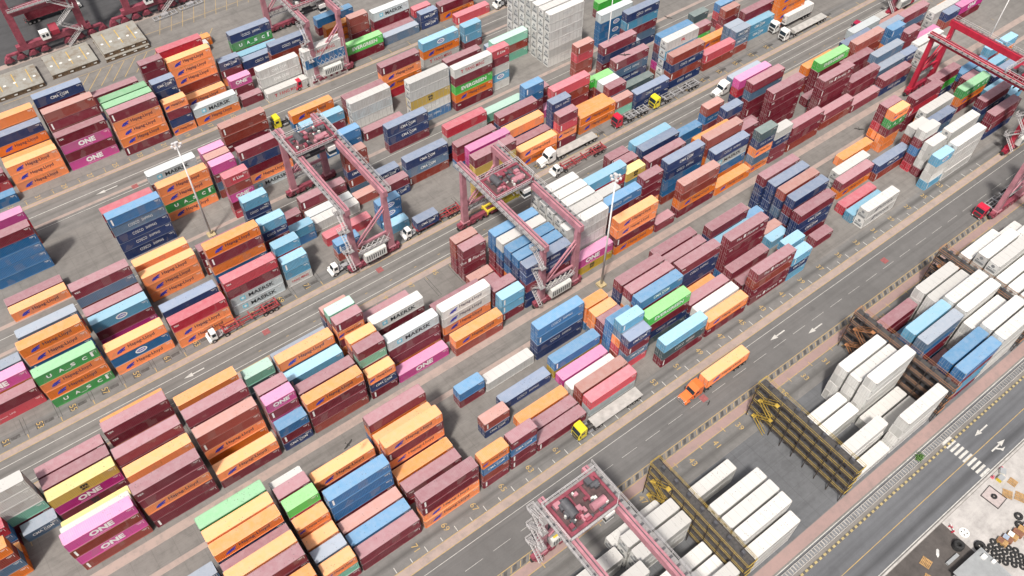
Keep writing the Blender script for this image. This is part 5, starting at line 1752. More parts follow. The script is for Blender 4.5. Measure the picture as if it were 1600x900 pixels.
136.27,167.09,5.70,40r,W,txt,white reefer container between white above and white below, 51% across 4% down the photo
136.29,167.04,8.55,40r,W,txt,white reefer container between white above and white below, 51% across 3% down the photo
136.25,167.08,11.40,40r,W,txt,white reefer container between white above and white below, 51% across 1% down the photo
136.27,167.05,14.25,40r,W,txt,white reefer container on top of white one, 51% across 0% down the photo
136.31,169.92,0.00,40r,W,txt,-
136.25,169.92,2.85,40r,W,txt,white reefer container between white above and white below, 50% across 5% down the photo
136.34,169.95,5.70,40r,W,txt,white reefer container between white above and white below, 50.3% across 3.6% down
136.30,169.89,8.55,40r,W,txt,white reefer container between white above and white below, 50% across 2% down the photo
136.28,169.89,11.40,40r,W,txt,white reefer container between white above and white below, 50.4% across 0.7% down
136.25,169.91,14.25,40r,W,txt,-
136.29,172.78,0.00,40r,W,txt,-
136.25,172.78,2.85,40r,W,txt,white reefer container between white above and white below, 49.7% across 4.3% down
136.34,172.81,5.70,40r,W,txt,white reefer container between white above and white below, 50% across 3% down the photo
136.32,172.75,8.55,40r,W,txt,white reefer container between white above and white below, 49.8% across 1.3% down
136.28,172.77,11.40,40r,W,txt,white reefer container between white above and white below, 50% across 0% down the photo
136.30,172.81,14.25,40r,W,txt,-
91.99,95.98,0.00,40r,W,plain,-
92.00,95.97,2.85,40r,W,plain,-
91.95,95.95,5.70,40r,W,plain,-
91.99,95.99,8.55,40r,W,plain,white reefer container between white above and white below, 54% across 40% down the photo
91.95,95.96,11.40,40r,W,plain,white reefer container on top of white one, 56% across 36% down the photo
91.96,98.81,0.00,40r,W,plain,-
92.04,98.84,2.85,40r,W,plain,-
91.98,98.80,5.70,40r,W,plain,-
92.04,98.82,8.55,40r,W,plain,white reefer container between white above and white below, 54% across 38% down the photo
91.97,98.84,11.40,40r,W,plain,white reefer container on top of white one, 55% across 35% down the photo
91.96,101.65,0.00,40r,W,plain,-
92.04,101.63,2.85,40r,W,plain,-
92.01,101.69,5.70,40r,W,plain,-
92.00,101.69,8.55,40r,W,plain,white reefer container between white above and white below, 53% across 37% down the photo
92.03,101.63,11.40,40r,W,plain,white reefer container on top of white one, 55% across 34% down the photo
92.04,104.48,0.00,40r,W,plain,-
92.00,104.49,2.85,40r,W,plain,-
91.96,104.50,5.70,40r,W,plain,-
91.95,104.53,8.55,40r,W,plain,white reefer container between white above and white below, 52% across 36% down the photo
92.03,104.51,11.40,40r,W,plain,white reefer container on top of white one, 54% across 33% down the photo
43.63,28.03,0.00,40r,W,plain,-
43.61,28.06,2.85,40r,W,plain,-
43.57,28.02,5.70,40r,W,plain,-
43.56,28.07,8.55,40r,W,plain,white reefer container on top of white one, 62% across 99% down the photo
43.58,33.77,0.00,40r,W,plain,white reefer container on the ground under white one, 60% across 99% down the photo
43.63,33.78,2.85,40r,W,plain,white reefer container on top of white one, 59% across 98% down the photo
43.56,22.35,0.00,40r,W,plain,-
43.62,22.30,2.85,40r,W,plain,-
43.56,22.32,5.70,40r,W,plain,-
43.62,19.44,0.00,40r,W,plain,-
43.59,19.45,2.85,40r,W,plain,-
56.59,19.49,0.00,40r,W,plain,-
56.57,19.47,2.85,40r,W,plain,-
56.61,19.44,5.70,40r,W,plain,white reefer container on top of white one, 71% across 99% down the photo
56.62,22.33,0.00,40r,W,plain,-
56.64,22.30,2.85,40r,W,plain,white reefer container on top of white one, 69% across 98% down the photo
56.64,25.19,0.00,40r,W,plain,-
56.62,25.21,2.85,40r,W,plain,white reefer container on top of white one, 67% across 97% down the photo
56.62,30.91,0.00,40r,W,plain,white reefer container on the ground under white one, 65% across 96% down the photo
56.56,30.89,2.85,40r,W,plain,white reefer container between white above and white below, 64% across 95% down the photo
56.56,30.89,5.70,40r,W,plain,white reefer container on top of white one, 64% across 93% down the photo
56.59,33.76,0.00,40r,W,plain,white reefer container on the ground under white one, 61% across 98% down the photo
56.59,33.75,2.85,40r,W,plain,white reefer container between white above and white below, 61% across 96% down the photo
56.58,33.79,5.70,40r,W,plain,white reefer container on top of white one, 63% across 91% down the photo
56.58,36.64,0.00,40r,W,plain,white reefer container alone on the ground, bottom middle
71.75,19.50,0.00,40r,W,plain,white reefer container on the ground under white one, 74% across 97% down the photo
71.79,19.48,2.85,40r,W,plain,white reefer container between white above and white below, 74% across 97% down the photo
71.84,19.45,5.70,40r,W,plain,white reefer container on top of white one, 75% across 93% down the photo
71.75,22.32,0.00,40r,W,plain,white reefer container on the ground under white one, 71% across 97% down the photo
71.83,22.35,2.85,40r,W,plain,white reefer container between white above and white below, 72% across 96% down the photo
71.75,22.33,5.70,40r,W,plain,white reefer container between white above and white below, 73% across 93% down the photo
71.84,22.32,8.55,40r,W,plain,white reefer container on top of white one, 74% across 90% down the photo
71.75,25.21,0.00,40r,W,plain,white reefer container on the ground under white one, 70% across 95% down the photo
71.81,25.16,2.85,40r,W,plain,white reefer container between white above and white below, 70% across 94% down the photo
71.78,25.20,5.70,40r,W,plain,white reefer container between white above and white below, 71% across 93% down the photo
71.81,25.18,8.55,40r,W,plain,white reefer container on top of white one, 73% across 88% down the photo
71.82,28.06,0.00,40r,W,plain,white reefer container on the ground under white one, 69% across 93% down the photo
71.79,28.02,2.85,40r,W,plain,white reefer container between white above and white below, 69% across 92% down the photo
71.81,28.02,5.70,40r,W,plain,white reefer container between white above and white below, 69% across 90% down the photo
71.79,28.07,8.55,40r,W,plain,white reefer container on top of white one, 72% across 86% down the photo
71.83,33.79,0.00,40r,W,plain,white reefer container on the ground under white one, 69% across 86% down the photo
71.80,33.77,2.85,40r,W,plain,white reefer container on top of white one, 69% across 84% down the photo
100.11,19.44,0.00,40r,W,rdoor,white reefer container alone on the ground, 84% across 81% down the photo
100.11,22.36,0.00,40r,W,rdoor,white reefer container on the ground under white one, 82% across 81% down the photo
100.08,22.30,2.85,40r,W,rdoor,white reefer container between white above and white below, 83% across 79% down the photo
100.07,22.35,5.70,40r,W,rdoor,white reefer container on top of white one, 84% across 76% down the photo
100.06,28.06,0.00,40r,W,rdoor,white reefer container on the ground under white one, 80% across 77% down the photo
100.05,28.06,2.85,40r,W,rdoor,white reefer container on top of white one, 81% across 74% down the photo
100.12,30.93,0.00,40r,W,rdoor,white reefer container on the ground under white one, 78% across 76% down the photo
100.13,30.91,2.85,40r,W,rdoor,white reefer container on top of white one, 80% across 72% down the photo
112.98,19.47,0.00,40r,W,rdoor,white reefer container on the ground under white one, 88% across 76% down the photo
112.97,19.46,2.85,40r,W,rdoor,white reefer container between white above and white below, 88% across 75% down the photo
112.98,19.48,5.70,40r,W,rdoor,white reefer container between white above and white below, 88% across 74% down the photo
112.96,19.45,8.55,40r,W,rdoor,white reefer container on top of white one, 90% across 71% down the photo
113.04,22.35,0.00,40r,W,rdoor,white reefer container alone on the ground, 87% across 72% down the photo
113.00,25.21,0.00,40r,W,rdoor,white reefer container alone on the ground, 86% across 71% down the photo
112.99,28.02,0.00,40r,W,rdoor,white reefer container on the ground under white one, 85% across 70% down the photo
112.97,28.04,2.85,40r,W,rdoor,white reefer container between white above and white below, 85% across 69% down the photo
113.01,28.02,5.70,40r,W,rdoor,white reefer container between white above and white below, 85% across 68% down the photo
112.98,28.08,8.55,40r,W,rdoor,white reefer container between white above and white below, 86% across 67% down the photo
113.04,28.08,11.40,40r,W,rdoor,white reefer container on top of white one, 87% across 64% down the photo
113.03,30.88,0.00,40r,W,rdoor,-
112.96,30.89,2.85,40r,W,rdoor,white reefer container between white above and white below, 83% across 69% down the photo
112.99,30.90,5.70,40r,W,rdoor,white reefer container between white above and white below, 83% across 68% down the photo
112.95,30.90,8.55,40r,W,rdoor,white reefer container on top of white one, 85% across 64% down the photo
112.96,33.76,0.00,40r,W,rdoor,white reefer container on the ground under white one, 81% across 68% down the photo
112.97,33.80,2.85,40r,W,rdoor,white reefer container between white above and white below, 81% across 67% down the photo
113.03,33.77,5.70,40r,W,rdoor,white reefer container between white above and white below, 82% across 66% down the photo
112.99,33.74,8.55,40r,W,rdoor,white reefer container on top of white one, 84% across 62% down the photo
141.54,19.48,0.00,40r,W,rdoor,white reefer container on the ground under white one, 97% across 63% down the photo
141.50,19.48,2.85,40r,W,rdoor,white reefer container between white above and white below, 98% across 61% down the photo
141.47,19.49,5.70,40r,W,rdoor,white reefer container between white above and white below, 98% across 60% down the photo
141.45,19.50,8.55,40r,W,rdoor,white reefer container between white above and white below, 98% across 59% down the photo
141.50,19.47,11.40,40r,W,rdoor,white reefer container on top of white one, 99% across 57% down the photo
141.53,22.31,0.00,40r,W,rdoor,-
141.47,22.31,2.85,40r,W,rdoor,-
141.49,22.32,5.70,40r,W,rdoor,-
141.45,22.35,8.55,40r,W,rdoor,-
141.53,22.31,11.40,40r,W,rdoor,white reefer container on top of white one, 98% across 55% down the photo
141.54,25.16,0.00,40r,W,rdoor,-
141.50,25.20,2.85,40r,W,rdoor,white reefer container between white above and white below, 93% across 60% down the photo
141.46,25.17,5.70,40r,W,rdoor,white reefer container between white above and white below, 93% across 58% down the photo
141.54,25.16,8.55,40r,W,rdoor,white reefer container on top of white one, 96% across 55% down the photo
141.47,28.05,0.00,40r,W,rdoor,white reefer container on the ground under white one, 92% across 60% down the photo
141.52,28.08,2.85,40r,W,rdoor,white reefer container between white above and white below, 93% across 59% down the photo
141.47,28.03,5.70,40r,W,rdoor,white reefer container between white above and white below, 93% across 57% down the photo
141.47,28.07,8.55,40r,W,rdoor,white reefer container between white above and white below, 95% across 54% down the photo
141.45,28.03,11.40,40r,W,rdoor,white reefer container on top of white one, 95% across 51% down the photo
141.53,30.91,0.00,40r,W,rdoor,-
141.49,30.89,2.85,40r,W,rdoor,-
141.49,30.90,5.70,40r,W,rdoor,-
141.46,30.91,8.55,40r,W,rdoor,-
141.46,30.89,11.40,40r,W,rdoor,white reefer container on top of white one, 94% across 50% down the photo
141.52,33.78,0.00,40r,W,rdoor,-
141.46,33.74,2.85,40r,W,rdoor,white reefer container between white above and white below, 89% across 55% down the photo
141.51,33.78,5.70,40r,W,rdoor,white reefer container between white above and white below, 90% across 54% down the photo
141.46,33.76,8.55,40r,W,rdoor,white reefer container on top of white one, 92% across 50% down the photo
141.48,36.61,0.00,40r,W,rdoor,white reefer container on the ground under white one, 89% across 55% down the photo
141.53,36.64,2.85,40r,W,rdoor,white reefer container between white above and white below, 89% across 54% down the photo
141.45,36.61,5.70,40r,W,rdoor,white reefer container between white above and white below, 89% across 52% down the photo
141.48,36.64,8.55,40r,W,rdoor,white reefer container on top of white one, 91% across 49% down the photo
157.45,22.32,0.00,40r,W,plain,-
157.50,22.30,2.85,40r,W,plain,-
157.51,22.31,5.70,40r,W,plain,-
157.48,22.32,8.55,40r,W,plain,white reefer container on top of white one, 100% across 51% down the photo
157.45,25.16,0.00,40r,W,plain,-
157.50,25.17,2.85,40r,W,plain,-
157.53,25.21,5.70,40r,W,plain,white reefer container between white above and white below, 98% across 52% down the photo
157.45,25.22,8.55,40r,W,plain,white reefer container on top of white one, 99% across 50% down the photo
157.49,28.04,0.00,40r,W,plain,-
157.46,28.08,2.85,40r,W,plain,-
157.51,28.06,5.70,40r,W,plain,white reefer container between white above and white below, 97% across 51% down the photo
157.51,28.05,8.55,40r,W,plain,white reefer container on top of white one, 99% across 47% down the photo
157.53,30.88,0.00,40r,W,plain,-
157.47,30.92,2.85,40r,W,plain,-
157.51,30.89,5.70,40r,W,plain,-
157.48,30.90,8.55,40r,W,plain,white reefer container between white above and white below, 98% across 47% down the photo
157.50,30.94,11.40,40r,W,plain,white reefer container on top of white one, 98% across 44% down the photo
157.51,33.74,0.00,40r,W,plain,-
157.54,33.78,2.85,40r,W,plain,-
157.47,33.79,5.70,40r,W,plain,white reefer container between white above and white below, 95% across 47% down the photo
157.48,33.75,8.55,40r,W,plain,white reefer container between white above and white below, 95% across 46% down the photo
157.54,33.74,11.40,40r,W,plain,white reefer container on top of white one, 97% across 43% down the photo
157.54,36.63,0.00,40r,W,plain,-
157.46,36.62,2.85,40r,W,plain,-
157.48,36.62,5.70,40r,W,plain,white reefer container between white above and white below, 94% across 46% down the photo
157.45,36.66,8.55,40r,W,plain,white reefer container on top of white one, 95% across 43% down the photo
170.57,19.48,0.00,40r,W,plain,-
170.63,19.45,2.85,40r,W,plain,-
170.63,19.50,5.70,40r,W,plain,-
170.63,22.36,0.00,40r,W,plain,-
170.57,22.31,2.85,40r,W,plain,-
170.59,22.31,5.70,40r,W,plain,-
170.55,22.35,8.55,40r,W,plain,-
170.59,25.19,0.00,40r,W,plain,-
170.61,25.22,2.85,40r,W,plain,-
170.57,25.22,5.70,40r,W,plain,-
170.58,25.17,8.55,40r,W,plain,-
170.62,28.07,0.00,40r,W,plain,-
170.62,28.08,2.85,40r,W,plain,-
170.63,28.08,5.70,40r,W,plain,-
170.58,28.03,8.55,40r,W,plain,-
170.58,28.07,11.40,40r,W,plain,-
170.58,30.93,0.00,40r,W,plain,-
170.55,30.93,2.85,40r,W,plain,-
170.64,30.88,5.70,40r,W,plain,-
170.55,30.94,8.55,40r,W,plain,-
170.57,33.74,0.00,40r,W,plain,-
170.55,33.77,2.85,40r,W,plain,-
170.61,33.77,5.70,40r,W,plain,white reefer container on top of white one, 100% across 40% down the photo
170.57,36.63,0.00,40r,W,plain,-
170.62,36.66,2.85,40r,W,plain,white reefer container on top of white one, 99% across 39% down the photo
129.06,36.64,0.00,40,M,mark,-
129.08,36.63,2.70,40,M,mark,-
129.10,36.66,5.40,40,M,mark,maroon long container on top of maroon one, right side
129.12,33.80,0.00,40,B,mark,-
129.12,30.89,0.00,40,B,mark,-
129.09,30.94,2.70,40,M,plain,-
129.07,30.88,5.40,40,M,plain,-
129.05,30.93,8.10,40,B,mark,-
129.10,30.93,10.80,40,L,plain,light blue long container on top of blue one
129.09,28.02,0.00,40,B,mark,-
129.12,28.07,2.70,40,M,plain,-
129.06,28.04,5.40,40,M,plain,-
129.06,28.06,8.10,40,B,mark,-
129.10,28.03,10.80,40,S,plain,slate blue long container on top of blue one
129.07,25.22,0.00,40,M,plain,maroon long container alone on the ground, right side
129.07,22.33,0.00,40,B,plain,-
129.09,22.32,2.70,40,M,plain,-
129.08,22.35,5.40,40,B,plain,-
129.05,22.30,8.10,40,N,plain,-
129.08,22.34,10.80,40,B,plain,blue long container on top of navy one, right side
129.09,19.47,0.00,40,M,plain,-
129.07,19.49,2.70,40,L,plain,-
129.07,19.47,5.40,40,L,plain,-
129.08,19.48,8.10,40,M,mark,-
129.09,19.45,10.80,40,B,mark,blue long container on top of maroon one, right side
'''

def merge_stuff(rows):
    """the far and hidden containers of the stacks as one mass"""
    vs, fs, mi, mats = [], [], [], []
    for (x, y, z, size, key, lg) in rows:
        ms = [cached(('b', size, key), lambda: body_mesh(size, key)), cached(('f', size, key), lambda: frame_mesh(size, key))]
        ms.append(cached('ru', reefer_unit_mesh) if size == '40r' and lg != 'rdoor' else cached(('d', size, key, 1), lambda: door_mesh(size, key, 1)))
        if size != '40r' or lg == 'rdoor': ms.append(cached(('d', size, key, -1), lambda: door_mesh(size, key, -1)))
        ms.append(cached(('l', size, lg), lambda: make_logo(lg, size)))
        for me in ms:
            n = len(vs); vs += [(v.co.x+x, v.co.y+y, v.co.z+z) for v in me.vertices]
            for p in me.polygons:
                fs.append(tuple(i+n for i in p.vertices)); m = me.materials[p.material_index]
                if m not in mats: mats.append(m)
                mi.append(mats.index(m))
    me = bpy.data.meshes.new('stacked_containers'); me.from_pydata(vs, [], fs)
    for m in mats: me.materials.append(m)
    me.polygons.foreach_set('material_index', mi); me.update()
    o = link(bpy.data.objects.new('stacked_containers', me)); o['kind'] = 'stuff'
    tag(o, 'remaining far and half hidden containers filling the stacks', 'containers')
NAME = {'40': 'shipping_container', '20': 'short_container', '40r': 'reefer_container'}
CAT = {'40': 'container', '20': 'short container', '40r': 'reefer'}
GRP = {'40': 'long containers in the stacks', '20': 'short containers in the stacks', '40r': 'white reefer containers in the stacks'}
rest = []
for ln in BOXES.strip().splitlines():
    x, y, z, size, key, lg, lab = ln.split(',', 6); x, y, z = float(x), float(y), float(z)
    if lab == '-': rest.append((x, y, z, size, key, lg))
    else: make_container(size, key, lg, (x, y, z), NAME[size], lab, CAT[size], GRP[size])
merge_stuff(rest)
# ---------------------------------------------------------------- cranes
PINK = plain('faded_pink_paint', (0.42,0.19,0.225), 0.5, 0, 0.32, 0.5); PINKD = plain('faded_red_paint', (0.25,0.055,0.08), 0.55, 0, 0.45, 0.8)
CRED = plain('crane_red_paint', (0.44,0.022,0.05), 0.45, 0, 0.25, 0.5); CREDD = plain('crane_dark_red_paint', (0.30,0.02,0.045), 0.5, 0, 0.3, 0.7)
RAIL = plain('galvanised_rail', (0.62,0.60,0.60), 0.5, 0.2, 0.15); GRATE = plain('grating', (0.30,0.29,0.29), 0.6, 0.3, 0.3, 3)
PACK = plain('powerpack_white', (0.60,0.61,0.58), 0.5, 0, 0.15); MOTOR = plain('motor_grey', (0.10,0.10,0.11), 0.5, 0.2); GLASS = plain('dark_glass', (0.02,0.03,0.04), 0.12)
TDECK = plain('trolley_deck', (0.10,0.06,0.062), 0.75, 0.1, 0.5, 1.2); SYEL = plain('spreader_yellow', (0.62,0.47,0.04), 0.5); TYRE = plain('tyre_rubber', (0.022,0.022,0.023), 0.85, 0, 0.3, 3); CABW = plain('cabin_white', (0.72,0.72,0.70), 0.4, 0, 0.1); HUBC = plain('wheel_hub', (0.35,0.33,0.32), 0.5, 0.3)
def handrail(mb, pts, z, h=1.1, r=.05, step=2.4):
    for a, b in zip(pts, pts[1:]):
        A = Vector((*a, z)); B = Vector((*b, z)); n = max(1, int((B-A).length/step))
        for k in range(n+1):
            p = A.lerp(B, k/n); mb.bar(p, p+Vector((0,0,h)), r)
        for q in (h, h*.55): mb.bar(A+Vector((0,0,q)), B+Vector((0,0,q)), r)
def wheel_mesh(R_=.78, w=.5, axis='y'):
    mb = MB(); a = Vector((0,-w/2,0)); b = Vector((0,w/2,0)); mb.mat(0).tube(a, b, R_, 16); mb.mat(1).tube(a*1.06, b*1.06, R_*.5, 12)
    return mb.mesh('wheel', [TYRE, HUBC])
def rtg(label, x, y, half, paint, dark, trol, top=20.4, legx=4.65, spreader_z=14.0, pack_end=-1, pack_mat=None, pack_top=None, rot=0.0):
    t = thing('gantry_crane', label, 'crane', (x, y, 0), rot, 'gantry cranes over the stacks')
    zg = top-1.7
    for sx in (-1, 1):
        for sy in (-1, 1):
            mb = MB(); X, Y = sx*legx, sy*half
            def sec(z, a, b): return [(X-a,Y-b,z),(X+a,Y-b,z),(X+a,Y+b,z),(X-a,Y+b,z)]
            s0, s1, s2 = sec(2.1,.80,.55), sec(6.0,.74,.52), sec(zg,.52,.50)
            mb.raw(s0+s1+s2, [(3,2,1,0),(8,9,10,11)]+[(i,(i+1)%4,4+(i+1)%4,4+i) for i in range(4)]+[(4+i,4+(i+1)%4,8+(i+1)%4,8+i) for i in range(4)])
            mb.box(X-1.0,X+1.0,Y-.75,Y+.75,2.0,2.35)
            mb.obj('leg', paint, t)
    for sy in (-1, 1):
        mb = MB(); Y = sy*half
        mb.box(-legx-2.1, legx+2.1, Y-.5, Y+.5, 1.25, 2.1)
        for px in (-legx-1.0, -legx+1.2, legx-1.2, legx+1.0):
            mb.prism([(px-1.0, .85), (px+1.0, .85), (px+.35, 1.6), (px-.35, 1.6)], Y-.62, Y+.62, 'y') if False else mb.box(px-.75, px+.75, Y-.66, Y+.66, .78, 1.24)
            mb.bar((px-.6, Y-.7, .9), (px, Y-.7, 1.9), .22); mb.bar((px+.6, Y-.7, .9), (px, Y-.7, 1.9), .22)
        for k in range(7): mb.box(-legx-1.6+k*1.75, -legx-.9+k*1.75, Y-.85, Y-.67, 1.0, 1.7)
        sb = mb.obj('sill_beam', dark, t)
        wm = cached('rtgwheel', wheel_mesh)
        for px in (-legx-1.55, -legx-.0, -legx+1.55, legx-1.55, legx, legx+1.55, -1.2, 1.2):
            w = link(bpy.data.objects.new('wheel', wm), sb); w.location = (px, Y, .78)
    for sx in (-1, 1):
        mb = MB(); X = sx*legx
        mb.box(X-.55, X+.55, -half-1.2, half+1.2, zg, top); 
        for k in range(9): mb.box(X-.62, X+.62, -half+1+k*(2*half-2)/8-.06, -half+1+k*(2*half-2)/8+.06, zg-.05, top+.02)
        g = mb.obj('girder', paint, t)
        r = MB(); r.box(X-.06, X+.06, -half-1, half+1, top+.02, top+.16); r.obj('rail', MOTOR, g)
        w = MB(); xo = X+sx*.58; xe = X+sx*1.5
        w.mat(0).box(min(xo, xe), max(xo, xe), -half-1.2, half+1.2, top-.45, top-.38)
        for k in range(14): w.bar((X+sx*.55, -half+k*2*half/13, top-1.2), (xe, -half+k*2*half/13, top-.45), .08)
        w.mat(1); handrail(w, [(xe, -half-1.2), (xe, half+1.2)], top-.38)
        w.mat(2)
        for k in range(18): w.box(min(xo,xe)+.1, max(xo,xe)-.25, -half+.5+k*(2*half-1)/17, -half+.9+k*(2*half-1)/17, top-.38, top-.2)
        w.obj('walkway', [GRATE, RAIL, MOTOR], g)
    for sy in (-1, 1):   # end bracing and its service platform
        mb = MB(); Y = sy*half
        mb.mat(0).bar((-legx+.4, Y, 7.2), (legx-.4, Y, 7.2), .5, .6); mb.bar((legx-.4, Y, 15.5), (-legx+.6, Y, 7.6), .36); mb.bar((legx-.5, Y-.45, 14.8), (-legx+1.2, Y-.45, 7.6), .22)
        mb.mat(1)
        for k in range(6): a = -legx+.8+k*1.4; mb.bar((a, Y+sy*.5, 5.0), (a+1.4, Y+sy*.5, 7.0), .12); mb.bar((a+1.4, Y+sy*.5, 5.0), (a, Y+sy*.5, 7.0), .12)
        mb.mat(2).box(-legx+.7, legx-.7, Y+sy*.35-.45, Y+sy*.35+.45, 4.9, 4.98)
        mb.mat(1); handrail(mb, [(-legx+.7, Y+sy*.9), (legx-.7, Y+sy*.9)], 4.98)
        mb.obj('end_brace', [paint, RAIL, GRATE], t)
    # power pack on the sill
    Y = pack_end*(half+.35)
    mb = MB(); zb, zt = 2.15, 4.75
    prof = [(-1.15,zb),(1.15,zb),(1.15,zt-.35),(.85,zt),(-.85,zt),(-1.15,zt-.35)]
    mb.prism([(Y+p, q) for p, q in prof], -2.75, 2.75, 'x')
    pk = mb.obj('power_pack', pack_mat or PACK, t)
    mb = MB()
    for k in range(9): mb.box(-2.4+k*.55, -2.15+k*.55, Y-1.19, Y-1.15, zb+.5, zt-.7)
    mb.tube((1.6,Y,zt),(1.6,Y,zt+.7),.16,8); mb.tube((1.0,Y+.3,zt),(1.0,Y+.3,zt+.5),.12,8)
    mb.obj('louvre', MOTOR, pk)
    if pack_top: mb = MB(); [mb.box(-2.2, 2.2, Y+a, Y+a+.35, zt, zt+.12) for a in (-.8,-.2,.4)]; mb.obj('roof_panel', pack_top, pk)
    # zig-zag stair up the near left leg
    mb = MB(); X0 = -legx-1.3; z = 2.2; Y0 = pack_end*half; f = 1
    while z < zg-1.5:
        z2 = min(z+3.2, zg-.6); a, b = (Y0-1.6*f, Y0+1.6*f)
        for q in (-.35, .35): mb.mat(1).bar((X0+q, a, z), (X0+q, b, z2), .1, .16); mb.bar((X0+q, a, z+1), (X0+q, b, z2+1), .05)
        for k in range(9): p = k/8; mb.mat(0).box(X0-.35, X0+.35, a+(b-a)*p-.12, a+(b-a)*p+.12, z+(z2-z)*p, z+(z2-z)*p+.04)
        mb.mat(0).box(X0-.7, X0+.7, b-.6, b+.6, z2, z2+.06); mb.mat(1); handrail(mb, [(X0-.7,b-.6),(X0-.7,b+.6),(X0+.7,b+.6)], z2+.06)
        z = z2; f = -f
    mb.obj('stairway', [GRATE, RAIL], t)
    # trolley with hoist machinery
    T = MB().mat(0); ty = trol; z0 = top+.25; hx = legx+.35; hy = 3.2
    T.box(-hx, hx, ty-hy, ty-hy+.6, z0, z0+.6).box(-hx, hx, ty+hy-.6, ty+hy, z0, z0+.6)
    for a in (-hx, -1.5, 1.2, hx-.5): T.box(a, a+.5, ty-hy+.61, ty+hy-.61, z0, z0+.5)
    T.mat(1).box(-hx+.52, -1.52, ty-hy+.63, ty+hy-.63, z0+.3, z0+.36).box(-.98, 1.18, ty-hy+.63, ty+hy-.63, z0+.3, z0+.36).box(1.72, hx-.52, ty-hy+.63, ty+hy-.63, z0+.3, z0+.36)
    tr = T.obj('trolley', [dark, TDECK], t)
    mb = MB(); mb.tube((-2.6, ty-1.2, z0+1.3), (-2.6, ty+1.8, z0+1.3), .85, 18); mb.obj('winch_drum', MOTOR, tr)
    rr = random.Random(int(x*7+y)); mb = MB()
    for k in range(34):
        a = rr.uniform(-hx+.4, hx-1.8); b = rr.uniform(ty-hy+.3, ty+hy-1.4); s = rr.uniform(.4, 1.3); q = rr.uniform(.3, 1.2)
        mb.mat(k % 4).box(a, a+s, b, b+rr.uniform(.4, 1.2), z0+.37+k*.004, z0+.38+q)
    mb.mat(0).tube((.4, ty-1.6, z0+1.1), (3.2, ty-1.6, z0+1.1), .7, 14); mb.mat(2).tube((2.6, ty+1.4, z0+.9), (4.2, ty+1.4, z0+.9), .45, 12)
    mb.obj('hoist_machinery', [paint, dark, MOTOR, MOTOR], tr)
    mb = MB()
    for k in range(9):
        a = rr.uniform(-hx+.5, hx-.8); b = rr.uniform(ty-hy+.4, ty+hy-.8); q = rr.uniform(.3,.9); mb.box(a, a+rr.uniform(.25,.6), b, b+rr.uniform(.25,.5), z0+.62, z0+.65+q)
    mb.obj('switch_box', PACK, tr)
    mb = MB(); ring = [(-hx-.6,ty-hy-.5),(hx-1.2,ty-hy-.5),(hx+.6,ty-hy+.9),(hx+.6,ty+hy+.5),(-hx-.6,ty+hy+.5),(-hx-.6,ty-hy-.5)]
    mb.mat(0); handrail(mb, ring, z0+.3, 1.15, .07, 1.2)
    mb.mat(1)
    mb.box(-hx-.6, hx+.6, ty+hy+.02, ty+hy+.5, z0+.24, z0+.3).box(-hx-.6, hx-.6, ty-hy-.5, ty-hy-.02, z0+.24, z0+.3)
    mb.obj('handrail', [RAIL, GRATE], tr)
    mb = MB(); mb.mat(0).box(2.2, 4.0, ty-hy-.3, ty-hy+1.7, top-3.6, top-1.2); mb.mat(1).box(2.15, 4.05, ty-hy-.34, ty-hy+1.3, top-3.1, top-2.2)
    mb.obj('operator_cab', [CABW, GLASS], tr)
    if not spreader_z:
        mb = MB(); mb.mat(0).box(-1.3, 1.3, ty-.8, ty+.8, top-3.4, top-2.9).box(-3.0, 3.0, ty-.9, ty-.6, top-3.9, top-3.5).box(-3.0, 3.0, ty+.6, ty+.9, top-3.9, top-3.5); mb.mat(1)
        for a in (-1.0, 1.0): mb.bar((a, ty, top-2.9), (a, ty, z0), .06)
        mb.obj('spreader', [MOTOR, MOTOR], tr)
    if spreader_z:
        mb = MB(); sz = spreader_z; mb.mat(0).box(-1.2, 1.2, ty-.9, ty+.9, sz+.5, sz+1.1); mb.box(-6.0, 6.0, ty-1.0, ty-.6, sz, sz+.45).box(-6.0, 6.0, ty+.6, ty+1.0, sz, sz+.45)
        for a in (-6.05, -2.4, 2.1, 5.75): mb.box(a, a+.3, ty-1.2, ty+1.2, sz-.02, sz+.47)
        for a in (-6.1, 5.9):
            for b in (-1.15, 1.0): mb.box(a, a+.2, ty+b, ty+b+.15, sz-.5, sz-.03)
        mb.mat(1)
        for a in (-1.0, 1.0):
            for b in (-.7, .7): mb.bar((a, ty+b, sz+1.1), (a*1.3, ty+b*1.6, z0), .05)
        mb.obj('spreader', [SYEL, MOTOR], tr)
    return t
rtg('pale pink gantry crane astride the stacks between the white tractor and the blue containers', 52.4, 136.3, 15.1, PINK, PINKD, 8.0, spreader_z=0)
rtg('pale pink gantry crane straddling the tall white reefer block and the navy stacks', 79.9, 102.6, 14.6, PINK, PINKD, 4.2, spreader_z=15.3)
rtg('pale pink gantry crane at the top left beside the green lettered stack', 78.6, 202.3, 14.7, PINK, PINKD, -6.0, spreader_z=0)
rtg('pale pink gantry crane reaching out of the picture bottom over the white reefers', 44.6, 28.6, 14.5, PINK, PINKD, 10.6, top=21.6, spreader_z=0, pack_end=1, pack_mat=PACK, pack_top=SYEL)
rtg('bright red gantry crane in the upper right corner', 208.5, 70.0, 15.2, CRED, CREDD, -9.0, top=19.5, spreader_z=0)
rtg('dusky pink gantry crane at the right edge above the red lorry', 185.5, 28.9, 14.5, PINK, PINKD, -8.0, spreader_z=0)
rtg('dark pink gantry crane at the top edge behind the far stacks', 236.0, 126.0, 13.5, PINKD, CREDD, 3.0, spreader_z=0)
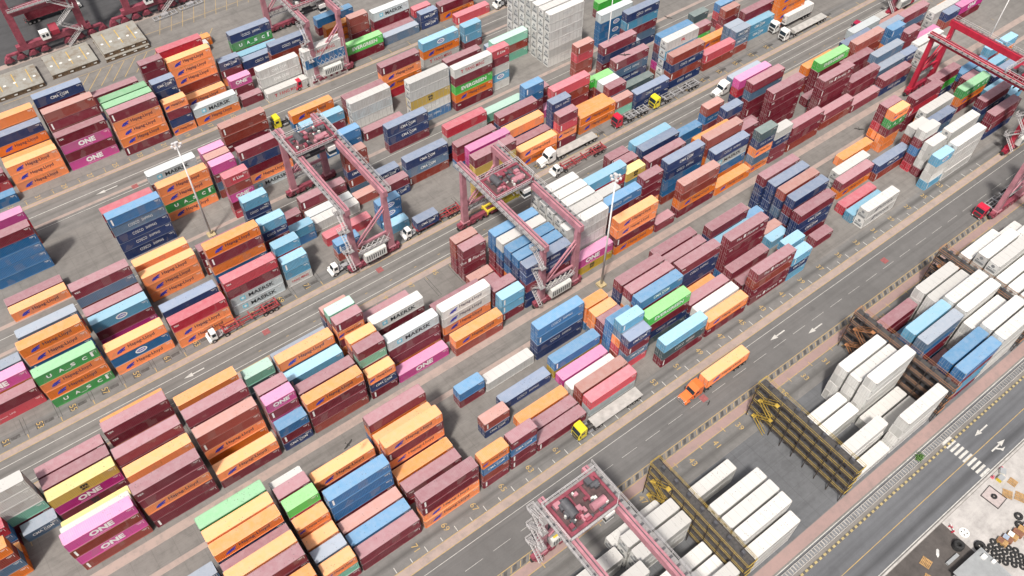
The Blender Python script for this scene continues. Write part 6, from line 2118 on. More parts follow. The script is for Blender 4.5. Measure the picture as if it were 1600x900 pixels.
# ship-to-shore cranes on the quay: only their landside bases stand in the picture
def quay_crane(label, x, legs, portal):
    t = thing('quay_crane', label, 'crane', (x, 247.4, 0), 0, 'quay cranes at the far edge')
    mb = MB().box(legs[0]-2, legs[1]+2, -.8, .8, 3.1, 4.7); mb.obj('sill_beam', PINKD, t)
    for lx in legs:
        mb = MB(); mb.bar((lx, 0, 4.7), (lx, 0, 42), 1.9, 1.6); mb.obj('leg', PINKD, t)
        mb = MB()
        for k in range(4):
            a = lx-5.2+k*3.4; mb.mat(0).prism([(a-1.4,.9),(a+1.4,.9),(a+.5,2.6),(a-.5,2.6)], -.6, .6, 'y')
            mb.mat(0).tube((a, -1.0, 1.7), (a, -.4, 1.7), .75, 12); mb.tube((a, .4, 1.7), (a, 1.0, 1.7), .75, 12); mb.mat(1)
            for b in (-.75, .75): mb.tube((a+b, -.35, .45), (a+b, .35, .45), .45, 10)
        for b in (-3.5, 3.3): mb.mat(0).box(lx+b-1.8, lx+b+1.8, -.45, .45, 2.5, 3.1)
        mb.obj('bogie', [PINKD, MOTOR], t)
    mb = MB(); mb.bar((legs[0], 0, 14.5), (legs[1], 0, 14.5), 1.5, 2.0); mb.bar((legs[0], 1, 12), (legs[0], 30, 20), 1.4, 1.6) ; mb.bar((legs[1], 1, 12), (legs[1], 30, 20), 1.4, 1.6)
    pb = mb.obj('portal_beam', PINKD, t)
    w = MB(); w.mat(0).box(legs[0], legs[1], -2.0, -1.1, 15.5, 15.56); w.mat(1); handrail(w, [(legs[0],-2.0),(legs[1],-2.0)], 15.56, 1.1, .07, 1.4); w.obj('walkway', [GRATE, RAIL], pb)
    mb = MB(); z = .3; sx = legs[1]-3.5; f = 1
    while z < 15:
        z2 = z+3.7; a, b = (sx-2.4*f, sx+2.4*f)
        for q in (-2.1, -1.3): mb.mat(1).bar((a, q, z), (b, q, z2), .12, .2); mb.bar((a, q, z+1.0), (b, q, z2+1.0), .07)
        for k in range(9): p = k/8; mb.mat(0).box(a+(b-a)*p-.15, a+(b-a)*p+.15, -2.1, -1.3, z+(z2-z)*p, z+(z2-z)*p+.05)
        mb.mat(0).box(b-.7, b+.7, -2.3, -1.1, z2, z2+.06); mb.mat(1); handrail(mb, [(b-.7,-2.3),(b+.7,-2.3),(b+.7,-1.1)], z2+.06, 1.0, .07)
        z = z2; f = -f
    mb.obj('stairway', [GRATE, RAIL], t)
    mb = MB(); mb.mat(0).box(legs[0]+5.2, legs[0]+7.6, -1.9, .1, 4.75, 7.0); mb.mat(1).box(legs[0]+5.5, legs[0]+6.3, -1.93, -1.88, 5.6, 6.5).box(legs[0]+6.6, legs[0]+7.3, -1.93, -1.88, 5.6, 6.5)
    mb.obj('checker_cabin', [CABW, GLASS], t)
    mb = MB(); mb.mat(0).prism([(-1.0,4.8),(1.0,4.8),(1.0,7.4),(-1.0,6.2)], legs[0]+8.2, legs[0]+10.5, 'x'); mb.obj('cable_reel', CREDD, t)
quay_crane('dark pink quay crane base with zigzag stair above the grey hatch covers', 20, (-7.5, 9.5), 0)
quay_crane('dark pink quay crane base further right along the far quay', 52, (-9.0, 6.0), 0)
# ---------------------------------------------------------------- lorries (front towards local -x)
CHROME = plain('bright_metal', (0.55,0.55,0.55), 0.3, 0.8, 0.1); CHASS = plain('chassis_dark', (0.05,0.045,0.045), 0.6); CHRED = plain('chassis_red', (0.32,0.05,0.055), 0.6, 0, 0.3); CHGREY = plain('chassis_grey', (0.36,0.36,0.37), 0.55, 0.2, 0.2)
DECK = plain('deck_grey', (0.40,0.39,0.37), 0.75, 0, 0.25, 0.8); LAMP = plain('headlamp', (0.7,0.7,0.68), 0.2); TAIL = plain('tail_lamp', (0.5,0.02,0.02), 0.3)
def truck_wheel(R_=.52, w=.32):
    mb = MB(); mb.mat(0).tube((0,-w/2,0),(0,w/2,0),R_,16); mb.mat(1).tube((0,-w/2-.02,0),(0,w/2+.02,0),R_*.55,12); return mb.mesh('wheel', [TYRE, HUBC])
def put_wheels(parent, xs, dual=False):
    wm = cached(('tw', dual), lambda: truck_wheel(.52, .6 if dual else .32))
    for x in xs:
        for s in (-1, 1):
            o = link(bpy.data.objects.new('wheel', wm), parent); o.location = (x, s*(.92 if dual else 1.02), .52)
def bevel_prism(prof, y0, y1, name, mat, parent, bev=.06):
    mb = MB().prism([(p, q) for p, q in prof], y0, y1, 'y'); me = mb.mesh(name, mat)
    bm = bmesh.new(); bm.from_mesh(me); bmesh.ops.bevel(bm, geom=bm.edges[:], offset=bev, segments=2, affect='EDGES', profile=.6); bm.to_mesh(me); bm.free()
    return link(bpy.data.objects.new(name, me), parent)
def cab_conventional(t, col):
    cb = bevel_prism([(2.3,.75),(4.9,.75),(4.9,3.75),(3.5,3.85),(2.55,3.05),(2.2,2.2),(2.25,1.9)], -1.2, 1.2, 'cab', col, t)
    bevel_prism([(.15,.8),(2.4,.8),(2.4,2.05),(2.1,2.1),(.5,1.75),(.15,1.55)], -.98, .98, 'bonnet', col, t, .1)
    mb = MB(); mb.face([(2.30,-1.0,2.32),(2.62,-1.0,3.02),(2.62,1.0,3.02),(2.30,1.0,2.32)]) if False else mb.prism([(2.14,2.25),(2.22,2.25),(2.60,3.0),(2.52,3.02)], -1.02, 1.02, 'y'); mb.obj('windscreen', GLASS, cb)
    for s in (-1, 1):
        mb = MB().box(2.75, 3.75, min(s*1.19, s*1.215), max(s*1.19, s*1.215), 2.15, 2.85); mb.obj('side_window', GLASS, cb)
        mb = MB(); mb.tube((5.0, s*1.05, .8), (5.0, s*1.05, 3.9), .09, 8); mb.obj('exhaust_stack', CHROME, t)
        mb = MB().box(.10,.16, min(s*.6,s*.9), max(s*.6,s*.9), 1.0, 1.25); mb.obj('headlight', LAMP, t)
        mb = MB(); mb.box(2.2, 2.3, min(s*1.28,s*1.48), max(s*1.28,s*1.48), 1.95, 2.6); mb.obj('mirror', CHASS, t)
        mb = MB(); mb.prism([(1.0+.72*math.cos(math.pi*k/8), .52+.72*math.sin(math.pi*k/8)) for k in range(9)], min(s*.75,s*1.2), max(s*.75,s*1.2), 'y'); mb.obj('wing', col, t)
        mb = MB(); mb.tube((2.7, s*.98, .62), (4.3, s*.98, .62), .3, 12); mb.obj('fuel_tank', CHROME, t)
    mb = MB().box(.06,.15,-.55,.55,.85,1.5).box(-.02,.1,-1.15,1.15,.42,.72); mb.obj('bumper', CHROME, t)
    mb = MB(); mb.box(.5, 7.6, -.5, -.32, .62, .9).box(.5, 7.6, .32, .5, .62, .9).box(6.2, 7.4, -.45, .45, .92, 1.05)
    mb.obj('chassis_frame', CHASS, t); put_wheels(t, (1.0,)); put_wheels(t, (6.1, 7.2), True); return 5.6
def cab_over(t, col, tall=True):
    h = 3.5 if tall else 3.0
    cb = bevel_prism([(.05,.6),(2.1,.6),(2.1,h),(1.7,h+.08),(.55,h-.1),(.12,2.15)], -1.22, 1.22, 'cab', col, t, .09)
    mb = MB().prism([(.03,2.1),(.11,2.1),(.42,3.0),(.34,3.0)], -1.08, 1.08, 'y'); mb.obj('windscreen', GLASS, cb)
    mb = MB().box(.0,.07,-.9,.9,.95,1.7); mb.obj('grille', CHASS, cb)
    mb = MB().box(-.08,.14,-1.22,1.22,.38,.72); mb.obj('bumper', CHASS, t)
    for s in (-1, 1):
        mb = MB().box(.6, 1.5, min(s*1.21,s*1.235), max(s*1.21,s*1.235), 2.05, 2.75); mb.obj('side_window', GLASS, cb)
        mb = MB().box(-.1,-.05, min(s*.75,s*1.1), max(s*.75,s*1.1), .45, .66); mb.obj('headlight', LAMP, t)
        mb = MB().box(.1,.2, min(s*1.3,s*1.5), max(s*1.3,s*1.5), 1.9, 2.6); mb.obj('mirror', CHASS, t)
        mb = MB().tube((2.6, s*.95, .65), (3.9, s*.95, .65), .3, 10); mb.obj('fuel_tank', CHROME, t)
    mb = MB().box(.4, 6.6, -.5, -.32, .62, .9).box(.4, 6.6, .32, .5, .62, .9).box(4.6, 6.0, -.45, .45, .92, 1.05); mb.obj('chassis_frame', CHASS, t)
    put_wheels(t, (1.35,)); put_wheels(t, (4.7, 5.9), True); return 4.4
def cab_yard(t, col):
    cb = bevel_prism([(.5,.75),(1.95,.75),(1.95,2.95),(.8,2.95),(.5,2.1)], -1.05, .55, 'cab', col, t, .06)
    mb = MB().prism([(.44,2.0),(.52,2.0),(.82,2.8),(.74,2.82)], -.95, .45, 'y'); mb.box(.9,1.75,-1.075,-1.045,1.75,2.65).box(.9,1.75,.545,.575,1.75,2.65).box(1.945,1.97,-.8,.3,1.8,2.65); mb.obj('cab_window', GLASS, cb)
    mb = MB().box(.15, 1.9, .56, 1.15, .8, 1.6).box(-.05, .48, -1.15, 1.15, .55, 1.05); mb.obj('engine_cover', col, t)
    mb = MB().tube((1.7,.95,1.6),(1.7,.95,3.1),.09,8); mb.obj('exhaust_stack', CHROME, t)
    for s in (-1, 1): mb = MB().box(-.09,-.04, min(s*.7,s*1.0), max(s*.7,s*1.0), .7, .9); mb.obj('headlight', LAMP, t)
    mb = MB().box(.1, 4.9, -.48, -.3, .62, .92).box(.1, 4.9, .3, .48, .62, .92).box(3.2, 4.6, -.5, .5, .93, 1.1).box(2.1, 3.0, -.9, .9, .9, 1.0); mb.obj('chassis_frame', CHGREY, t)
    put_wheels(t, (.95,)); put_wheels(t, (3.9,), True); return 3.4
def trailer(t, x0, kind, L_=12.4):
    mb = MB(); zt = 1.45
    if kind.startswith('skel'):
        c = {'skel_red': CHRED, 'skel_grey': CHGREY, 'skel_dark': CHASS}[kind]
        mb.box(x0, x0+L_, -.55, -.38, 1.0, 1.34).box(x0, x0+L_, .38, .55, 1.0, 1.34)
        for k in range(5):
            a = x0+.1+k*(L_-.5)/4; mb.box(a, a+.3, -1.22, 1.22, 1.345, 1.5)
            mb.box(a, a+.3, -1.24, -1.10, 1.5, 1.62).box(a, a+.3, 1.10, 1.24, 1.5, 1.62)
        for k in range(8): a = x0+.8+k*(L_-1.6)/7; mb.box(a, a+.12, -.38, .38, 1.06, 1.2)
        for a in (x0+.4, x0+L_*.62):
            for s in (-1, 1): mb.bar((a, s*1.16, 1.42), (a+L_*.34, s*1.16, 1.42), .12, .14)
        if kind == 'skel_red':
            for a in (x0+.1, x0+L_-.5): mb.box(a, a+.14, -1.2, -1.06, 1.5, 2.1).box(a, a+.14, 1.06, 1.2, 1.5, 2.1)
        tr = mb.obj('trailer', c, t)
    else:
        mb.box(x0, x0+L_, -1.22, 1.22, 1.28, 1.45).box(x0, x0+L_, -.5, -.35, .95, 1.28).box(x0, x0+L_, .35, .5, .95, 1.28)
        if kind == 'flat_head': mb.box(x0-.1, x0, -1.22, 1.22, 1.3, 2.3)
        tr = mb.obj('trailer', DECK, t)
    put_wheels(tr, (x0+L_-3.6, x0+L_-2.3, x0+L_-1.0), True)
    q = MB().box(x0+2.6, x0+2.75, -.75, -.6, .1, 1.0).box(x0+2.6, x0+2.75, .6, .75, .1, 1.0); q.obj('landing_leg', CHGREY, tr)
    q = MB().box(x0+L_, x0+L_+.06, -1.1, -.7, .95, 1.15).box(x0+L_, x0+L_+.06, .7, 1.1, .95, 1.15); q.obj('tail_light', TAIL, tr)
    return tr
def carpaint(name, c): return plain(name, c, 0.3, 0, 0.1, 2)
CP = dict(orange=carpaint('lorry_orange', (0.72,0.16,0.04)), white=carpaint('lorry_white', (0.76,0.76,0.74)), yellow=carpaint('lorry_yellow', (0.72,0.60,0.03)), red=carpaint('lorry_red', (0.50,0.02,0.05)), wine=carpaint('lorry_dark_red', (0.33,0.02,0.06)))
def truck(label, x, y, cab, col, tk=None, L_=12.4, rot=0.0, load=None):
    t = thing('lorry', label, 'lorry', (x, y, .01), rot, 'lorries in the container yard')
    h = {'long': cab_conventional, 'flat': cab_over, 'yard': cab_yard}[cab](t, CP[col])
    if tk: trailer(t, h, tk, L_)
    if load:
        sz, key, lg, name, lab, off = load; Ln, H = SIZE[sz]; cx = h+off+Ln/2
        p = Vector((x, y, 0))+Matrix.Rotation(rot, 3, 'Z') @ Vector((cx, 0, 1.53))
        c = make_container(sz, key, lg, p, name, lab, 'container', None); c.rotation_euler = (0, 0, rot)
    return t
truck('orange long-nosed lorry driving on the wide road with an orange container', 82.3, 50.9, 'long', 'orange', 'skel_dark', 12.8, 0, ('40','O','hl','shipping_container','long orange container carried by the orange lorry on the wide road', .25))
truck('yellow flat-fronted lorry with an empty pale grey flatbed beside the maroon stacks', 59.9, 57.6, 'flat', 'yellow', 'flat', 12.6)
truck('white yard tractor pulling an empty red skeleton trailer past grey lettered containers', 11.9, 122.6, 'yard', 'white', 'skel_red', 13.2)
truck('small white yard tractor parked alone at the foot of the pink crane', 41.9, 123.4, 'yard', 'white')
truck('white yard tractor hauling a short navy container between two pink cranes', 61.2, 122.9, 'yard', 'white', 'skel_red', 13.0, 0, ('20','N','cma','short_container','short navy container with white lettering on the red trailer between two pink cranes', .2))
truck('white long-nosed lorry with an empty grey flatbed in front of the orange stack', 102.2, 123.3, 'long', 'white', 'flat', 13.4)
truck('small white yard tractor with an empty pink-red skeleton trailer beside the white long-nosed lorry', 102.9, 118.6, 'yard', 'white', 'skel_red', 14.0)
truck('red flat-fronted lorry with an empty silver skeleton trailer by the orange containers', 128.0, 123.5, 'flat', 'red', 'skel_grey', 7.5)
truck('yellow flat-fronted lorry with an empty silver skeleton trailer by the navy containers', 141.6, 123.4, 'flat', 'yellow', 'skel_grey', 13.0)
truck('white long-nosed lorry carrying a slate blue container along the upper lane', 158.4, 116.4, 'long', 'white', 'skel_dark', 12.6, 0, ('40','S','mark','shipping_container','long slate blue container carried by a white long-nosed lorry', .2))
truck('white flat-fronted lorry pulling an empty flatbed in the upper right lane', 194.0, 123.4, 'flat', 'white', 'flat_head', 15.0)
truck('white flat-fronted lorry carrying a white reefer container behind the empty flatbed', 194.6, 127.9, 'flat', 'white', 'skel_dark', 12.6, 0, ('40r','W','txt','reefer_container','white reefer container carried by a white lorry in the upper right', .3))
truck('bright red lorry with an empty trailer under the right-hand pink crane', 176.6, 45.6, 'flat', 'red', 'skel_grey', 12.5)
truck('dark red lorry with a pale grey flatbed near the top right stacks', 214.3, 112.9, 'flat', 'wine', 'flat', 12.6)
truck('small red yard tractor standing by the white lettered reefer at the top', 67.2, 188.6, 'yard', 'red')
truck('small white yard tractor at the top edge left of the tall white block', 135.4, 187.6, 'yard', 'white', 'skel_dark', 8.0)
truck('yellow flat-fronted lorry half hidden behind the pink crane girder', 54.8, 177.2, 'flat', 'yellow', 'skel_grey', 6.5)
truck('small white yard tractor pulling a maroon container under the quay crane', 33.5, 265.0, 'yard', 'white', 'skel_dark', 13.2, math.pi, ('40','M','plain','shipping_container','long maroon container on a trailer under the quay crane', .3))
# ---------------------------------------------------------------- reefer racks
RY = plain('rack_yellow', (0.44,0.30,0.05), 0.6, 0, 0.5, 0.9); RB = plain('rack_brown_steel', (0.06,0.045,0.038), 0.65, 0.2, 0.4, 1); RO = plain('rack_rust_orange', (0.38,0.17,0.075), 0.6, 0, 0.4, 1); RG = plain('rack_grating', (0.085,0.08,0.078), 0.7, 0.3, 0.4, 2)
def rack(label, x, rail, y0=17.8, y1=41.0, levels=4, w=2.2):
    t = thing('reefer_rack', label, 'rack', (x, 0, 0), 0, 'steel access racks between the reefers')
    zs = [2.75*(k+1) for k in range(levels)]
    mb = MB(); n = 8
    for k in range(n+1):
        y = y0+(y1-y0)*k/n
        for a in (0, w): mb.box(a-.07, a+.07, y-.07, y+.07, 0, zs[-1])
        for z in zs: mb.box(.1, w-.1, y-.08, y+.08, z-.22, z-.05)
    for k in range(0, n, 2):
        ya, yb = y0+(y1-y0)*k/n, y0+(y1-y0)*(k+1)/n
        for z in zs: mb.bar((w/2, ya, z-2.6), (w/2, yb, z-.2), .09); mb.bar((w/2, yb, z-2.6), (w/2, ya, z-.2), .09)
    for z in zs:
        for a in (0, w): mb.box(a-.05, a+.05, y0, y1, z-.18, z-.06)
    mb.obj('steel_frame', RB, t)
    for z in zs:
        mb = MB().mat(0).box(.12, w-.12, y0-.2, y1+.2, z-.04, z)
        p = mb.obj('platform', RG, t)
        q = MB()
        for a in (.0, w):
            for h in (.55, 1.12): q.bar((a, y0-.2, z+h), (a, y1+.2, z+h), .06)
            for k in range(9): y = y0+(y1-y0)*k/8; q.bar((a, y, z), (a, y, z+1.12), .05)
        for y in (y0-.2, y1+.2):
            for h in (.6, 1.12): q.bar((0, y, z+h), (w, y, z+h), .07)
        q.obj('handrail', rail, p)
        q = MB()
        for k in range(7): y = y0+2+(y1-y0-4)*k/6; q.box(w*.4, w*.4+.5, y-.35, y+.35, z+.0, z+1.25)
        q.obj('socket_box', MOTOR, p)
    mb = MB(); f = 1; z = 0.0; yy = y1-3.5
    for z2 in zs:
        a, b = yy-1.7*f, yy+1.7*f
        for s in (.0, .6): mb.bar((-.25-s, a, z), (-.25-s, b, z2), .07, .16); mb.bar((-.25-s, a, z+1), (-.25-s, b, z2+1), .05)
        mb.box(-.95, -.12, b-.4, b+.4, z2-.05, z2-.01); z = z2; f = -f
    mb.obj('stairway', rail, t)
    return t
rack('yellow railed access rack between the nearer white reefers below the orange lorry', 62.9, RY)
rack('yellow railed access rack with open steel floors facing the empty bay', 91.1, RY)
rack('rust orange railed access rack between the white reefers and the blue containers', 119.6, RO)
rack('rust orange railed access rack furthest right among the white reefers', 148.2, RO)
# ---------------------------------------------------------------- lamp masts
POLE = plain('mast_white', (0.72,0.71,0.70), 0.45, 0.1, 0.08); LENS = plain('lamp_lens', (0.6,0.62,0.62), 0.2); BASEC = plain('mast_plinth', (0.45,0.36,0.20), 0.8, 0, 0.3)
def mast(label, x, y, h, r=.26):
    t = thing('lamp_mast', label, 'lamp mast', (x, y, 0), 0, 'tall lamp masts')
    MB().tube((0,0,.6), (0,0,h), r, 14, r*.5).obj('pole', POLE, t, True)
    MB().box(-.9,.9,-.9,.9,0,.6).obj('plinth', BASEC, t)
    mb = MB(); mb.ring((0,0,h-.3), .85, .06, 'z', 18, 5)
    for k in range(6): a = k*math.pi/3; mb.bar((0,0,h-.3), (.85*math.cos(a), .85*math.sin(a), h-.3), .06)
    mb.tube((0,0,h-.6),(0,0,h+.4),.35,10)
    hd = mb.obj('lamp_ring', RAIL, t)
    for k in range(6):
        a = k*math.pi/3; c, s = math.cos(a), math.sin(a); q = MB().mat(0).box(.75,1.2,-.25,.25,-.3,.08); q.mat(1).box(.8,1.15,-.2,.2,-.32,-.302)
        o = q.obj('floodlight', [RAIL, LENS], hd); o.location = (0,0,h-.3); o.rotation_euler = (0,0,a)
mast('white lamp mast standing by the grey-topped container at left', 25.4, 151.1, 28.6)
mast('white lamp mast in front of the pink and gold containers below the white block', 89.7, 84.1, 34.0)
mast('white lamp mast rising behind the tall blue stack at the top', 141.5, 142.6, 30.0, .2)
mast('white lamp mast beside the red crane in the upper right', 233.0, 82.5, 26.0, .2)
# ---------------------------------------------------------------- hatch covers
HT = worn_mat('hatch_cover_grey', (0.27,0.265,0.24), 1.1, (0.16,0.12,0.08), 0.35); HE = plain('hatch_cover_rust', (0.13,0.085,0.05), 0.8, 0, 0.5, 0.8); HW = plain('hatch_fitting_white', (0.65,0.65,0.62), 0.6); HY = plain('hatch_mark_yellow', (0.6,0.38,0.05), 0.6)
def hatch(label, x, y, lx, ly, z=0.0, h=1.3):
    t = thing('hatch_cover', label, 'hatch cover', (x, y, z), R(-1.0), 'steel hatch covers laid on the quay')
    mb = MB().mat(0).box(0, lx, 0, ly, h-.12, h); mb.mat(1).box(.05, lx-.05, .05, ly-.05, .35, h-.12)
    for k in range(12): a = .3+k*(lx-.9)/11; mb.mat(1).box(a, a+.18, -.12, .05, .1, h-.15)
    mb.box(-.1, lx+.1, -.1, .1, .0, .34).box(-.1, lx+.1, ly-.1, ly+.1, .0, .34); mb.obj('panel', [HT, HE], t)
    q = MB(); rr = random.Random(int(x*3))
    for k in range(5): a = 1.2+k*(lx-2.6)/4; q.mat(0).tube((a, ly*.42, h), (a, ly*.42, h+.06), .42, 12)
    for k in range(3): a = lx*(.2+.3*k); q.mat(1).box(a, a+.18, ly*.2, ly*.85, h+.0, h+.05)
    for k in range(4): a = 1.5+k*(lx-3)/3; q.mat(0).box(a, a+.9, -.16, -.121, .45, .8)
    q.obj('fitting', [HW, HY], t)
hatch('flat grey hatch cover at the left edge below the quay crane', -1.2, 231.9, 13.3, 10.4)
hatch('flat grey hatch cover with rusty edges in the middle of the quay row', 14.8, 233.2, 13.0, 10.6)
hatch('grey hatch cover lying underneath another one on the quay', 29.6, 231.9, 12.9, 11.6, 0, 1.0)
hatch('grey hatch cover stacked on top of another beside the orange stack', 29.8, 232.9, 12.7, 11.8, 1.02, 1.2)
# ---------------------------------------------------------------- the small yard beyond the street
WOOD = plain('pallet_wood', (0.40,0.24,0.10), 0.8, 0, 0.4, 2); SHEDR = plain('shed_roof_sheet', (0.36,0.375,0.385), 0.5, 0.2, 0.15, 0.6); SHEDW = plain('shed_wall', (0.45,0.45,0.44), 0.7); BLUEG = plain('bin_bluegrey', (0.30,0.36,0.45), 0.6); RUST = plain('rusty_steel', (0.22,0.10,0.06), 0.8, 0, 0.4, 2)
def tyre(x, y, z, R_, label, group='used tyres in the yard', tilt=0):
    o = MB().ring((0,0,0), R_*.68, R_*.32, 'z', 18, 8).obj('tyre', TYRE, None, True); o.location = (x, y, z); o.rotation_euler = (tilt, 0, 0); tag(o, label, 'tyre', group); return o
tyre_spots = []
rr = random.Random(5)
PT = [(1378,748),(1350,740),(1395,742),(1440,752),(1370,775),(1405,775),(1375,795),(1440,805),(1480,790),(1415,835),(1460,865),(1500,825),(1530,800),(1495,880),(1415,880),(1440,840),(1535,845),(1475,830)]
cx0, cy0 = 106.0, -5.2
lay = [(0,0),(1.25,.1),(2.4,-.1),(3.6,.2),(.5,-1.15),(1.8,-1.2),(3.0,-1.1),(4.2,-1.0),(1.1,-2.3),(2.4,-2.35),(3.6,-2.2),(4.8,-2.2),(1.9,-3.4),(3.1,-3.5),(4.3,-3.4),(5.4,-3.2),(2.8,-4.6),(4.0,-4.6),(5.2,-4.4),(3.7,-5.7),(4.9,-5.6)]
for k, (a, b) in enumerate(lay): tyre(103.9+a, -4.6+b, .2, .58+.05*rr.random(), 'black used tyre lying in the tyre pile at the lower right')
for k in range(3): tyre(101.4, -1.0, .25+k*.42, 1.0, 'large black tyre, %s of the stack of three by the oily ground' % ('lowest','middle','topmost')[k], 'large tyres stacked by the dirt')
for k in range(2): tyre(104.6, -3.4, .25+k*.42, .95, 'large black tyre, %s of the pair beside the shed roof' % ('lower','upper')[k], 'large tyres beside the shed')
tyre(115.6, -4.4, .25, .8, 'single black tyre at the right edge nearer the mat'); tyre(114.2, -5.4, .25, .8, 'single black tyre at the right edge nearer the crates')
tyre(115.4, .6, .35, .55, 'small dark tyre lying on the framed mat')
def pallet(label, x, y, rz, z=0, s=1.0):
    t = thing('pallet', label, 'pallet', (x, y, z+.006), rz, 'wooden pallets')
    mb = MB()
    for k in range(7): mb.box(-.6*s, .6*s, (-.6+k*.175)*s, (-.6+k*.175+.12)*s, .11, .135)
    mb.obj('top_board', WOOD, t); mb = MB()
    for a in (-.55, 0, .45): mb.box(a*s, (a+.1)*s, -.6*s, .6*s, 0, .11)
    mb.obj('bearer', WOOD, t)
pallet('weathered wooden pallet lying on the oily ground by the street', 94.4, .6, .2, 0, 1.5); pallet('wooden pallet cut by the bottom edge of the picture', 92.2, -1.6, .3, 0, 1.5)
pallet('wooden pallet leaning group nearest the framed mat', 118.0, -.6, .5, 0, 1.5); pallet('wooden pallet furthest right beyond the framed mat', 119.4, -2.4, .4, 0, 1.6); pallet('wooden pallet near the yellow box at the right edge', 121.0, .2, .1, 0, 1.3)
t = thing('shed', 'low shed with a pale corrugated roof at the bottom edge', 'shed', (100.2, -6.5, 0), R(-2))
MB().box(-4.6, 2.6, -4.6, 2.6, 0, 2.3).obj('wall', SHEDW, t)
mb = MB()
for k in range(38): a = -5.0+k*.21; mb.prism([(a,2.32),(a+.1,2.40),(a+.21,2.32)], -5, 3.0, 'y') if False else mb.box(a, a+.12, -5, 3.0, 2.36, 2.44)
mb.box(-5, 3.0, -5, 3.0, 2.31, 2.355); rf = mb.obj('roof', SHEDR, t)
MB().box(1.2, 2.1, 1.2, 2.0, 2.45, 2.9).box(2.0, 2.8, -.2, .4, 2.45, 2.75).obj('roof_unit', CABW, rf)
t = thing('equipment_mat', 'square pinkish mat with a dark frame on the pale yard floor', 'mat', (115.4, .6, 0.006), R(4))
MB().box(-1.5,1.5,-1.7,1.7,0,.03).obj('mat_sheet', plain('mat_pinkish', (0.42,0.36,0.35), .9), t)
mb = MB()
for a in (-1.62, 1.5): mb.box(a, a+.12, -1.82, 1.82, 0, .18)
for b in (-1.82, 1.7): mb.box(-1.5, 1.5, b, b+.12, 0, .18)
mb.obj('frame', CHASS, t)
CRC = [('rust', RUST), ('blue', BLUEG), ('pale', CABW), ('rust', RUST), ('tan', WOOD), ('bluegrey', BLUEG)]
for k, (nm, mt) in enumerate(CRC):
    t = thing('crate', ('open %s crate, number %s along the row of crates by the tyre pile' % ({'rust':'rust-red','blue':'blue-lidded','pale':'pale grey','tan':'bare wooden','bluegrey':'blue-grey'}[nm], ('one','two','three','four','five','six')[k])), 'crate', (108.6+k*1.25, -5.4-.25*k, .006), R(8), 'crates in the small yard')
    MB().box(-.55,.55,-.9,.9,0,.75).obj('box', RUST if k % 2 else WOOD, t); MB().box(-.5,.5,-.1,.85,.751,.80).obj('lid', mt, t)
t = thing('cable_drum', 'round white plate with lugs lying on the pale floor near the street', 'plate', (104.8, -.2, .006)); mb = MB(); mb.tube((0,0,0),(0,0,.14),.95,24); mb.obj('disc', CABW, t)
mb = MB(); [mb.tube((.5*math.cos(k*math.pi/2+.6), .5*math.sin(k*math.pi/2+.6), .141), (.5*math.cos(k*math.pi/2+.6), .5*math.sin(k*math.pi/2+.6), .2), .14, 8) for k in range(4)]; mb.obj('lug', CHASS, t)
t = thing('barrier', 'small red and white barrier standing at the yard entrance by the street', 'barrier', (103.4, 1.6, .006), R(60)); MB().box(-.8,.8,-.05,.05,.55,.8).obj('board', CABW, t); MB().box(-.75,-.45,-.07,.07,.5,.85).box(.0,.3,-.07,.07,.5,.85).box(-.6,-.5,-.3,.3,0,.5).box(.5,.6,-.3,.3,0,.5).obj('leg', CP['red'], t)
t = thing('boat_hull', 'small upturned white hull lying on the oily ground', 'hull', (97.6, .35, .006), R(35)); mb = MB(); mb.raw([(-.9,0,.1),(-.3,-.28,0),(.7,-.25,0),(.9,0,.05),(.7,.25,0),(-.3,.28,0),(0,0,.35)], [(0,1,6),(1,2,6),(2,3,6),(3,4,6),(4,5,6),(5,0,6),(0,5,4,3,2,1)]); mb.obj('hull', CABW, t)
t = thing('skip', 'grey narrow metal trough lying beside the shed', 'trough', (98.6, -1.9, .006), R(-2)); MB().box(-1.5,1.5,-.3,.3,0,.5).obj('body', SHEDR, t)
for k, (x, y, mt, l) in enumerate(((119.5,2.0,SYEL,'yellow box on the pale yard floor at the right edge'),(113.0,-8.0,CABW,'white cabinet beside the tyre pile near the corner'),(117.5,-7.0,BLUEG,'blue-grey cabinet at the lower right corner'),(121.0,2.6,CABW,'white bundle on the pale floor by the kerb at the right edge'))):
    t = thing('storage_box', l, 'box', (x, y, .006), R(10*k)); MB().box(-.6,.6,-.5,.5,0,.9).obj('box', mt, t); MB().box(-.63,.63,-.53,.53,.9,.97).obj('lid', SHEDR, t)
REDP = plain('pink_bollard', (0.5,0.12,0.16), .6)
for x, y, l in ((121.8,3.2,'pink kerb marker at the crossing end nearer the picture edge'),(118.8,3.1,'pink kerb marker at the foot of the zebra crossing')):
    o = MB().tube((0,0,0),(0,0,.7),.16,10).box(-.3,.3,-.3,.3,0,.06).obj('kerb_marker', REDP); o.location = (x, y, .006); tag(o, l, 'marker')
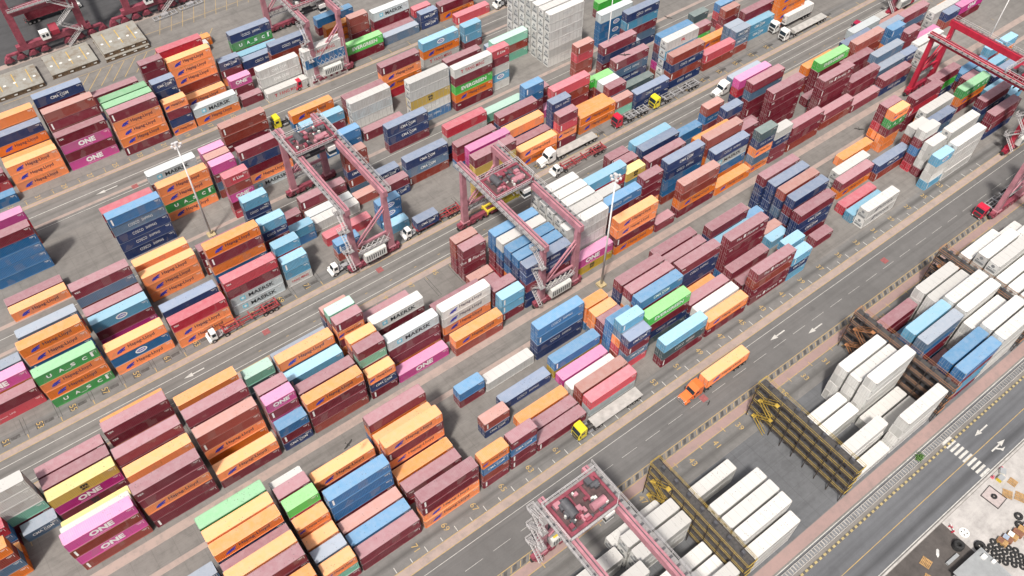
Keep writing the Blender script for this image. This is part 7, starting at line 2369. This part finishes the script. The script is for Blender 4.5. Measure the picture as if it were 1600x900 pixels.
# trunks of cut palms and shrubs beside the trough
LEAF = plain('shrub_leaf', (0.07,0.16,0.03), .7, 0, .5, 3)
t = thing('shrub', 'small bright green shrub growing out of the trough by the street', 'shrub', (110.6, 14.0, .4)); mb = MB(); rr = random.Random(9)
for k in range(160):
    a, b, c = rr.gauss(0,.45), rr.gauss(0,.35), abs(rr.gauss(.35,.28)); d = Vector((rr.uniform(-1,1),rr.uniform(-1,1),rr.uniform(-.3,1))).normalized()*.22; e = d.orthogonal().normalized()*.09; p = Vector((a,b,c)); mb.face([p-d, p+e, p+d, p-e])
mb.obj('foliage', LEAF, t); MB().tube((0,0,-.2),(0,0,.5),.05,6).obj('stem', RUST, t)
# ---------------------------------------------------------------- birds gliding over the yard
BIRD = plain('bird_dark', (0.025,0.022,0.02), .8)
def bird(label, x, y, z, rz, s=1.0):
    t = thing('bird', label, 'bird', (x, y, z), rz, 'dark birds gliding over the yard')
    mb = MB(); mb.raw([(-.32,0,0),(-.15,-.08,.02),(-.15,.08,.02),(.1,-.1,.05),(.1,.1,.05),(.32,0,.02),(.0,0,-.09),(.55,-.13,0),(.55,.13,0)], [(0,1,2),(1,3,4,2),(3,5,4),(0,6,1),(0,2,6),(1,6,3),(2,4,6),(3,6,5),(4,5,6),(5,7,8)])
    mb.obj('body', BIRD, t)
    for q in (-1, 1):
        w = MB(); w.raw([(-.14,q*.08,.03),(.14,q*.08,.03),(.08,q*.5,.14),(-.2,q*.45,.14),(.12,q*.85,.08),(-.05,q*.85,.09)], [(0,1,2,3),(3,2,4,5)]); w.obj('wing', BIRD, t)
    t.scale = (s*1.3, s*1.3, s*1.3)
bird('dark bird gliding just right of the orange lorry', 72.4, 39.5, 25, 2.0, .5)
bird('dark bird over the maroon container in the upper middle', 116.3, 111.5, 35, 1.0, 1.2)
bird('small dark bird near the pale runway strip at the top', 140.1, 121.4, 30, .4)
bird('small dark bird above the strip left of the orange containers', 20.6, 73.1, 18, 2.0)
bird('small dark bird over the grey aisle at the right', 150.2, 69.6, 25, .8)

for x, y, l in ((48.5, 243.0, 'grey open steel frame lying on the quay nearer the orange stack'), (57.0, 243.8, 'grey open steel frame lying on the quay further right')):
    t = thing('lifting_frame', l, 'frame', (x, y, .01), R(2), 'lifting frames on the quay')
    mb = MB().box(0,7.5,0,.25,.1,.45).box(0,7.5,1.9,2.15,.1,.45)
    for k in range(6): mb.box(k*1.45, k*1.45+.25, .25, 1.9, .15, .4)
    mb.obj('beam', CHGREY, t); MB().box(2.6,4.8,.4,1.75,.41,1.0).obj('head_block', CHGREY, t)
